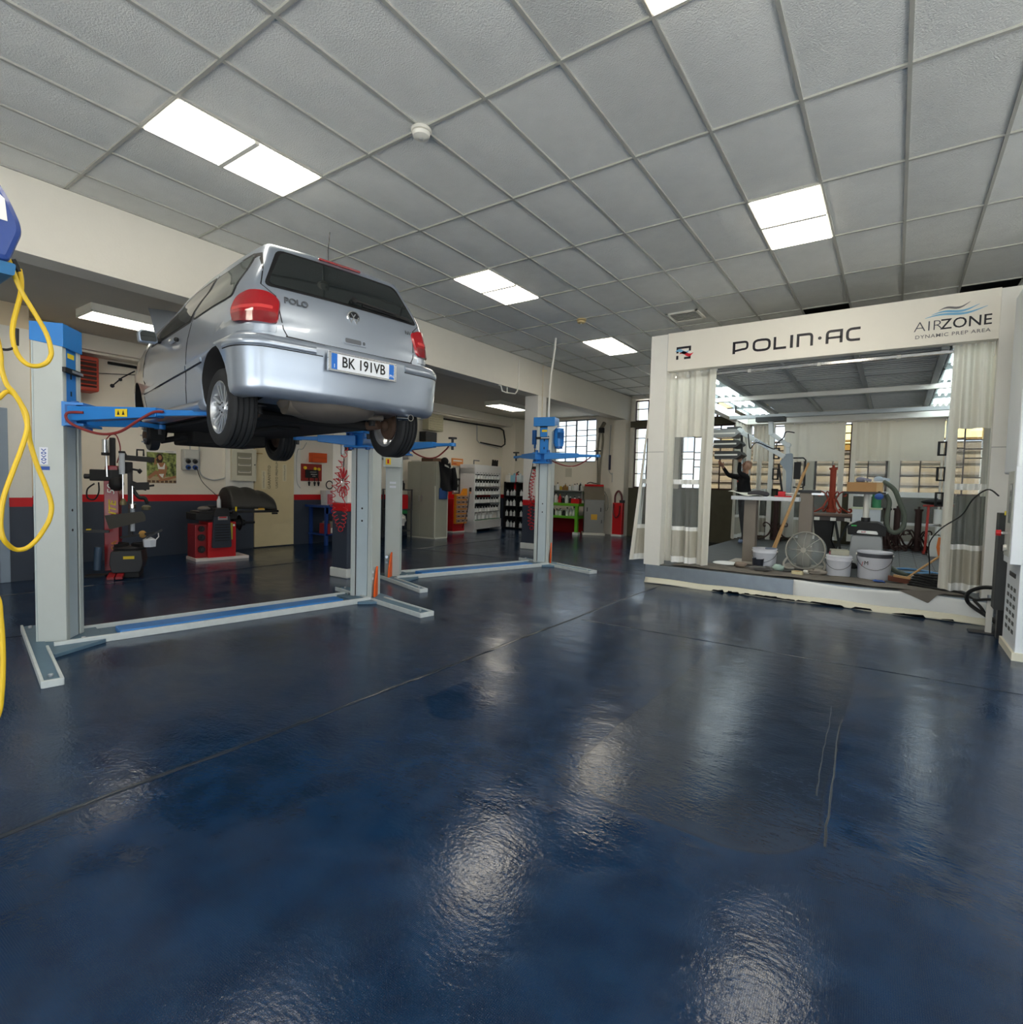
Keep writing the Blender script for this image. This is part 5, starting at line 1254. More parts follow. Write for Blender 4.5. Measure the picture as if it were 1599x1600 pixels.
for s in (-1, 1):
    b = B(); b.prism(rnd_poly([(-1.28, .9), (-.94, .9), (-.96, .72), (-.98, .52), (-.90, .34), (-.98, .29), (-1.22, .29), (-1.27, .36), (-1.24, .6)], .02), lambda u, v, w: (u, 12.2+s*.16+w, v), -.03, .03, black); wd(b, 'folding_leg', T)
b = B(); b.bar((-.70, 12.1, .88), (-.90, 12.0, .32), .03, .03, cassd); b.bar((-.92, 12.1, .9), (-.80, 12.0, .32), .03, .03, cassd); b.bar((-1.2, 12.0, .45), (-1.2, 11.95, .29), .08, .05, cassd); wd(b, 'brace', T)
iron_base('rust-red cast-iron table base standing on the folding workbench', -1.0, 12.2, 1.03, .88, ironr, .95)
iron_base('dark brown table base with a square post behind the broom handles', -2.25, 13.9, PZ, .95, ironb, 1.0)
for lab, x, y in (('dark brown iron table base left of the green hose', -.12, 13.6), ('dark brown iron table base seen through the green hose loop', .05, 13.75), ('dark brown iron table base with scrolled feet right of the green hose', .40, 13.7)):
    iron_base(lab, x, y, PZ, .86, ironb)
b = B(); b.box(-.62, -.20, 11.6, 12.0, PZ, 1.15, M('white_bin', S(214, 220, 224), .45)); b.box(-.64, -.18, 11.58, 12.02, 1.15, 1.18, M('pale_green_lid', S(206, 210, 180), .5)); b.box(-.35, -.2, 11.598, 11.6, .62, .68, bluest)
tag(b.done('storage_bin', bev=.01), 'tall white bin behind the dust extractor with a pale green lid', 'bin')
b = B(); b.cyl((-.40, 11.7, 1.18), (-.40, 11.7, 1.48), .05, pvcb, n=14); tag(b.done('paper_roll'), 'white paper roll standing on the tall white bin', 'roll')
b = B(); b.cyl((-.27, 11.72, 1.18), (-.27, 11.72, 1.46), .07, M('green_tin', S(54, 130, 90), .4), n=14); b.cyl((-.27, 11.72, 1.46), (-.27, 11.72, 1.5), .06, pvcb, n=14); tag(b.done('canister'), 'green and white canister on the tall white bin', 'canister')
# dust extraction station with a hose loop
T = thing('dust_extractor', 'sanding station with chrome pole, boxed top and looped green hose', 'dust extractor', (-.33, 10.05, PZ)); y = 10.05
b = B(); b.prism(rnd_poly([(-.56, .32), (-.10, .32), (-.14, .80), (-.52, .80)], .04), lambda u, v, w: (u, y+w, v), -.22, .22, M('extractor_grey', S(170, 174, 176), .4)); b.cyl((-.48, y-.2, .32), (-.48, y-.24, .32), .05, black, n=14); b.cyl((-.18, y-.2, .32), (-.18, y-.24, .32), .05, black, n=14); b.box(-.52,-.14,y-.2,y+.2,PZ,.33,black); wd(b, 'body', T, bev=.015)
b = B(); b.prism(rnd_poly([(-.57, .80), (-.09, .80), (-.08, .93), (-.2, 1.0), (-.46, 1.0), (-.58, .93)], .02), lambda u, v, w: (u, y+w, v), -.25, .25, black); b.box(-.53, -.46, y-.255, y-.25, .93, .95, M('green_led', S(60, 190, 90), .4)); he = wd(b, 'motor_head', T, bev=.012)
q = B(); q.prism(rnd_poly([(-.46, .83), (-.18, .82), (-.20, .87), (-.44, .875)], .02), lambda u, v, w: (u, y-.262+w, v), 0, .012, pvcb); q.prism(rnd_poly([(-.40, .84), (-.34, .84), (-.34, .865), (-.40, .865)], .006), lambda u, v, w: (u, y-.266+w, v), 0, .004, redlamp2); q.done('nameplate', he)
b = B(); b.cyl((-.36, y, 1.0), (-.36, y, 1.42), .042, boothw, n=18); b.cyl((-.36, y, .98), (-.36, y, 1.06), .06, dark, n=16); wd(b, 'pole', T)
b = B(); b.box(-.66, -.12, y-.18, y+.18, 1.42, 1.455, dark); wd(b, 'shelf', T)
cardb = M('cardboard', S(188, 144, 96), .8, noise=.08)
b = B(); b.tube(spl([(-.16, y-.12, 1.62), (-.02, y-.12, 1.50), (.06, y-.12, 1.30), (.12, y-.1, 1.12), (.11, y-.1, .94), (.03, y-.1, .86), (-.06, y-.1, .90), (-.09, y-.08, 1.05), (-.07, y-.05, 1.3), (-.12, y-.02, 1.42)]), .034, M('green_grey_hose', S(84, 92, 80), .5), n=10); wd(b, 'hose', T)
b = B(); b.tube(spl([(-.15, y-.2, .5), (-.05, y-.45, .40), (.1, y-.75, .34), (.2, y-.9, .33)]), .035, M('green_grey_hose', S(84, 92, 80), .5), n=10); wd(b, 'suction_hose', T)
b = B(); b.box(-.62, -.24, y-.17, y+.1, 1.456, 1.60, cardb); b.box(-.24, -.16, y-.16, y+.1, 1.456, 1.60, M('cardboard_side', S(206, 172, 124), .8)); tag(b.done('cardboard_box', bev=.003), 'open cardboard box on top of the dust extractor shelf', 'box')
def sander(label, x, y, z, c1, c2):
    t = thing('orbital_sander', label, 'sander', (x, y, z)); b = B(); b.sph((0, 0, .05), .055, c1, (1.2, .8, .8)); b.bar((.04, 0, .06), (.14, 0, .04), .04, .04, c1); b.done('housing', t, ang=60); b = B(); b.cyl((0, 0, 0), (0, 0, .02), .07, c2, n=18); b.done('sanding_pad', t)
sander('blue-grey sander lying in the box on the extractor', -.45, y-.05, 1.59, M('purple_grey_plastic', S(128, 128, 146), .4), dark)
sander('second sander with white head lying beside the box on the extractor', -.22, y-.1, 1.60, M('pale_blue_plastic', S(176, 188, 200), .4), boothw)
b = B(); b.sph((-.20, y-.22, 1.39), .06, M('blue_plastic', S(60, 96, 170), .4), (1, .7, .8)); b.cyl((-.2, y-.2, 1.40), (-.2, y-.17, 1.46), .02, dark, n=8); tag(b.done('air_tool'), 'blue air tool hanging below the boxed shelf of the extractor', 'tool')
# red trolley with paper rolls at the right rear
redsteel = M('red_trolley_tube', S(200, 74, 66), .45)
T = thing('masking_trolley', 'pale red tube trolley holding white paper rolls behind the right curtain', 'trolley', (.70, 13.4, PZ)); y = 13.4
b = B(); b.tube([(.52, y, PZ+.04), (.54, y, 1.22)], .022, redsteel, n=10); b.tube([(.86, y, PZ+.04), (.86, y, 1.22)], .022, redsteel, n=10); b.tube([(.45, y, 1.22), (.92, y, 1.24)], .02, redsteel, n=10); b.tube([(.52, y, .84), (.86, y, .86)], .012, galv, n=8); b.bar((.5, y-.2, PZ+.03), (.5, y+.2, PZ+.03), .04, .04, redsteel); b.bar((.88, y-.2, PZ+.03), (.88, y+.2, PZ+.03), .04, .04, redsteel); wd(b, 'frame', T)
for k, (x, z0, z1, r) in enumerate(((.72, .88, 1.16, .10), (.75, .68, .83, .09), (.78, .36, .62, .11))):
    b = B(); b.cyl((x, y-.02, z0), (x, y-.02, z1), r, pvcb if k < 2 else M('pale_blue_film', S(206, 222, 226), .4), n=20); b.cyl((x, y-.02, z1), (x, y-.02, z1+.005), .03, cardb, n=12); wd(b, 'paper_roll', T)
b = B(); b.sph((.66, y, 1.30), .2, black, (1.25, .7, .28)); b.sph((.82, y-.03, 1.29), .12, dark, (1, .8, .3)); tag(b.done('work_bag'), 'black bag lying on top of the red trolley', 'bag')
b = B(); b.box(.56, .82, 12.9, 13.2, PZ, .66, M('white_carton', S(216, 216, 210), .6)); o = b.done('carton', bev=.004); tag(o, 'white carton with orange stripes on the deck below the trolley', 'box')
b = B(); b.prism([(.70, .30), (.76, .30), (.72, .48), (.74, .65), (.69, .65), (.67, .46)], lambda u, v, w: (u, 12.899-w, v), 0, .001, M('orange_print', S(226, 120, 50), .5)); b.done('stripe_print', o)
# buckets, dome, broom and litter near the front edge
bw = M('bucket_white', S(222, 224, 232), .35, noise=.04)
def bucket(label, x, y, r, h, lid=False, open_=True, band=None):
    t = thing('bucket', label, 'bucket', (x, y, PZ)); b = B()
    b.lathe([(0, 0), (r*.9, 0), (r*.93, .01), (r*.985, h*.78), (r*1.0, h*.79), (r*1.0, h*.82), (r*.99, h*.83), (r, h*.96), (r*1.04, h*.97), (r*1.04, h), (r*.97, h), (r*.90, .02), (0, .02)], bw, n=32); b.done('shell', t, ang=50)
    if band: b = B(); b.lathe([(r*1.004, h*.80), (r*1.008, h*.94)], band, n=32); b.done('band', t)
    b = B(); b.tube([(r*1.03*math.cos(a), r*1.03*math.sin(a), h*.86-.5*h*max(0, math.sin(a*1.0+PI))) for a in [PI+PI*i/14 for i in range(15)]], .003, dark, n=5)
    for s in (1, -1): b.cyl((s*r, 0, h*.87), (s*r*1.08, 0, h*.87), .014, boothw, n=10)
    b.done('bail_handle', t)
    if lid: b = B(); b.lathe([(0, h+.02), (r*1.0, h+.015), (r*1.05, h+.005), (r*1.05, h-.01), (0, h-.01)], bw, n=32); b.done('lid', t)
    return t
t = bucket('white bucket with a dark print and a broad dark rim band, largest of the buckets', -.19, 8.86, .20, .37, band=M('bucket_band_grey', S(70, 72, 80), .5))
text('M', 'print', t, .07, (-.085, -.188, .22), (PI/2, 0, -.4), ink, ext=.001); text('/', 'print', t, .09, (-.13, -.16, .20), (PI/2, 0, -.65), M('red_print', S(200,50,50), .5), ext=.001)
bucket('lidded white paint bucket left of the largest bucket', -.60, 8.82, .155, .27, lid=True)
b = B(); b.obox((-.60, 8.82, .61), (.11, .08, .035), M('clear_tray', S(170, 168, 150), .3), (1, .2, 0), (-.2, 1, 0)); b.box(-.72, -.66, 8.75, 8.8, .573, .62, redlamp2); tag(b.done('scraper_tray', bev=.006), 'small tray lying on the lid of the middle white bucket', 'tray')
bucket('paint-stained white bucket holding two broom handles', -1.55, 8.80, .165, .30)
b = B(); b.cyl((-1.55, 8.80, PZ+.22), (-1.55, 8.80, PZ+.27), .145, M('wet_black_paint', S(18, 20, 26), .15), n=24); tag(b.done('paint_fill'), 'black paint inside the stained white bucket', 'paint')
wood = M('broom_wood', S(190, 150, 100), .6, noise=.12)
for k, (a, c) in enumerate((((-1.50, 8.86, PZ+.15), (-1.07, 9.12, 1.86)), ((-1.46, 8.80, PZ+.15), (-1.12, 9.08, 1.72)))):
    T = thing('long_broom', 'long wooden broom leaning from the stained bucket, %s' % ('longer one' if k == 0 else 'shorter one'), 'handle', a)
    b = B(); b.tube([a, c], .016, wood, n=10); wd(b, 'stick', T); b = B(); b.bar(V(a)-V((.05, 0, -.13)), V(a)+V((.06, 0, .14)), .06, .05, M('roller_blue_grey', S(120, 130, 150), .6)); wd(b, 'brush_head', T)
b = B(); b.lathe([(0, 0), (.065, 0), (.08, .15), (.084, .16), (.078, .16), (.062, .01), (0, .01)], M('dark_tub', S(44, 48, 58), .35), (-1.60, 8.60, PZ), n=24); tag(b.done('paint_tub'), 'small dark tub in front of the stained white bucket', 'tub')
b = B(); b.sph((-2.08, 8.72, PZ+.03), .19, pvcb, (1, .9, .16), n=20); tag(b.done('dish'), 'white oval dish on the deck beside the left curtain', 'dish')
T = thing('floor_fan', 'round clear plastic fan standing on the deck behind the tape roll', 'fan', (-1.05, 9.05, PZ)); clearf = clearpvc('clear_fan_plastic', .22)
fanr = M('fan_clear_rib', S(180, 176, 166), .3)
b = B(); fx, fy, fz = -1.05, 9.05, PZ+.29
axf = V((-.25, -1, .12)).normalized(); b.lathe([(.03, -.06), (.15, -.055), (.24, -.02), (.275, .03), (.27, .08)], clearf, (fx, fy, fz), axf*-1, n=40); wd(b, 'dome_guard', T, recalc=False)
b = B(); uu_ = axf.orthogonal().normalized(); vv_ = axf.cross(uu_)
for k in range(8):
    a = 2*PI*k/8; d = uu_*math.cos(a)+vv_*math.sin(a); b.tube([V((fx,fy,fz))+axf*.06+d*.03, V((fx,fy,fz))+axf*.05+d*.15, V((fx,fy,fz))+axf*.0+d*.26], .006, fanr, n=6)
b.tube([V((fx,fy,fz))+(uu_*math.cos(2*PI*i/32)+vv_*math.sin(2*PI*i/32))*.272 for i in range(32)], .010, fanr, n=6, closed=True); b.cyl(V((fx,fy,fz))+axf*.065, V((fx,fy,fz))+axf*.03, .04, fanr, n=14); wd(b, 'ribs', T)
b = B()
for s in (-1, 1): b.tube(spl([(fx+s*.22, fy, fz-.12), (fx+s*.27, fy-.03, fz-.2), (fx+s*.24, fy-.06, PZ+.02), (fx+s*.12, fy-.07, PZ+.015)]), .016, clearf if False else fanr, n=8)
wd(b, 'feet', T)
T = thing('tape_roll', 'cream masking tape roll lying on the deck in front of the clear fan', 'tape', (-1.06, 8.46, PZ)); b = B(); b.lathe([(.045, 0), (.075, 0), (.075, .05), (.045, .05), (.045, 0)], M('cream_tape', S(224, 212, 170), .6), n=28); b.done('tape', T); b = B(); b.lathe([(.042, 0), (.045, 0), (.045, .05), (.042, .05), (.042, 0)], cardb, n=24); b.done('core', T)
# crumpled protective sheet, gloves, small rubbish
clothg = M('dirty_drop_cloth', S(112, 106, 98), .9, noise=.25, nscale=8)
b = B(); b.grid(lambda u, v: (-2.7+3.4*u, 8.06+.55*v, PZ+.006+.016*abs(math.sin(17*u+6*v)*math.cos(9*v+5*u))), 70, 14, clothg); tag(b.done('drop_cloth', solid=.003), 'dirty grey drop cloth along the front edge of the booth deck', 'cloth')
b = B(); b.prism(rnd_poly([(.12, .0), (.62, .06), (.5, -.02), (.42, -.16), (.26, -.07)], .02), lambda u, v, w: (u-.05, 7.97+.02*v-w*.6, PZ+.01+v*.75), 0, .008, clothg); tag(b.done('cloth_flap'), 'corner of grey cloth hanging over the booth edge', 'cloth')
glove = M('glove_grey', S(150, 142, 132), .8, noise=.2)
def litter(name, label, cat, x, y, r, sc, m, n=10):
    rr = random.Random(int(x*977)); b = B(); b.sph((x, y, PZ+.02+r*sc[2]*.8), r, m, sc, n=n)
    for v in b.bm.verts: v.co += V((rr.uniform(-.2, .2), rr.uniform(-.2, .2), rr.uniform(-.12, .12)))*r
    tag(b.done(name, ang=80), label, cat)
litter('work_glove', 'grey crumpled work glove on the deck right of the clear fan', 'glove', -.83, 8.56, .10, (1.2, .7, .4), glove)
litter('rag', 'brown rag on the deck left of the stained bucket', 'rag', -1.82, 8.55, .09, (1, .7, .45), M('brown_rag', S(150, 134, 120), .9))
litter('wrapper', 'pale green crumpled wrapper right of the stained bucket', 'wrapper', -1.33, 8.60, .08, (1, .8, .6), M('pale_green_film', S(168, 190, 180), .4))
litter('wrapper', 'dark crumpled plastic in front of the small dark tub', 'wrapper', -1.50, 8.36, .10, (1.6, .6, .35), M('dark_plastic_film', S(90, 88, 86), .3))
b = B(); b.cyl((-1.0, 8.62, PZ+.03), (-.92, 8.60, PZ+.03), .03, boothw, n=12); b.cyl((-.92, 8.60, PZ+.03), (-.88, 8.59, PZ+.03), .033, ink, n=12); b.tube([(-1.35, 8.5, PZ+.012), (-1.0, 8.62, PZ+.03)], .008, black, n=6); tag(b.done('cable_plug'), 'white and dark cable plug on the deck by the clear fan', 'plug')
litter('blue_cover', 'small blue lid lying on the drop cloth before the broom', 'lid', -.12, 8.42, .06, (1.2, .8, .2), M('blue_plastic', S(60, 96, 170), .4))
T = thing('broom', 'broom with brown bristle head lying against the right curtain', 'broom', (.12, 8.60, PZ)); b = B(); b.tube([(.15, 8.62, PZ+.06), (.62, 8.9, PZ+.48)], .014, wood, n=8); wd(b, 'stick', T)
b = B(); b.obox((.10, 8.57, PZ+.055), (.14, .045, .03), M('bristle_brown', S(104, 62, 48), .9), (1, .4, -.15)); b.obox((.12, 8.58, PZ+.09), (.10, .035, .015), wood, (1, .4, -.15)); wd(b, 'head', T)
T = thing('cable_coil', 'thick coil of black cable on the deck at the foot of the right curtain', 'cable', (.42, 8.5, PZ))
b = B()
for k in range(5): b.tube([(.42+(.2-.012*k)*math.cos(2*PI*i/28)*1.15, 8.48+.2*math.sin(2*PI*i/28)*.6, PZ+.02+.032*k+.01*math.sin(4*PI*i/28)) for i in range(28)], .016, black, n=6, closed=True)
b.tube(spl([(.25, 8.42, PZ+.04), (.5, 8.3, PZ+.02), (.7, 8.1, PZ+.02), (.82, 7.96, .22), (.9, 7.9, .10), (1.0, 7.8, .05)]), .016, black, n=8); wd(b, 'coil', T)
b = B(); b.tube(spl([(.95, 7.35, .50), (.80, 7.5, .48), (.70, 7.7, .38), (.72, 7.85, .25), (.85, 7.7, .16), (.95, 7.4, .14)]), .02, black, n=8); b.tube(spl([(.95, 7.37, .38), (.84, 7.5, .36), (.76, 7.62, .32)]), .014, black, n=8); tag(b.done('cabinet_hose'), 'black hose bowing out of the duct beside the white cabinet', 'hose')
b = B(); b.tube(spl([(.80, 6.9, 1.44), (.74, 7.1, 1.50), (.66, 7.4, 1.40), (.60, 7.7, 1.22), (.45, 8.0, 1.05), (.36, 8.2, .86), (.38, 8.4, .6), (.40, 8.45, .34)]), .007, black, n=6); tag(b.done('thin_cord'), 'thin black power cord drooping from the cabinet across the right curtain', 'cord')
b = B(); b.tube(spl([(.0, 10.1, PZ+.014), (.3, 10.3, PZ+.014), (.5, 10.1, PZ+.014), (.2, 9.8, PZ+.014), (-.05, 9.9, PZ+.014), (.2, 10.2, PZ+.03), (.6, 10.0, PZ+.014)]), .012, M('light_blue_hose', S(110, 160, 206), .4), n=6); tag(b.done('air_hose_coil'), 'light blue air hose loops on the deck in front of the trolley', 'hose')
b = B(); b.tube(spl([(.1, 9.5, PZ+.012), (.16, 9.35, PZ+.03), (.28, 9.3, PZ+.03), (.36, 9.42, PZ+.012)]), .012, boothw, n=6); tag(b.done('white_tube'), 'short white tube lying before the blue hose loops', 'tube')
b = B(); b.cyl((-1.98, 8.9, PZ+.0), (-1.98, 8.9, PZ+.005), .02, ink); b.bm.clear(); b.bm.free()
b = B(); b.box(-1.5, -.86, 14.20, 14.205, .90, 1.3, M('brown_carton_print', S(170, 150, 124), .7)); b.box(-1.48, -.9, 14.12, 14.2, PZ, .62, M('cream_board', S(206, 204, 190), .6)); b.bm.clear(); b.bm.free()
# ================================================================ along the left wall
def R3(*a):
    m = Matrix.Identity(3)
    for ax, d in zip(a[::2], a[1::2]): m = m @ Matrix.Rotation(math.radians(d), 3, ax)
    return tuple(m.to_euler())
XW = -10.748
# surface-mounted lamps under the left ceiling
for (y0, lab) in ((2.69, 'surface-mounted double lamp under the left ceiling beside the car mirror'), (11.45, 'surface-mounted lamp under the left ceiling near the rear column')):
    t = thing('batten_light', lab, 'ceiling light', (-8.69, y0+.62, 3.6), 0); b = B()
    b.box(-.27, .27, -.64, .64, -.09, 0, lampframe); b.box(-.27, .27, -.012, .012, -.105, -.09, lampframe)
    for s in (-1, 1): b.box(min(s*.25, s*.27), max(s*.25, s*.27), -.64, .64, -.115, -.09, lampframe); b.box(-.27, .27, min(s*.62, s*.64), max(s*.62, s*.64), -.115, -.09, lampframe)
    b.done('housing', t, bev=.004)
    for s in (-1, 1):
        d = B(); d.box(-.25, .25, min(s*.014, s*.62), max(s*.014, s*.62), -.108, -.088, diff); d.done('diffuser', t)
# red fan heater
heat = M('heater_red', S(176, 66, 50), .5, noise=.08)
t = thing('fan_heater', 'red louvred fan heater high on the left wall behind the lift column', 'heater', (-10.55, 3.16, 2.73)); b = B()
b.box(-.2, .14, -.24, .24, 0, .54, heat); b.done('case', t, bev=.03, bseg=3)
b = B(); b.box(.14, .145, -.20, .20, .06, .48, M('heater_dark', S(50, 22, 20), .6))
for k in range(6): b.obox((.155, 0, .10+.07*k), (.022, .20, .005), heat, (1, 0, -.6), (0, 1, 0), (.6, 0, 1))
b.done('louvres', t)
t = thing('fan_heater', 'beige louvred heater high on the left wall behind the right rear tyre', 'heater', (-10.6, 11.26, 2.87)); b = B()
bei = M('heater_beige', S(206, 200, 168), .5); b.box(-.14, .10, -.3, .3, 0, .47, bei); b.done('case', t, bev=.02)
b = B()
for k in range(6): b.obox((.11, 0, .06+.065*k), (.02, .25, .006), bei, (1, 0, -.6), (0, 1, 0), (.6, 0, 1))
b.done('louvres', t)
b = B(); b.box(-10.75, -10.5, 10.86, 11.3, 2.55, 2.82, dark); tag(b.done('wall_speaker', bev=.01), 'black box on the left wall right below the beige heater', 'box')
b = B(); b.tube([(-10.66, 3.6, 3.26), (-10.66, 14.45, 3.26), (-10.64, 14.62, 3.2), (-10.6, 14.66, 2.9), (-10.6, 14.66, 2.75), (-10.62, 14.5, 2.66), (-10.7, 13.5, 2.72)], .024, black, n=8); tag(b.done('black_pipe'), 'long black pipe running below the soffit along the left wall', 'pipe')
b = B(); b.tube([(-10.7, 13.3, 3.3), (-10.68, 13.3, 2.78), (-10.68, 13.42, 2.7), (-10.6, 14.3, 2.6)], .014, galv, n=8); tag(b.done('conduit'), 'thin grey conduit dropping below the long black pipe', 'conduit')
t = thing('strip_curtain_wire', 'thin black wire beside the red heater', 'wire', (-10.7, 3.9, 3.1)); b = B(); b.tube(spl([(0, -.45, -.03), (.02, 0, .02), (0, .4, .08)]), .006, black, n=5); b.done('wire', t)
# bathing-season calendar poster
t = thing('wall_poster', 'calendar poster of a woman in white swimwear sitting outdoors', 'poster', (-10.745, 4.425, 1.29))
def foliage():
    mt = bpy.data.materials.new('poster_foliage'); mt.use_nodes = True; n = mt.node_tree.nodes; l = mt.node_tree.links; p = n['Principled BSDF']
    nz = n.new('ShaderNodeTexNoise'); nz.inputs['Scale'].default_value = 14; nz.inputs['Detail'].default_value = 5; cr = n.new('ShaderNodeValToRGB'); tc = n.new('ShaderNodeTexCoord'); l.new(tc.outputs['Object'], nz.inputs['Vector'])
    cr.color_ramp.elements[0].position = .35; cr.color_ramp.elements[0].color = S(50, 66, 30)+(1,); cr.color_ramp.elements[1].position = .65; cr.color_ramp.elements[1].color = S(176, 188, 110)+(1,)
    l.new(nz.outputs['Fac'], cr.inputs[0]); l.new(cr.outputs[0], p.inputs['Base Color']); p.inputs['Roughness'].default_value = .3; return mt
fol = foliage()
b = B(); b.box(0, .006, -.245, .245, 0, .60, M('poster_paper', S(236, 234, 228), .35)); sheet = b.done('sheet', t)
b = B(); b.box(.006, .0068, -.24, .24, .01, .555, fol); b.box(.0068, .0072, -.24, .24, .01, .13, M('poster_stone', S(186, 166, 132), .4)); 
for k in range(7): b.box(.0072, .0074, -.23+.07*k, -.18+.07*k, .02, .06, M('poster_bark', S(96, 72, 54), .4))
b.done('picture', t)
tan = M('poster_tan', S(176, 122, 88), .4); brown = M('poster_hair', S(58, 38, 30), .4); wht = M('poster_white', S(240, 236, 230), .4)
pf = lambda u, v, h: (.0075+h, u, v)
b = B()
def blob(pts, m, h): b.prism(pts, lambda u, v, w: (.0074+w, u, v), h, h+.0004, m)
def ell(cx, cy, rx, ry): return [(cx+rx*math.cos(2*PI*i/16), cy+ry*math.sin(2*PI*i/16)) for i in range(16)]
blob(ell(-.035, .45, .055, .09), brown, .0002); blob(ell(-.03, .465, .03, .042), tan, .0006)
blob([(-.09, .37), (.05, .38), (.05, .28), (.035, .18), (-.06, .18), (-.055, .28)], tan, .0004)
blob([(.04, .38), (.09, .30), (.06, .14), (.03, .10), (.03, .15), (.055, .28)], tan, .0008); blob([(-.09, .37), (-.13, .30), (-.11, .44), (-.07, .47), (-.09, .42), (-.10, .34)], tan, .0008)
blob([(-.23, .12), (-.10, .24), (-.06, .22), (.0, .10), (.02, .06), (-.04, .09), (-.09, .17), (-.20, .08)], tan, .001); blob([(.05, .10), (.22, .15), (.24, .12), (.12, .07), (-.05, .04), (-.06, .07)], tan, .0012)
blob([(-.075, .36), (-.06, .365), (-.03, .30), (.01, .30), (.045, .37), (.055, .37), (.045, .26), (-.06, .26)], wht, .001); blob([(-.05, .17), (.035, .18), (.015, .11), (-.01, .12)], wht, .0014)
b.done('figure_print', t)
text('CALENDARIO', 'print', t, .022, (.008, .13, .577), (PI/2, 0, PI/2), M('poster_ink', S(80, 80, 80), .5), ext=.0003)
# socket panel, breaker box, cables
sockg = M('socket_panel_grey', S(186, 188, 184), .5)
def sockets(name, label, y, z, w, h, rows):
    t = thing(name, label, 'socket panel', (-10.75, y, z)); b = B(); b.box(0, .09, 0, w, 0, h, sockg); b.box(.09, .12, .01, w-.01, h*.55, h-.01, M('socket_cover', S(206, 206, 198), .45)); b.done('box', t, bev=.012)
    for i, (u, v, m) in enumerate(rows):
        b = B(); b.cyl((.09, u, v), (.125, u, v-.015), .042, m, n=16); b.cyl((.125, u, v-.015), (.128, u, v-.016), .026, dark, n=12); b.done('socket', t)
    return t
sb_ = M('socket_blue', S(60, 100, 170), .45); sd_ = M('socket_dark', S(84, 84, 82), .5); sr_ = M('socket_red', S(196, 40, 44), .45)
sockets('power_socket_panel', 'grey socket panel with blue sockets between the poster and breaker box', 4.75, 1.55, .28, .38, [(.08, .17, sd_), (.20, .17, sd_), (.08, .06, sb_), (.20, .06, sb_)])
b = B(); b.tube([(-10.728, 4.9, 1.93), (-10.728, 4.9, 3.25)], .012, sockg, n=8); b.tube([(-10.728, 5.06, 1.55), (-10.728, 5.06, 3.25)], .012, sockg, n=8); b.tube(spl([(-10.728, 5.06, 1.56), (-10.728, 5.12, 1.45), (-10.728, 5.3, 1.38), (-10.728, 5.5, 1.41), (-10.728, 5.64, 1.47)]), .012, sockg, n=8); tag(b.done('conduit'), 'grey conduits rising beside the socket panel and looping to the breaker box', 'conduit')
b = B(); b.tube(spl([(-10.62, 4.97, 1.58), (-10.6, 5.05, 1.35), (-10.5, 5.2, 1.15), (-10.1, 5.2, .98)]), .006, black, n=5); tag(b.done('thin_cord'), 'thin black cord hanging from the socket panel to the balancer', 'cord')
t = thing('breaker_box', 'cream breaker box with three windowed rows on the left wall', 'breaker box', (-10.72, 5.62, 1.38)); b = B(); bx = M('breaker_cream', S(214, 210, 190), .45)
b.box(0, .09, .02, .48, 0, .62, bx); b.box(.09, .11, .0, .5, -.01, .63, bx); b.done('case', t, bev=.008)
b = B(); b.box(.11, .114, .1, .4, .1, .55, M('breaker_window', S(150, 146, 128), .2)); 
for k in range(3): b.box(.114, .118, .12, .38, .15+.14*k, .19+.14*k, M('breaker_strip', S(208, 202, 184), .5)); b.box(.118, .120, .14, .36, .175+.14*k, .185+.14*k, dark)
b.done('window', t)
b = B(); b.cyl((.11, .46, .32), (.125, .46, .32), .012, dark, n=10); b.done('lock', t)
b = B(); b.box(-10.75, -10.715, 5.55, 6.12, 1.10, 3.3, white); b.box(-10.75, -10.715, 5.55, 6.12, 0, .98, slate); b.box(-10.75, -10.715, 5.55, 6.12, .98, 1.1, redp); struct(b.done('trim_left_pilaster'))
# cream sliding door with rubbed-off lettering
doory = M('door_cream_yellow', S(226, 210, 168), .6, noise=.05)
b = B(); b.box(-10.75, -10.70, 6.13, 7.02, .02, 2.5, doory); d2 = b.done('door_2'); struct(d2)
dk = M('faded_print', S(96, 88, 74), .7); VR = R3('Z', 90, 'X', 90, 'Z', 90)
text('GARANTITO', 'lettering', d2, .085, (-10.698, 6.45, 1.46), VR, dk, ext=.0005, sx=1.0)
text('USATO PREMIUM', 'lettering', d2, .075, (-10.698, 6.62, 1.52), VR, dk, ext=.0005, sx=1.0)
for y, z, L in ((6.33, 1.40, .38), (6.80, 1.56, .36)):
    b = B(); b.box(-10.70, -10.698, y-.045, y+.045, z-L/2, z+L/2, M('label_strip', S(232, 222, 190), .6)); lb = b.done('label_strip', d2); 
    text('CONTROLLATO', 'lettering', lb, .045, (-10.6975, y, z), VR, dk, ext=.0004)
b = B(); b.box(-10.70, -10.695, 6.14, 6.3, 1.93, 1.945, M('ochre_strip', S(190, 150, 80), .6)); b.done('strip', d2)
b = B(); b.box(-10.75, -10.735, 7.03, 7.2, 1.1, 3.3, white); struct(b.done('trim_door_jamb'))
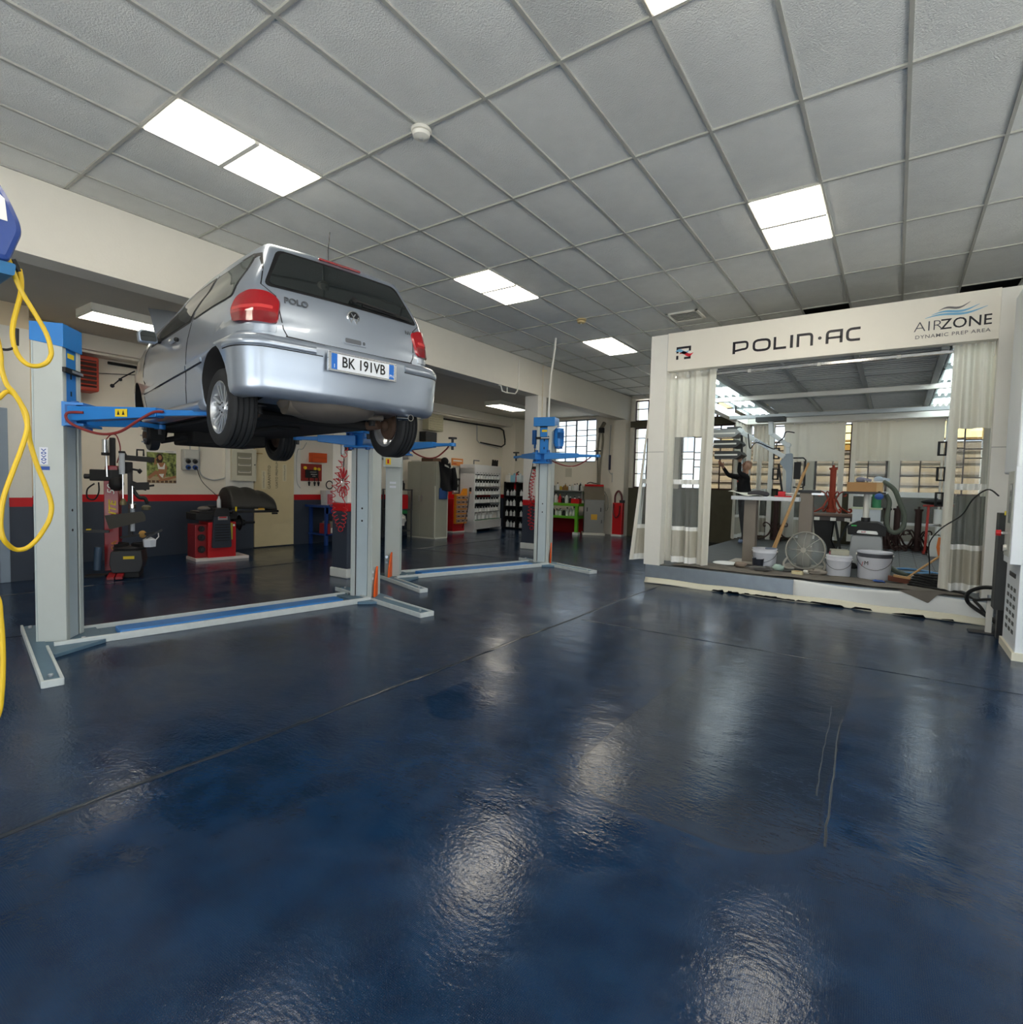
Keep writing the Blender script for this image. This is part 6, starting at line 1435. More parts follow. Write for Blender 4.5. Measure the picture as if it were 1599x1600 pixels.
# orange case, red tool board, bench and its load
b = B(); b.box(-10.75, -10.60, 7.42, 7.79, 1.82, 2.03, M('orange_plastic', S(226, 88, 28), .4)); b.box(-10.60, -10.595, 7.43, 7.78, 1.92, 1.925, M('orange_dark', S(180, 60, 20), .5)); tag(b.done('wall_case', bev=.01), 'orange plastic case on the left wall above the red tool board', 'case')
t = thing('tool_board', 'red tool board with black fittings and yellow dials on the left wall', 'tool board', (-10.75, 7.48, 1.40)); b = B(); b.box(0, .03, -.26, .26, 0, .38, M('board_red', S(150, 44, 36), .5, noise=.1)); b.done('board', t, bev=.004)
b = B(); b.box(.03, .06, -.17, .15, .07, .25, black); b.bar((.065, -.08, .2), (.065, .08, .2), .03, .012, chrome); b.bar((.065, -.06, .15), (.065, .10, .15), .03, .012, chrome); b.bar((.065, -.02, .11), (.065, .06, .11), .03, .012, chrome); b.done('tool_rack', t)
b = B()
for (u, v) in ((-.18, .29), (.07, .28), (.17, .27)): b.cyl((.03, u, v), (.06, u, v), .035, yellowst, n=14)
b.done('yellow_dials', t)
b = B()
for u in (-.08, .06, .16): b.cyl((.05, u, -.02), (.05, u, -.11), .03, black, r1=.012, n=10); b.tube([(.04, u, .07), (.05, u, -.02)], .01, black, n=6)
b.done('hanging_nozzles', t)
b = B(); b.tube(spl([(-10.728, 7.35, 2.25), (-10.728, 7.25, 2.1), (-10.728, 7.12, 2.05), (-10.728, 7.1, 1.6), (-10.728, 7.12, 1.35), (-10.728, 7.2, 1.24)]), .008, sockg, n=6); tag(b.done('wall_cable'), 'thin grey cable curving down the wall left of the red tool board', 'cable')
benchb = M('bench_blue', S(28, 62, 130), .45, noise=.06)
t = thing('workbench', 'blue steel workbench against the left wall behind the front column', 'workbench', (-10.4, 7.95, 0)); b = B(); b.box(-.35, .3, -.62, .9, .83, .88, benchb); b.done('bench_top', t, bev=.005)
for (u, v) in ((.25, -.5), (-.3, -.5), (.25, .8), (-.3, .8)): b = B(); b.box(u-.03, u+.03, v-.03, v+.03, 0, .83, benchb); b.done('leg', t)
b = B(); b.box(-.33, .28, -.55, .85, .22, .25, benchb); b.box(.25, .28, -.55, .85, .70, .83, benchb); b.done('shelf', t)
b = B(); b.lathe([(0, 0), (.13, 0), (.15, .32), (.145, .32), (.125, .01), (0, .01)], M('milky_plastic', S(206, 206, 206), .35), (-10.35, 7.62, .88), n=4); b.box(-10.27, -10.2, 7.55, 7.68, .9, 1.12, M('pink_print', S(200, 110, 120), .5)); tag(b.done('plastic_tub'), 'milky plastic tub on the blue workbench', 'tub')
b = B(); b.box(-10.5, -10.2, 7.86, 8.1, .88, 1.22, redp); tag(b.done('red_case', bev=.01), 'red case on the blue workbench beside the milky tub', 'case')
b = B(); b.box(-10.42, -10.15, 7.55, 7.9, .25, .52, M('grey_brown_carton', S(120, 110, 100), .8)); b.box(-10.15, -10.13, 7.56, 7.7, .27, .38, wht); tag(b.done('carton', bev=.004), 'grey-brown carton on the lower shelf of the blue workbench', 'box')
b = B(); b.box(-10.4, -10.1, 7.46, 7.52, .25, .48, M('dark_red_binder', S(150, 40, 44), .5)); tag(b.done('binder'), 'dark red folder at the left end of the bench shelf', 'folder')
b = B(); b.tube([(-10.72, 7.95+.09*math.cos(a), 1.32+.09*math.sin(a)) for a in [2*PI*i/20 for i in range(20)]], .012, black, n=6, closed=True); tag(b.done('cable_ring'), 'black cable ring hanging on the wall above the blue workbench', 'cable')

# tyre changer (its own frame faces the viewer)
mred = M('machine_red', S(150, 20, 28), .4, coat=.3, noise=.06); mred2 = M('balancer_red', S(200, 24, 30), .4, coat=.3, noise=.05)
t = thing('tyre_changer', 'dark tyre changing machine with red lettered column and black arms', 'tyre changer', (-8.83, 3.11, 0), math.radians(62)); t.scale = (.80, .85, 1)
b = B(); b.prism(rnd_poly([(-.10, .08), (.30, .08), (.34, .2), (.32, .38), (-.12, .38), (-.14, .2)], .03), lambda u, v, w: (u, w, v), -.18, .42, dark); b.box(-.08, .28, -.14, .4, 0, .09, black); bd = b.done('base_cabinet', t, bev=.01)
b = B(); b.box(.06, .22, -.186, -.18, .27, .31, yellowst); b.done('label', bd)
b = B(); b.lathe([(0, .38), (.24, .38), (.25, .41), (.2, .43), (0, .43)], dark, (.12, .1, 0), n=28)
for k in range(4): a = PI/4+k*PI/2; b.bar((.12+.06*math.cos(a), .1+.06*math.sin(a), .45), (.12+.27*math.cos(a), .1+.27*math.sin(a), .45), .05, .04, black)
b.done('turntable', t)
b = B(); b.box(-.30, -.08, .35, .62, .05, 1.42, mred); b.prism([(-.30, 1.42), (-.08, 1.42), (-.10, 1.56), (-.28, 1.56)], lambda u, v, w: (u, w, v), .37, .6, mred); co = b.done('column', t, bev=.01)
CR = R3('X', 90, 'Z', 90)
text('50', 'lettering', co, .15, (-.19, .345, 1.22), CR, wht, ext=.001, shear=.2); text('LITE', 'lettering', co, .15, (-.17, .345, .92), CR, yellowst, ext=.001, off=.003, shear=.2); text('SA', 'lettering', co, .12, (-.15, .345, .42), CR, M('orange_print2', S(220, 130, 40), .5), ext=.001, off=.002)
b = B(); b.box(-.22, -.14, .40, .50, 1.5, 1.96, black); b.box(-.50, -.06, .34, .56, 1.34, 1.50, black); b.cyl((-.6, .45, 1.40), (-.5, .45, 1.40), .035, dark, n=12); b.sph((-.12, .38, 1.30), .12, black, (1, .8, .9)); b.box(-.08, .12, .36, .46, 1.45, 1.62, black); b.done('tilt_head', t, bev=.012)
b = B(); b.cyl((-.26, .30, 1.74), (-.26, .30, 1.92), .055, chrome, n=18); b.cyl((-.26, .30, 1.70), (-.26, .30, 1.74), .06, black, n=18); b.cyl((-.24, .30, 1.40), (-.25, .30, 1.72), .018, chrome, n=10); b.cyl((-.02, .30, 1.44), (-.02, .30, 1.74), .045, M('cylinder_pale', S(196, 202, 210), .3), n=16); b.cyl((-.02, .30, 1.74), (-.02, .30, 1.77), .05, black, n=16); b.cyl((-.01, .30, 1.08), (-.01, .30, 1.44), .014, chrome, n=10); b.lathe([(0, 0), (.05, 0), (.055, .03), (.03, .09), (0, .1)], M('brass_bell', S(130, 120, 90), .4, .6), (-.01, .30, 1.0), n=18); b.done('air_cylinders', t)
b = B(); b.bar((.02, .36, 1.68), (.46, .36, 1.66), .07, .075, black); b.tube([(.2, .34, 1.71), (.2, .34, 1.80), (.30, .34, 1.80), (.30, .34, 1.71)], .016, black, n=8); b.bar((-.02, .36, 1.75), (.02, .36, 1.68), .08, .08, black); b.done('upper_arm', t, bev=.008)
b = B(); b.box(.05, .12, .36, .44, .55, 1.52, M('helper_post_dark', S(44, 40, 40), .5)); b.bar((.10, .36, 1.32), (.34, .36, 1.24), .06, .07, black); b.bar((.16, .34, 1.27), (.38, .34, 1.28), .09, .11, black); b.bar((.38, .34, 1.28), (.46, .34, 1.29), .025, .03, black); b.bar((.1, .36, 1.52), (.24, .34, 1.50), .02, .03, black); b.cyl((.22, .34, 1.47), (.26, .33, 1.51), .03, black, n=10); b.tube(spl([(.12, .34, 1.25), (.22, .3, 1.12), (.32, .28, 1.1), (.36, .28, 1.02)]), .03, black, n=8); b.lathe([(0, 0), (.07, 0), (.075, .05), (.04, .07), (0, .07)], M('disc_olive', S(96, 90, 70), .6), (.34, .28, .93), n=18); b.cyl((.13, .30, .62), (.13, .30, .98), .035, M('cylinder_pale', S(196, 202, 210), .3), n=14); b.cyl((.13, .30, .95), (.13, .30, 1.02), .055, chrome, n=16); b.cyl((.13, .30, .98), (.13, .30, 1.28), .016, chrome, n=10); b.done('helper_arm', t, bev=.006)
b = B(); b.prism(rnd_poly([(-.25, .86), (.30, .92), (.35, .86), (.35, .78), (-.19, .66)], .02), lambda u, v, w: (u, w-.3*(v-.8), v), .12, .135, M('guard_taupe', S(88, 84, 76), .6)); b.done('splash_guard', t)
b = B(); b.tube(spl([(-.42, .3, 1.3), (-.52, .3, 1.22), (-.52, .3, 1.1), (-.42, .3, 1.08), (-.36, .3, 1.18), (-.36, .3, 1.32)]), .012, black, n=6); b.tube(spl([(-.25, .34, 1.93), (-.18, .36, 2.0), (-.1, .36, 1.98), (-.05, .36, 1.8), (-.1, .36, 1.6)]), .010, redhose, n=6); b.done('hoses', t)
b = B(); b.bar((-.62, .2, .64), (-.2, .2, .63), .07, .035, dark); b.box(-.52, -.46, .16, .24, .655, .67, yellowst); b.box(-.55, -.25, .12, .35, .0, .02, black); b.cyl((-.36, .12, .1), (-.34, .12, .42), .06, M('tank_blue_grey', S(70, 90, 112), .35), n=18); b.done('bead_breaker', t)
b = B()
for x in (-.1, .02): b.obox((x, -.22, .05), (.05, .11, .015), mred, (1, 0, 0), (0, 1, .2))
b.obox((.0, .0, .40), (.05, .03, .03), mred); b.done('pedals', t)
b = B(); b.bar((.0, -.02, .56), (.5, -.05, .62), .03, .03, black); b.bar((.38, -.05, .55), (.62, -.05, .66), .025, .03, dark); b.done('lever', t)
b = B(); wl_ = t.matrix_basis @ V((.42, .0, .46)); b.lathe([(0, 0), (.10, 0), (.11, .10), (.02, .14), (0, .14)], M('white_can', S(228, 232, 240), .35), (.42, .0, .42), n=6); b.tube([(.5, 0, .5), (.56, 0, .56), (.55, 0, .64)], .01, wht, n=6); b.done('paste_can', t)
b = B(); b.sph((.32, -.02, .60), .06, M('ochre_sponge', S(170, 130, 70), .9), (1, .8, .9)); b.done('sponge', t)

# wheel balancer
t = thing('wheel_balancer', 'red wheel balancer with a black hood in front of the cream door', 'wheel balancer', (-9.62, 4.88, 0), math.radians(82)); t.scale = (.9, .95, 1)
b = B(); b.prism([(-.46, .0), (.50, .0), (.50, .05), (-.46, .05)], lambda u, v, w: (u, w, v), -.12, .42, M('base_white_red', S(226, 214, 208), .5, noise=.08)); b.done('base_plate', t, bev=.004)
b = B(); b.box(-.24, .26, -.10, .40, .05, .66, mred2); b.box(-.44, -.24, -.02, .40, .05, .62, mred); cb_ = b.done('cabinet', t, bev=.008)
b = B()
for k, (z, r) in enumerate(((.55, .05), (.40, .06), (.20, .06))): b.cyl((-.34, -.02, z), (-.34, -.07, z), r, black, n=14); b.cyl((-.33, -.07, z), (-.33, -.09, z), r*.4, dark, n=10)
b.done('cone_pegs', cb_)
b = B(); b.prism(rnd_poly([(-.19, .22), (.16, .22), (.13, .78), (-.16, .78)], .03), lambda u, v, w: (u, w-.0, v), -.16, -.10, M('panel_dark_blue', S(44, 50, 60), .45)); 
for k in range(7): b.box(-.14, .12, -.166, -.158, .34+.045*k, .355+.045*k, black)
pn = b.done('front_panel', t, bev=.01)
b = B(); b.box(-.09, .08, -.168, -.16, .70, .76, M('label_grey', S(160, 150, 150), .4)); b.box(-.07, .06, -.17, -.167, .735, .755, mred2); b.done('label', pn); b = B(); b.box(.15, .19, -.12, -.10, .35, .64, M('yellow_green_strip', S(190, 180, 60), .5)); b.cyl((.22, -.10, .60), (.22, -.105, .60), .02, wht, n=12); b.done('scale_strip', t)
b = B(); b.box(-.46, .28, -.12, .42, .70, .82, black); b.box(-.40, -.05, -.1, .38, .82, .85, dark); b.prism([(-.17, .76), (.14, .76), (.10, .90), (-.13, .90)], lambda u, v, w: (u, w, v), -.17, .1, dark); b.sph((-.26, .05, .89), .11, M('tray_grey', S(110, 104, 98), .6), (1.1, .8, .4)); b.box(-.2, -.05, 0, .2, .85, .94, black); b.done('weight_tray', t, bev=.01)
b = B(); b.cyl((.28, .15, .62), (.44, .15, .62), .10, black, n=20); b.lathe([(0, 0), (.14, .0), (.06, .06), (.05, .1), (0, .1)], black, (.42, .15, .62), (1, 0, 0), n=20); b.cyl((.50, .15, .62), (.72, .15, .62), .022, dark, n=12); b.done('shaft', t)
hood = M('hood_black', S(52, 51, 48), .5, noise=.08)
b = B(); 
b.grid(lambda u, v: (.14+.86*u-.0*(1-v), .15-.40*math.cos(PI*(.05+.80*v)), .82+(.43+.03*abs(math.sin(3*PI*u)))*math.sin(PI*(.05+.80*v))*(1-.35*u**3)), 24, 18, hood)
b.grid(lambda u, v: (.14+.0*u, .15-.40*math.cos(PI*(.05+.80*v))*u, .82+.43*math.sin(PI*(.05+.80*v))*u), 6, 18, black)  # black sheet across the open hood end, standing for the shade inside
b.done('wheel_hood', t, solid=.012)
b = B(); b.bar((.14, -.25, .84), (1.02, -.25, .84), .05, .04, black); b.bar((1.0, -.25, .84), (1.02, .3, .84), .05, .04, black); b.bar((.9, -.25, .80), (1.0, -.25, .80), .05, .03, black); b.box(.62, .74, -.262, -.255, .87, .90, M('amber_label', S(226, 170, 60), .4)); b.box(.18, .21, -.275, -.26, .84, .93, yellowst); b.done('hood_frame', t)
b = B(); q = lambda u, v, w: (-9.62+u*.125-v*.94, 4.88+u*.89+v*.13, w); b.lathe([(0, 0), (.035, 0), (.035, .13), (.015, .17), (.015, .20), (0, .2)], M('spray_white', S(206, 208, 210), .4), q(.04, .15, .90), n=14); tag(b.done('spray_can'), 'grey-white spray bottle standing on the wheel balancer tray', 'spray bottle')

# yellow hose on its reel at the left edge
yel = M('yellow_hose_rubber', S(214, 178, 36), .42, noise=.16, nscale=9)
t = thing('hose_reel', 'blue hose reel with looping yellow air hose at the left edge', 'hose reel', (-2.2, .3, 2.1)); RX = -2.2
b = B(); b.prism(rnd_poly([(-.18, 2.02), (.475, 2.03), (.485, 2.06), (.505, 2.12), (.502, 2.15), (.478, 2.21), (.43, 2.29), (.1, 2.36), (-.18, 2.3)], .02), lambda u, v, w: (RX+w, u, v), -.10, .10, M('reel_blue', S(38, 68, 140), .35, coat=.4)); wd(b, 'reel_case', t, bev=.015)
b = B(); b.prism(rnd_poly([(.40, 1.995), (.486, 1.995), (.49, 2.03), (.40, 2.03)], .008), lambda u, v, w: (RX+w, u, v), -.06, .09, M('reel_teal', S(24, 100, 150), .4)); b.prism([(.44, 2.14), (.47, 2.14), (.465, 2.2), (.44, 2.22)], lambda u, v, w: (RX+w, u, v), .101, .103, wht); wd(b, 'guide', t)
b = B(); b.bar((RX, .1, 2.34), (RX, .1, 4.09), .05, .05, dark); wd(b, 'hanger_rod', t)
# yellow hose (part of the reel) in its hanging loops
P1= [(-2.17, 0.48, 2.077), (-2.17, 0.511, 1.98), (-2.17, 0.538, 1.927), (-2.17, 0.571, 1.862), (-2.17, 0.583, 1.81), (-2.17, 0.579, 1.786), (-2.17, 0.57, 1.77), (-2.17, 0.551, 1.757), (-2.17, 0.528, 1.756), (-2.18, 0.512, 1.773), (-2.18, 0.5, 1.799), (-2.18, 0.495, 1.836), (-2.18, 0.497, 1.874), (-2.18, 0.504, 1.91), (-2.18, 0.515, 1.964), (-2.18, 0.517, 2.002), (-2.18, 0.513, 2.038)]
P2= [(-2.18, 0.466, 1.783), (-2.18, 0.468, 1.737), (-2.18, 0.479, 1.691), (-2.18, 0.493, 1.671), (-2.18, 0.51, 1.639), (-2.18, 0.523, 1.608), (-2.18, 0.525, 1.573), (-2.18, 0.52, 1.54), (-2.18, 0.504, 1.481), (-2.18, 0.484, 1.416), (-2.18, 0.468, 1.358), (-2.18, 0.461, 1.311), (-2.18, 0.459, 1.263), (-2.18, 0.467, 1.224), (-2.2, 0.494, 1.195), (-2.2, 0.52, 1.195), (-2.2, 0.543, 1.215), (-2.2, 0.559, 1.24), (-2.2, 0.579, 1.282), (-2.2, 0.585, 1.329), (-2.2, 0.572, 1.388), (-2.2, 0.55, 1.458), (-2.2, 0.535, 1.526), (-2.2, 0.529, 1.584), (-2.2, 0.516, 1.637), (-2.2, 0.5, 1.666), (-2.2, 0.483, 1.671), (-2.2, 0.468, 1.652), (-2.2, 0.451, 1.629)]
P3= [(-2.2, 0.40, 1.15), (-2.2, 0.451, 1.059), (-2.2, 0.459, 0.99), (-2.2, 0.462, 0.92), (-2.2, 0.462, 0.841), (-2.2, 0.458, 0.763), (-2.2, 0.447, 0.687), (-2.2, .40, .62)]
reel = t
b = B(); b.tube(spl(P1, 4), .0068, yel, n=10); wd(b, 'hose', reel)
b = B(); b.tube(spl([(-2.18, .40, 1.98), (-2.18, .45, 1.86)]+P2+[(-2.2, .38, 1.5), (-2.2, .36, 1.3)]+P3, 4), .0068, yel, n=10); wd(b, 'hose', reel)
b = B(); b.tube(spl([(-2.18, .42, 1.80), (-2.18, .466, 1.792), (-2.18, .487, 1.795), (-2.18, .501, 1.809), (-2.18, .503, 1.83)]), .004, black, n=6); b.tube([(-2.18, .503, 1.81), (-2.18, .504, 1.86)], .0062, black, n=8); b.tube([(-2.175, .497, 2.06), (-2.18, .513, 2.03)], .0075, black, n=8); wd(b, 'hose_ties', reel)

# red coiled air hoses on the two columns
coil = M('red_coil_hose', S(206, 36, 44), .35, coat=.4)
def helix(path, r, pitch, m, rad=.007):
    P_ = spl(path, 14); out = []; acc = 0
    for i, p in enumerate(P_):
        if i: acc += (P_[i]-P_[i-1]).length
        a = 2*PI*acc/pitch; tdir = (P_[min(i+1, len(P_)-1)]-P_[max(i-1, 0)]).normalized(); u = V((0, 1, 0)); w = tdir.cross(u).normalized(); out.append(p+u*r*.7*math.cos(a)+w*r*math.sin(a))
    fine = spl(out, 3); b = B(); b.tube(fine, rad, m, n=6); return b
t = thing('coiled_air_hose', 'red coiled air hose hanging on the front column beside the raised car', 'air hose', (-6.5, 5.08, 1.3))
b = helix([(-6.42, 5.02, 1.9), (-6.47, 5.04, 1.79), (-6.57, 5.05, 1.68), (-6.64, 5.05, 1.5), (-6.70, 5.05, 1.34), (-6.74, 5.05, 1.17), (-6.73, 5.05, 1.02)], .045, .095, coil, .0055); wd(b, 'coil', t)
b = helix([(-6.73, 5.05, 1.02), (-6.68, 5.05, .92), (-6.60, 5.05, .80), (-6.55, 5.05, .73), (-6.49, 5.05, .82), (-6.46, 5.05, .95), (-6.44, 5.05, 1.05)], .038, .06, coil, .0055); wd(b, 'coil', t)
b = B(); n_ = 13
pts = []
for i in range(n_*8):
    a = 2*PI*i/(n_*8); r = .095+.05*math.cos(n_*a); pts.append((-6.44+r*math.cos(a), 5.0+.02*math.sin(n_*a), 1.40+r*1.5*math.sin(a)))
b.tube(pts, .007, coil, n=6, closed=True); b.tube(spl([(-6.46, 5.0, 1.2), (-6.43, 5.03, 1.12), (-6.44, 5.05, 1.05)]), .007, coil, n=6); b.tube([(-6.47, 5.04, 1.75), (-6.47, 5.02, 1.42)], .008, black, n=6); b.cyl((-6.47, 5.0, 1.40), (-6.47, 5.0, 1.45), .012, chrome, n=8); wd(b, 'rosette', t)
b = B(); b.box(-6.55, -6.38, 5.06, 5.13, 1.86, 1.92, dark); b.cyl((-6.44, 4.99, 1.8), (-6.44, 4.99, 1.95), .03, galv, n=10); wd(b, 'hook', t)
t = thing('coiled_air_hose', 'red coiled air hose hanging on the rear column by the empty lift', 'air hose', (-6.5, 10.12, 1.3))
b = helix([(-6.45, 10.1, 1.80), (-6.5, 10.1, 1.66), (-6.55, 10.1, 1.52), (-6.57, 10.1, 1.33), (-6.58, 10.1, .98), (-6.57, 10.1, .63), (-6.51, 10.1, .50), (-6.45, 10.1, .63), (-6.44, 10.1, .99), (-6.45, 10.1, 1.2)], .05, .075, coil, .009); wd(b, 'coil', t)
b = B(); b.box(-6.56, -6.44, 10.12, 10.2, 1.78, 1.84, dark); wd(b, 'hook', t)
# ceiling cable to the lift motor and the conduit on the beam
b = B(); b.tube(spl([(-5.14, 8.6, 4.085), (-5.17, 8.6, 3.8), (-5.21, 8.6, 3.5), (-5.24, 8.6, 3.1), (-5.25, 8.6, 2.66)]), .018, boothw, n=8); tag(b.done('motor_cable'), 'white cable from the ceiling down to the head of the empty lift', 'cable')
b = B(); b.tube([(-6.485, 9.4, 4.0), (-6.485, 9.4, 3.47), (-6.485, 9.36, 3.36), (-6.485, 9.28, 3.29), (-6.485, 8.95, 3.27), (-6.485, 8.83, 3.28), (-6.485, 8.79, 3.38), (-6.6, 8.79, 3.41)], .014, boothw, n=8); b.tube([(-6.485, 9.0, 3.275), (-6.485, 9.0, 3.38)], .012, boothw, n=8); tag(b.done('beam_conduit'), 'white conduit looping below the beam left of the rear column', 'conduit')
b = B(); b.tube([(-6.487, 10.35, 4.08), (-6.487, 10.35, 1.6)], .012, M('conduit_cream', S(220, 210, 190), .5), n=8); tag(b.done('column_conduit'), 'cream conduit running down the rear column face', 'conduit')
# ceiling fittings
def detector(label, x, y, m):
    t = thing('smoke_detector', label, 'smoke detector', (x, y, CEIL-.004)); b = B(); b.lathe([(0, 0), (.075, 0), (.078, -.012), (.07, -.02), (.05, -.022)], m, n=28); b.done('base', t)
    b = B(); b.lathe([(.05, -.02), (.068, -.03), (.062, -.055), (.03, -.066), (0, -.068)], m, n=28); b.done('sensor', t); b = B(); b.lathe([(0, -.0685), (.016, -.0685), (.014, -.076), (0, -.077)], sockg, n=14); b.done('test_button', t)
detector('round white smoke detector above the car roof, nearer one', -3.06, 3.06, M('detector_white', S(228, 226, 216), .4)); detector('yellowed smoke detector left of the farthest ceiling light', -4.23, 7.85, M('detector_yellow', S(206, 184, 132), .5))
t = thing('ceiling_vent', 'square louvred air vent in the ceiling above the left booth post', 'vent', (-2.77, 8.5, CEIL-.006)); b = B()
for s in (-1, 1): b.box(min(s*.2, s*.24), max(s*.2, s*.24), -.24, .24, -.012, .005, lampframe); b.box(-.24, .24, min(s*.2, s*.24), max(s*.2, s*.24), -.012, .005, lampframe)
b.done('frame', t); b = B(); b.box(-.2, .2, -.2, .2, .0, .003, dark); b.done('backing', t)
for k in range(7): b = B(); b.obox((0, -.17+.057*k, -.004), (.2, .018, .002), lampframe, (1,0,0), (0,1,.5), (0,-.5,1)); b.done('louvre', t)

# ---------------------------------------------------------------- metal locker, rack and drawers on the left wall
lock = M('locker_grey_green', S(176, 176, 160), .45, noise=.05); lockl = M('locker_edge_cream', S(222, 222, 208), .45)
t = thing('metal_locker', 'tall grey-green two-door metal locker with a black jacket on its side', 'locker', (-9.97, 10.4, 0)); b = B(); b.box(-.49, .49, -.22, .24, .03, 1.97, lock); b.box(.47, .495, -.235, -.21, .03, 1.35, lockl); b.box(.49, .50, .22, .25, .02, 1.97, lockl); b.box(-.49, .5, -.22, .24, 0, .04, lockl); b.done('body', t, bev=.006)
for s, x0, x1 in ((-1, -.485, -.03), (1, -.026, .465)):
    b = B(); b.box(x0, x1, -.238, -.22, .07, 1.94, lock); d_ = b.done('door', t, bev=.004); b = B(); b.box(-.07 if s < 0 else .02, -.045 if s < 0 else .045, -.25, -.238, .95, 1.1, galv); b.done('handle', d_)
b = B(); b.box(-.40, -.1, -.2, .2, 1.97, 2.0, M('white_sheet_stack', S(224, 222, 214), .7)); b.box(-.05, .35, -.18, .2, 1.97, 2.06, M('brown_parcel', S(104, 78, 58), .8, noise=.2)); 
o = b.done('load'); o.location = t.location; tag(o, 'brown parcel and paper lying on top of the metal locker', 'parcel')
b = B(); jk = blackcloth
b.grid(lambda u, v: (-9.455+.10*math.sin(PI*u)+.03*math.sin(6*u+4*v), 10.28+(.40+.12*(1-v))*u+.05*(1-v), 1.98-.72*(1-v)-.05*math.sin(PI*u)), 16, 20, jk)
b.sph((-9.40, 10.42, 1.98), .12, jk, (.7, .9, .8)); b.prism([(10.36, 1.86), (10.60, 1.80), (10.60, 1.83), (10.36, 1.90)], lambda u, v, w: (-9.345+w, u, v), 0, .004, sockg)
b.tube(spl([(-9.38, 10.72, 1.82), (-9.36, 10.78, 1.5), (-9.38, 10.80, 1.25)]), .06, jk, n=8)
tag(b.done('black_jacket', solid=.01), 'black hooded jacket hanging on the side of the metal locker', 'jacket')
b = B(); b.grid(lambda u, v: (-9.46+.05*math.sin(PI*u), 10.30+.3*u, 1.3-.28*(1-v)), 10, 10, M('blue_work_trousers', S(56, 92, 150), .85)); tag(b.done('blue_trousers', solid=.02), 'blue work trousers showing below the black jacket', 'trousers')
t = thing('shelf_rack', 'narrow dark shelf rack with red and green goods left of the metal locker', 'shelf rack', (-10.35, 9.72, 0)); rk = M('rack_dark_grey', S(74, 76, 78), .5)
for (x, y) in ((-.25, -.25), (.25, -.25), (-.25, .25), (.25, .25)): b = B(); b.box(x-.015, x+.015, y-.015, y+.015, 0, 1.25, rk); b.done('upright', t)
for z in (.18, .72, 1.22): b = B(); b.box(-.27, .27, -.27, .27, z, z+.025, rk); b.done('shelf', t)
b = B(); b.box(-10.52, -10.15, 9.5, 9.9, .75, 1.1, redp); tag(b.done('red_crate', bev=.01), 'red crate on the narrow dark rack left of the locker', 'crate')
b = B(); b.box(-10.5, -10.12, 9.48, 9.85, .63, .72, M('green_case', S(40, 130, 70), .45)); tag(b.done('green_case', bev=.006), 'green case below the red crate on the dark rack', 'case')
b = B(); b.sph((-10.2, 9.62, .48), .22, wht, (.8, .9, .8), n=14)
for v in b.bm.verts: v.co += V((math.sin(v.co.z*40)*.02, math.cos(v.co.y*50)*.02, math.sin(v.co.x*45)*.02))
tag(b.done('white_rag_bundle'), 'bundle of white rags hanging from the dark rack beside the locker', 'rags')
for k, (x, y, h, m, lab) in enumerate(((-10.4, 9.6, .26, dark, 'dark bottle at the back of the top of the dark rack'), (-10.22, 9.7, .32, M('rust_bottle', S(110, 60, 40), .4), 'reddish brown bottle on top of the dark rack'), (-10.3, 9.85, .22, black, 'short black can on top of the dark rack'))):
    b = B(); b.lathe([(0, 0), (.05, 0), (.05, h*.65), (.018, h*.8), (.018, h), (0, h)], m, (x, y, 1.246), n=12); tag(b.done('bottle'), lab, 'bottle')
b = B(); b.tube([(-10.7, 9.3, 2.05), (-10.3, 9.6, 2.02), (-10.0, 9.75, 2.06)], .06, M('grey_pipe', S(190, 188, 180), .5), n=12); b.tube([(-10.3, 9.6, 2.0), (-10.4, 9.6, 1.3)], .035, M('grey_pipe', S(190, 188, 180), .5), n=10); tag(b.done('grey_duct'), 'grey duct pipe on the wall above the dark rack', 'duct')
t = thing('drawer_cabinet', 'red cabinet with an orange organiser of clear drawers beside the locker', 'cabinet', (-10.73, 12.38, 0)); b = B(); b.box(0, .32, -.45, .47, .03, .98, mred2); b.box(-.0, .34, -.46, .48, 0, .04, boothw); b.done('cabinet_body', t, bev=.006)
orp = M('organiser_orange', S(232, 150, 40), .45); drw = M('clear_drawer', S(176, 150, 136), .25, noise=.2)
b = B(); b.box(.32, .40, -.42, .22, .26, 1.12, orp); b.prism([(-.15, 1.12), (.22, 1.12), (.2, 1.24), (.1, 1.29), (-.05, 1.28)], lambda u, v, w: (.32+w, u, v), 0, .08, orp); org_ = b.done('organiser', t, bev=.006)
for r in range(6):
    for c in range(3): b = B(); b.box(.385, .425, -.40+.19*c, -.23+.19*c, .30+.135*r, .40+.135*r, drw); b.box(.425, .428, -.36+.19*c, -.27+.19*c, .33+.135*r, .36+.135*r, dark); b.done('drawer', org_)
b = B(); b.box(-10.75, -10.72, 12.2, 12.7, 1.96, 2.17, M('orange_sign', S(232, 150, 80), .5)); o = b.done('wall_sign'); tag(o, 'pale orange sign on the left wall above the socket panel', 'sign'); b = B(); b.box(-10.72, -10.718, 12.25, 12.65, 2.08, 2.12, wht); b.box(-10.72, -10.718, 12.25, 12.4, 2.0, 2.02, redp); b.done('sign_print', o)
sockets('power_socket_panel', 'pale socket panel with blue plugs above the red drawer cabinet', 12.25, 1.15, .6, .78, [(.1, .40, sd_), (.23, .40, sd_), (.36, .40, sd_), (.49, .40, sd_), (.12, .22, sd_), (.3, .2, sb_), (.34, .07, sb_), (.5, .22, sr_)])
b = B(); b.box(-10.75, -10.74, 12.1, 12.25, 1.1, 1.85, mred2); tag(b.done('red_board'), 'narrow red board on the wall behind the black jacket', 'board')

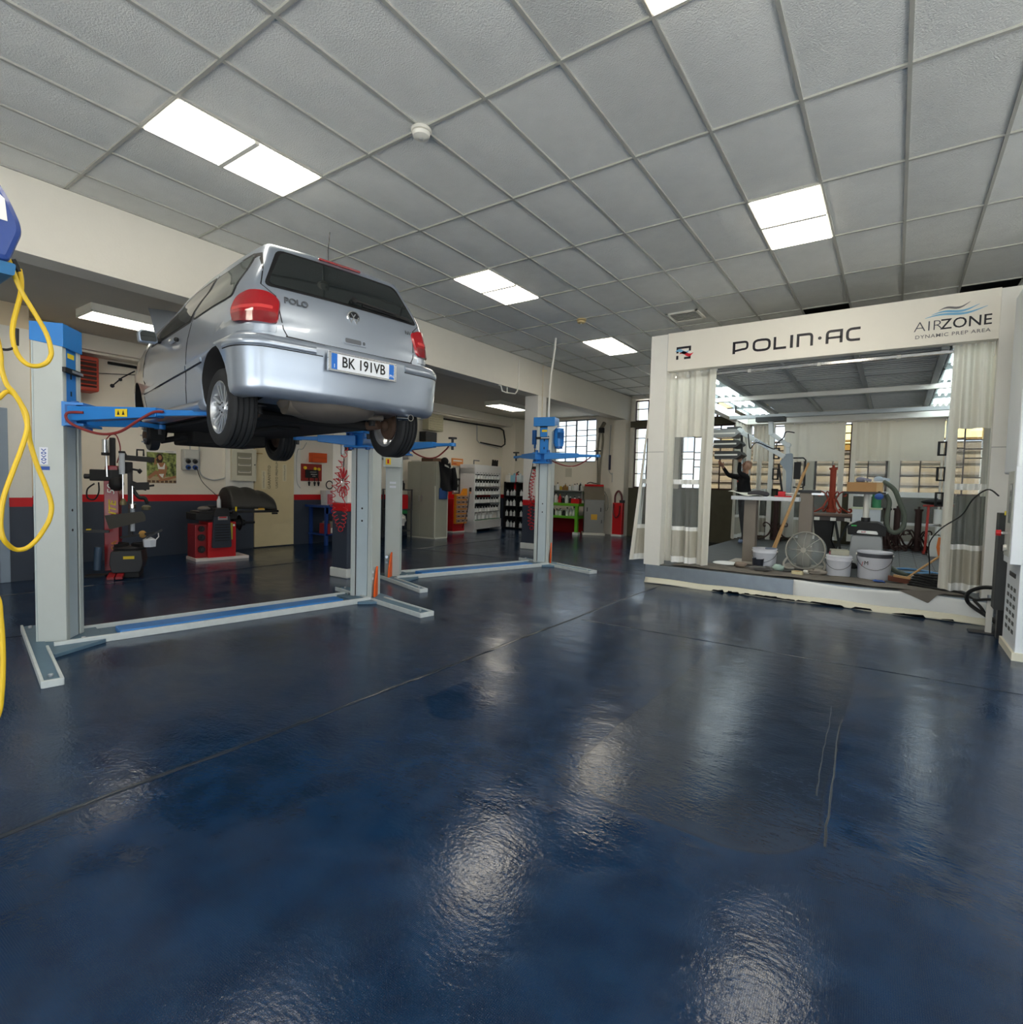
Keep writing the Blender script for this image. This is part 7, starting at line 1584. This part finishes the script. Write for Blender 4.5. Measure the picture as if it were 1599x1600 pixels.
# ---------------------------------------------------------------- paint tinting rack with its tins
RK0 = V((-10.1, 12.5, 0)); ru = V((-.182, .983, 0)); rd_ = V((-.983, -.182, 0)); RA = math.atan2(.983, -.182)-PI/2
t = thing('tinting_rack', 'white tinting rack full of white tins with black lids', 'rack', RK0, 0)
def rp(u, d, z): return RK0+ru*u+rd_*d+V((0, 0, z))
def rbox(b, u0, u1, d0, d1, z0, z1, m): b.hexa([rp(u0,d0,z0),rp(u1,d0,z0),rp(u1,d1,z0),rp(u0,d1,z0),rp(u0,d0,z1),rp(u1,d0,z1),rp(u1,d1,z1),rp(u0,d1,z1)], m)
rkw = M('rack_white', S(222, 222, 222), .4, noise=.04); rkg = M('rack_back_grey', S(112, 116, 120), .5)
b = B(); rbox(b, 0, .06, 0, .5, 0, 1.9, rkw); rbox(b, 1.72, 1.78, 0, .5, 0, 1.9, rkw); rbox(b, 0, 1.78, .47, .5, 0, 1.9, rkg); rbox(b, 0, 1.78, 0, .5, 1.72, 2.0, rkw); rbox(b, 0, 1.78, -.04, .5, .08, .34, rkw); wd(b, 'case', t, bev=.008)
for x in (.03, 1.72): b = B(); rbox(b, x, x+.05, -.06, .5, 0, .08, rkw); wd(b, 'foot', t)
b = B(); rbox(b, .06, 1.72, -.01, .0, .345, .365, M('green_strip', S(60, 130, 90), .5)); wd(b, 'strip', t)
LV = [.37, .60, .86, 1.11, 1.36, 1.585]
for z in LV[1:]: b = B(); rbox(b, .06, 1.72, .0, .46, z-.012, z, rkw); rbox(b, .06, 1.72, -.006, .0, z-.016, z+.002, galv); wd(b, 'shelf', t)
b = B(); b.tube([rp(.12, .1, 2.0), rp(.12, .1, 2.12), rp(.45, .1, 2.12)], .018, rkg, n=6); wd(b, 'bracket', t)
tin = M('tin_white', S(230, 232, 232), .35); tinlid = M('tin_lid_black', S(22, 22, 24), .4); mar = M('tin_maroon', S(96, 30, 40), .4)
def tin_mesh(h, r, lidm):
    b = B(); b.lathe([(0, 0), (r, 0), (r, h*.56), (0, h*.56)], tin, n=14); b.lathe([(0, h*.56), (r*1.04, h*.56), (r*1.04, h*.80), (r*.5, h*.9), (0, h*.9)], lidm, n=14); b.tube([(r*1.05, 0, h*.58), (r*1.3, 0, h*.72), (r*1.1, 0, h*.86)], r*.18, tin, n=6); b.bar((0, 0, h*.86), (r*1.5, 0, h*.95), r*.5, h*.12, lidm); b.bar((-r*.2, 0, h*.9), (-r*.9, 0, h*1.0), r*.35, h*.1, lidm); return b
names = ['bottom', 'second lowest', 'third lowest', 'third highest', 'second highest', 'topmost']
small = tin_mesh(.185, .052, tinlid).done('paint_tin'); big = tin_mesh(.21, .07, M('tin_lid_grey', S(206, 206, 204), .4)).done('large_paint_tin')
first = [True, True]
for k, z in enumerate(LV):
    n_ = 5 if k == 0 else 9
    for i in range(n_):
        src = big if k == 0 else small; idx = 0 if k == 0 else 1
        u = .17+(1.05 if k == 0 else 1.47)*i/(n_-1); o = src if first[idx] else src.copy()
        if not first[idx]: C.objects.link(o)
        first[idx] = False
        p = rp(u, .07, z); o.location = p; o.rotation_euler = (0, 0, RA-PI/2+random.uniform(-.3, .3)+PI*.5)
        tag(o, ('large white tin on the bottom shelf of the white tinting rack' if k == 0 else 'white tin with black lid on the %s shelf of the white tinting rack' % names[k]), 'paint tin', 'tins on the %s rack shelf' % names[k])
for (u, z, w, h) in ((1.42, .37, .34, .1), (1.42, .47, .3, .09)):
    b = B(); rbox(b, u-.15, u+.15, .02, .3, z+.002, z+h, wht); tag(b.done('paper_pad', bev=.006), 'white pad at the right end of the bottom rack shelf, %s' % ('lower' if z < .4 else 'upper'), 'pad')
b = B()
for k in range(5): b.bar(rp(1.35+.08*k, .1, 2.0), rp(1.38+.08*k, .1, 2.2-.03*(k % 2)), .05, .03, black)
tag(b.done('black_clips'), 'black clips standing on top of the white tinting rack', 'clips')
b = B(); b.tube(spl([rp(-.02, .15, 1.2), rp(-.06, .15, .9), rp(-.05, .2, .6), rp(-.12, .25, .3), rp(-.14, .3, .12)]), .009, black, n=6); b.bar(rp(-.02, .12, 1.2), rp(-.02, .12, 1.32), .05, .04, black); b.bar(rp(-.03, .12, 1.14), rp(-.03, .12, 1.2), .05, .04, M('salmon_plug', S(220, 160, 130), .5)); tag(b.done('rack_cord'), 'black cord and plug on the side of the white tinting rack', 'cord')

# ---------------------------------------------------------------- black shelves with white bottles
t = thing('black_shelf_unit', 'black shelf unit with white bottles between the tinting rack and the rear column', 'shelf unit', (-9.95, 14.6, 0))
X0, X1 = -10.40, -9.45
for x in (X0, -9.93, X1): b = B(); b.box(x-.02, x+.02, 14.42, 14.74, 0, 1.52, black); wd(b, 'upright', t)
ZS = [.06, .42, .75, 1.08, 1.50]
for z in ZS: b = B(); b.box(X0, X1, 14.42, 14.74, z-.025, z, black); wd(b, 'shelf', t)
b = B(); b.box(X0, X1, 14.72, 14.74, 0, 1.5, black); wd(b, 'back', t)
def bottle_mesh(h, r, m, capm): b = B(); b.lathe([(0, 0), (r, 0), (r, h*.62), (r*.35, h*.78), (r*.35, h*.86), (0, h*.86)], m, n=12); b.lathe([(0, h*.86), (r*.42, h*.86), (r*.42, h), (0, h)], capm, n=10); b.bar((0, 0, h*.95), (r*.9, 0, h*.95), r*.3, h*.05, capm); return b
wb_ = bottle_mesh(.22, .05, tin, rkg).done('spray_bottle'); fst = True; rn = random.Random(5)
for k, z in enumerate(ZS[:4]):
    for i in range(7):
        x = X0+.07+.13*i+rn.uniform(-.015, .015)
        if abs(x+9.93) < .065: continue
        o = wb_ if fst else wb_.copy()
        if not fst: C.objects.link(o)
        fst = False; o.location = (x, 14.5+rn.uniform(0, .05), z); o.rotation_euler = (0, 0, rn.uniform(0, 6)); s = rn.uniform(.85, 1.1); o.scale = (s, s, s)
        lv = ['lowest', 'second lowest', 'second highest', 'highest'][k]
        tag(o, 'white bottle on the %s inner shelf of the black shelf unit' % lv, 'bottle', 'bottles on the %s black shelf' % lv)
for (x, m, lab) in ((-10.33, wht, 'white jug on top of the black shelf unit'), (-10.13, M('pale_blue_jug', S(150, 206, 226), .3), 'pale blue jug on top of the black shelf unit'), (-9.9, M('white_blue_box', S(216, 226, 232), .4), 'white box on top of the black shelf unit')):
    b = B(); b.box(x-.09, x+.09, 14.48, 14.68, 1.502, 1.74, m); b.cyl((x, 14.58, 1.74), (x, 14.58, 1.80), .04, m, n=12); tag(b.done('jug', bev=.02), lab, 'jug')
b = B(); b.box(-10.385, -10.2, 14.43, 14.6, .061, .36, M('pale_blue_jug', S(150, 206, 226), .3)); b.bm.clear(); b.bm.free()
t = thing('fire_extinguisher', 'red fire extinguisher on the pier left of the rear column', 'fire extinguisher', (-10.05, 14.70, .95)); ex_ = M('extinguisher_red', S(200, 22, 34), .3, coat=.5)
b = B(); b.lathe([(0, 0), (.075, 0), (.08, .03), (.08, .45), (.05, .52), (.022, .54), (.022, .58), (0, .58)], ex_, (0, -.1, .27), n=20); b.done('cylinder', t); b = B(); b.bar((-.01, -.1, .86), (.08, -.1, .90), .03, .03, black); b.tube(spl([(.03, -.1, .84), (.10, -.1, .75), (.09, -.1, .45)]), .014, black, n=6); b.box(-.02, .02, -.03, .02, .3, .7, dark); b.done('valve_and_hose', t)

# ---------------------------------------------------------------- green bench, service machine and gas unit on the far wall
grn = M('bench_green', S(104, 176, 46), .45)
t = thing('green_bench', 'green steel bench with shelves along the far wall beside the service machine', 'workbench', (-8.4, 14.6, 0))
for (x, y) in ((-9.15, 14.33), (-7.68, 14.33), (-9.15, 14.95), (-7.68, 14.95)): b = B(); b.box(x-.045, x+.045, y-.04, y+.04, .0, .90, grn); wd(b, 'leg', t)
for (x, y) in ((-9.15, 14.33), (-7.68, 14.33)): b = B(); b.box(x-.09, x+.09, y-.07, y+.07, 0, .07, chalk); wd(b, 'foot', t)
b = B(); b.box(-9.25, -7.6, 14.28, 15.0, .84, .92, grn); wd(b, 'bench_top', t, bev=.005); b = B(); b.box(-9.2, -7.62, 14.3, 15.0, .47, .54, grn); wd(b, 'shelf', t, bev=.005)
b = B(); b.box(-9.15, -7.55, 14.9, 15.28, .0, .46, M('dark_red_panel', S(150, 14, 24), .45)); tag(b.done('red_cabinet', bev=.006), 'low dark red cabinet under the green bench', 'cabinet')
t = thing('wall_shelf', 'grey wall shelf crowded with bottles above the green bench', 'shelf', (-8.35, 15.15, 1.27)); b = B(); b.box(-.85, .55, -.13, .14, 0, .03, M('shelf_grey', S(140, 142, 144), .5)); b.box(-.8, -.77, -.05, .14, -.25, 0, galv); b.box(.4, .43, -.05, .14, -.25, 0, galv); b.box(-.85, .55, .13, .145, -.27, .03, M('shelf_grey', S(140, 142, 144), .5)); b.done('shelf_board', t)
rn = random.Random(11); cols = [tin, M('amber_bottle', S(150, 110, 50), .35), tin, M('yellow_bottle', S(200, 170, 50), .4), tinlid, M('clear_bottle', S(196, 200, 196), .2), ex_]
cn = {0: 'white', 1: 'amber', 2: 'white', 3: 'yellow', 4: 'black', 5: 'clear', 6: 'red'}
def line_up(zbase, y, xs, lab, grp, scale, seq):
    protos = {}
    for i, x in enumerate(xs):
        c = seq[i % len(seq)]
        if c not in protos: o = bottle_mesh(.22, .045, cols[c], cols[(c+4) % 7] if c != 4 else tin).done('bottle'); protos[c] = o
        else: o = protos[c].copy(); C.objects.link(o)
        s = scale*rn.uniform(.7, 1.25); o.scale = (scale, scale, s); o.location = (x, y+rn.uniform(-.04, .04), zbase); o.rotation_euler = (0, 0, rn.uniform(0, 6)); tag(o, '%s bottle %s' % (cn[c], lab), 'bottle', '%s bottles %s' % (cn[c], grp))
line_up(1.30, 15.12, [-9.05+.085*i for i in range(14)], 'on the grey wall shelf below the small far window', 'on the wall shelf', .95, [0, 4, 5, 0, 3, 1, 1, 1, 0, 5, 0])
line_up(.92, 14.55, [-9.05+.13*i for i in range(11)], 'on the green bench top', 'on the bench top', 1.15, [0, 4, 0, 4, 0, 6, 4, 0, 4])
line_up(.54, 14.5, [-9.05+.12*i for i in range(11)], 'on the lower shelf of the green bench', 'on the bench shelf', 1.1, [4, 0, 5, 0, 4, 0, 0])
b = B(); b.box(-7.88, -7.62, 14.32, 14.5, .921, 1.06, mred2); tag(b.done('red_box', bev=.004), 'bright red box on the right end of the green bench', 'box')
b = B(); b.box(-7.45, -7.62, 14.9, 15.1, .9, 1.3, dark); b.bm.clear(); b.bm.free()
stl = M('service_machine_steel', S(150, 142, 128), .35, .5, noise=.08); stl2 = M('service_machine_grey', S(124, 122, 116), .4, .3, noise=.06)
t = thing('service_machine', 'grey sloped-top air conditioning service machine by the green bench', 'service machine', (-7.49, 14.4, 0), math.radians(31))
b = B(); b.box(-.02, .64, -.02, .56, .0, .07, M('machine_base_cream', S(216, 212, 198), .5)); b.done('base', t, bev=.006)
b = B(); b.box(.02, .60, .02, .52, .07, 1.05, stl2); b.prism([(.02, 1.05), (.52, 1.05), (.52, 1.46), (.40, 1.46)], lambda u, v, w: (w, u, v), .02, .60, stl); b.done('case', t, bev=.006)
b = B(); b.prism([(.36, 1.44), (.54, 1.44), (.54, 1.50), (.42, 1.50)], lambda u, v, w: (w, u, v), .04, .60, mred2); b.tube(spl([(.1, .45, 1.52), (.2, .42, 1.56), (.35, .45, 1.53), (.5, .43, 1.55)]), .014, black, n=6); b.done('red_top', t)
b = B(); b.box(.05, .57, .012, .02, .12, .92, stl2); 
for x in (.1, .5): b.box(x-.015, x+.015, .008, .012, .7, .82, dark)
b.box(.52, .54, .006, .014, .36, .46, black); dn = b.done('front_door', t, bev=.003); b = B(); b.box(.22, .40, .004, .012, .46, .62, M('amber_sticker', S(222, 170, 40), .45)); b.done('yellow_label', dn)
b = B(); b.tube(spl([(.62, .3, 1.3), (.72, .3, 1.1), (.74, .3, .85), (.68, .28, .72), (.64, .28, .9), (.63, .3, 1.2)]), .014, M('grey_hose', S(170, 166, 150), .5), n=6); b.done('hose', t)
t = thing('red_machine', 'bright red box machine with a dark hose loop in the far corner', 'machine', (-6.75, 15.0, 0)); b = B(); b.box(0, .30, -.22, -.06, .06, .98, mred2); b.box(-.02, .32, -.24, -.04, 0, .06, chalk); b.done('case', t, bev=.01)
b = B(); b.tube(spl([(.04, -.15, .98), (.05, -.15, 1.2), (.14, -.15, 1.32), (.24, -.15, 1.2), (.26, -.15, .98)]), .03, M('maroon_hose', S(90, 30, 36), .5), n=8); b.tube(spl([(.05, -.235, .95), (.04, -.245, .7), (.12, -.25, .55), (.22, -.245, .65), (.24, -.24, .9)]), .018, M('maroon_hose', S(90, 30, 36), .5), n=6); b.done('hose_loop', t); b = B(); b.box(.2, .32, -.2, -.08, .98, 1.06, dark); b.done('valve', t)
hg = M('olive_grey_hose', S(130, 124, 108), .5)
b = B(); b.tube(spl([(-7.30, 15.05, 3.2), (-7.28, 15.1, 2.8), (-7.34, 15.1, 2.2), (-7.30, 15.0, 1.5)]), .035, hg, n=8); b.tube(spl([(-7.36, 15.05, 3.1), (-7.44, 15.1, 2.6), (-7.42, 15.1, 2.0), (-7.36, 15.0, 1.5)]), .03, hg, n=8); b.cyl((-7.33, 15.08, 3.05), (-7.33, 15.08, 3.2), .09, black, n=14); b.tube([(-7.33, 15.08, 3.2), (-7.30, 15.2, 3.36)], .06, hg, n=10); b.cyl((-7.46, 15.05, 2.6), (-7.46, 15.05, 3.1), .02, wht, n=8)
tag(b.done('exhaust_hose'), 'grey exhaust hoses hanging from the far wall behind the service machine', 'hose')
def farbox(name, label, cat, x0, x1, z0, z1, m, d=.06): b = B(); b.box(x0, x1, 15.3-d, 15.3, z0, z1, m); o = b.done(name, bev=.006); tag(o, label, cat); return o
farbox('wall_thermometer', 'narrow dark blue strip on the far wall right of the exhaust hoses', 'wall strip', -7.16, -7.09, 1.95, 2.4, M('dark_navy', S(40, 42, 70), .4), .03)
o = farbox('far_socket', 'pale socket box with blue plug on the far wall above the red machine', 'socket', -7.02, -6.66, 1.58, 1.86, sockg)
for x, z in ((-6.74, 1.76), (-6.74, 1.66)): b = B(); b.cyl((x, 15.24, z), (x, 15.19, z), .05, sb_, n=12); b.done('socket', o)
farbox('wall_dispenser', 'small white dispenser on the far wall above the socket box', 'dispenser', -6.9, -6.70, 1.98, 2.16, wht, .1)
farbox('wall_notice', 'small pale notice on the far wall above the green bench', 'notice', -8.65, -8.42, 1.72, 2.0, M('notice_paper', S(206, 200, 184), .7), .004)
b = B(); b.tube(spl([(-6.95, 15.28, 3.3), (-6.9, 15.28, 2.4), (-6.95, 15.28, 1.9), (-7.05, 15.28, 1.85)]), .012, sockg, n=6); b.tube(spl([(-7.12, 15.28, 3.3), (-7.14, 15.28, 2.5), (-7.14, 15.28, 1.95), (-7.02, 15.28, 1.8)]), .012, sockg, n=6); tag(b.done('far_conduits'), 'grey conduits running down the far wall to the socket box', 'conduit')
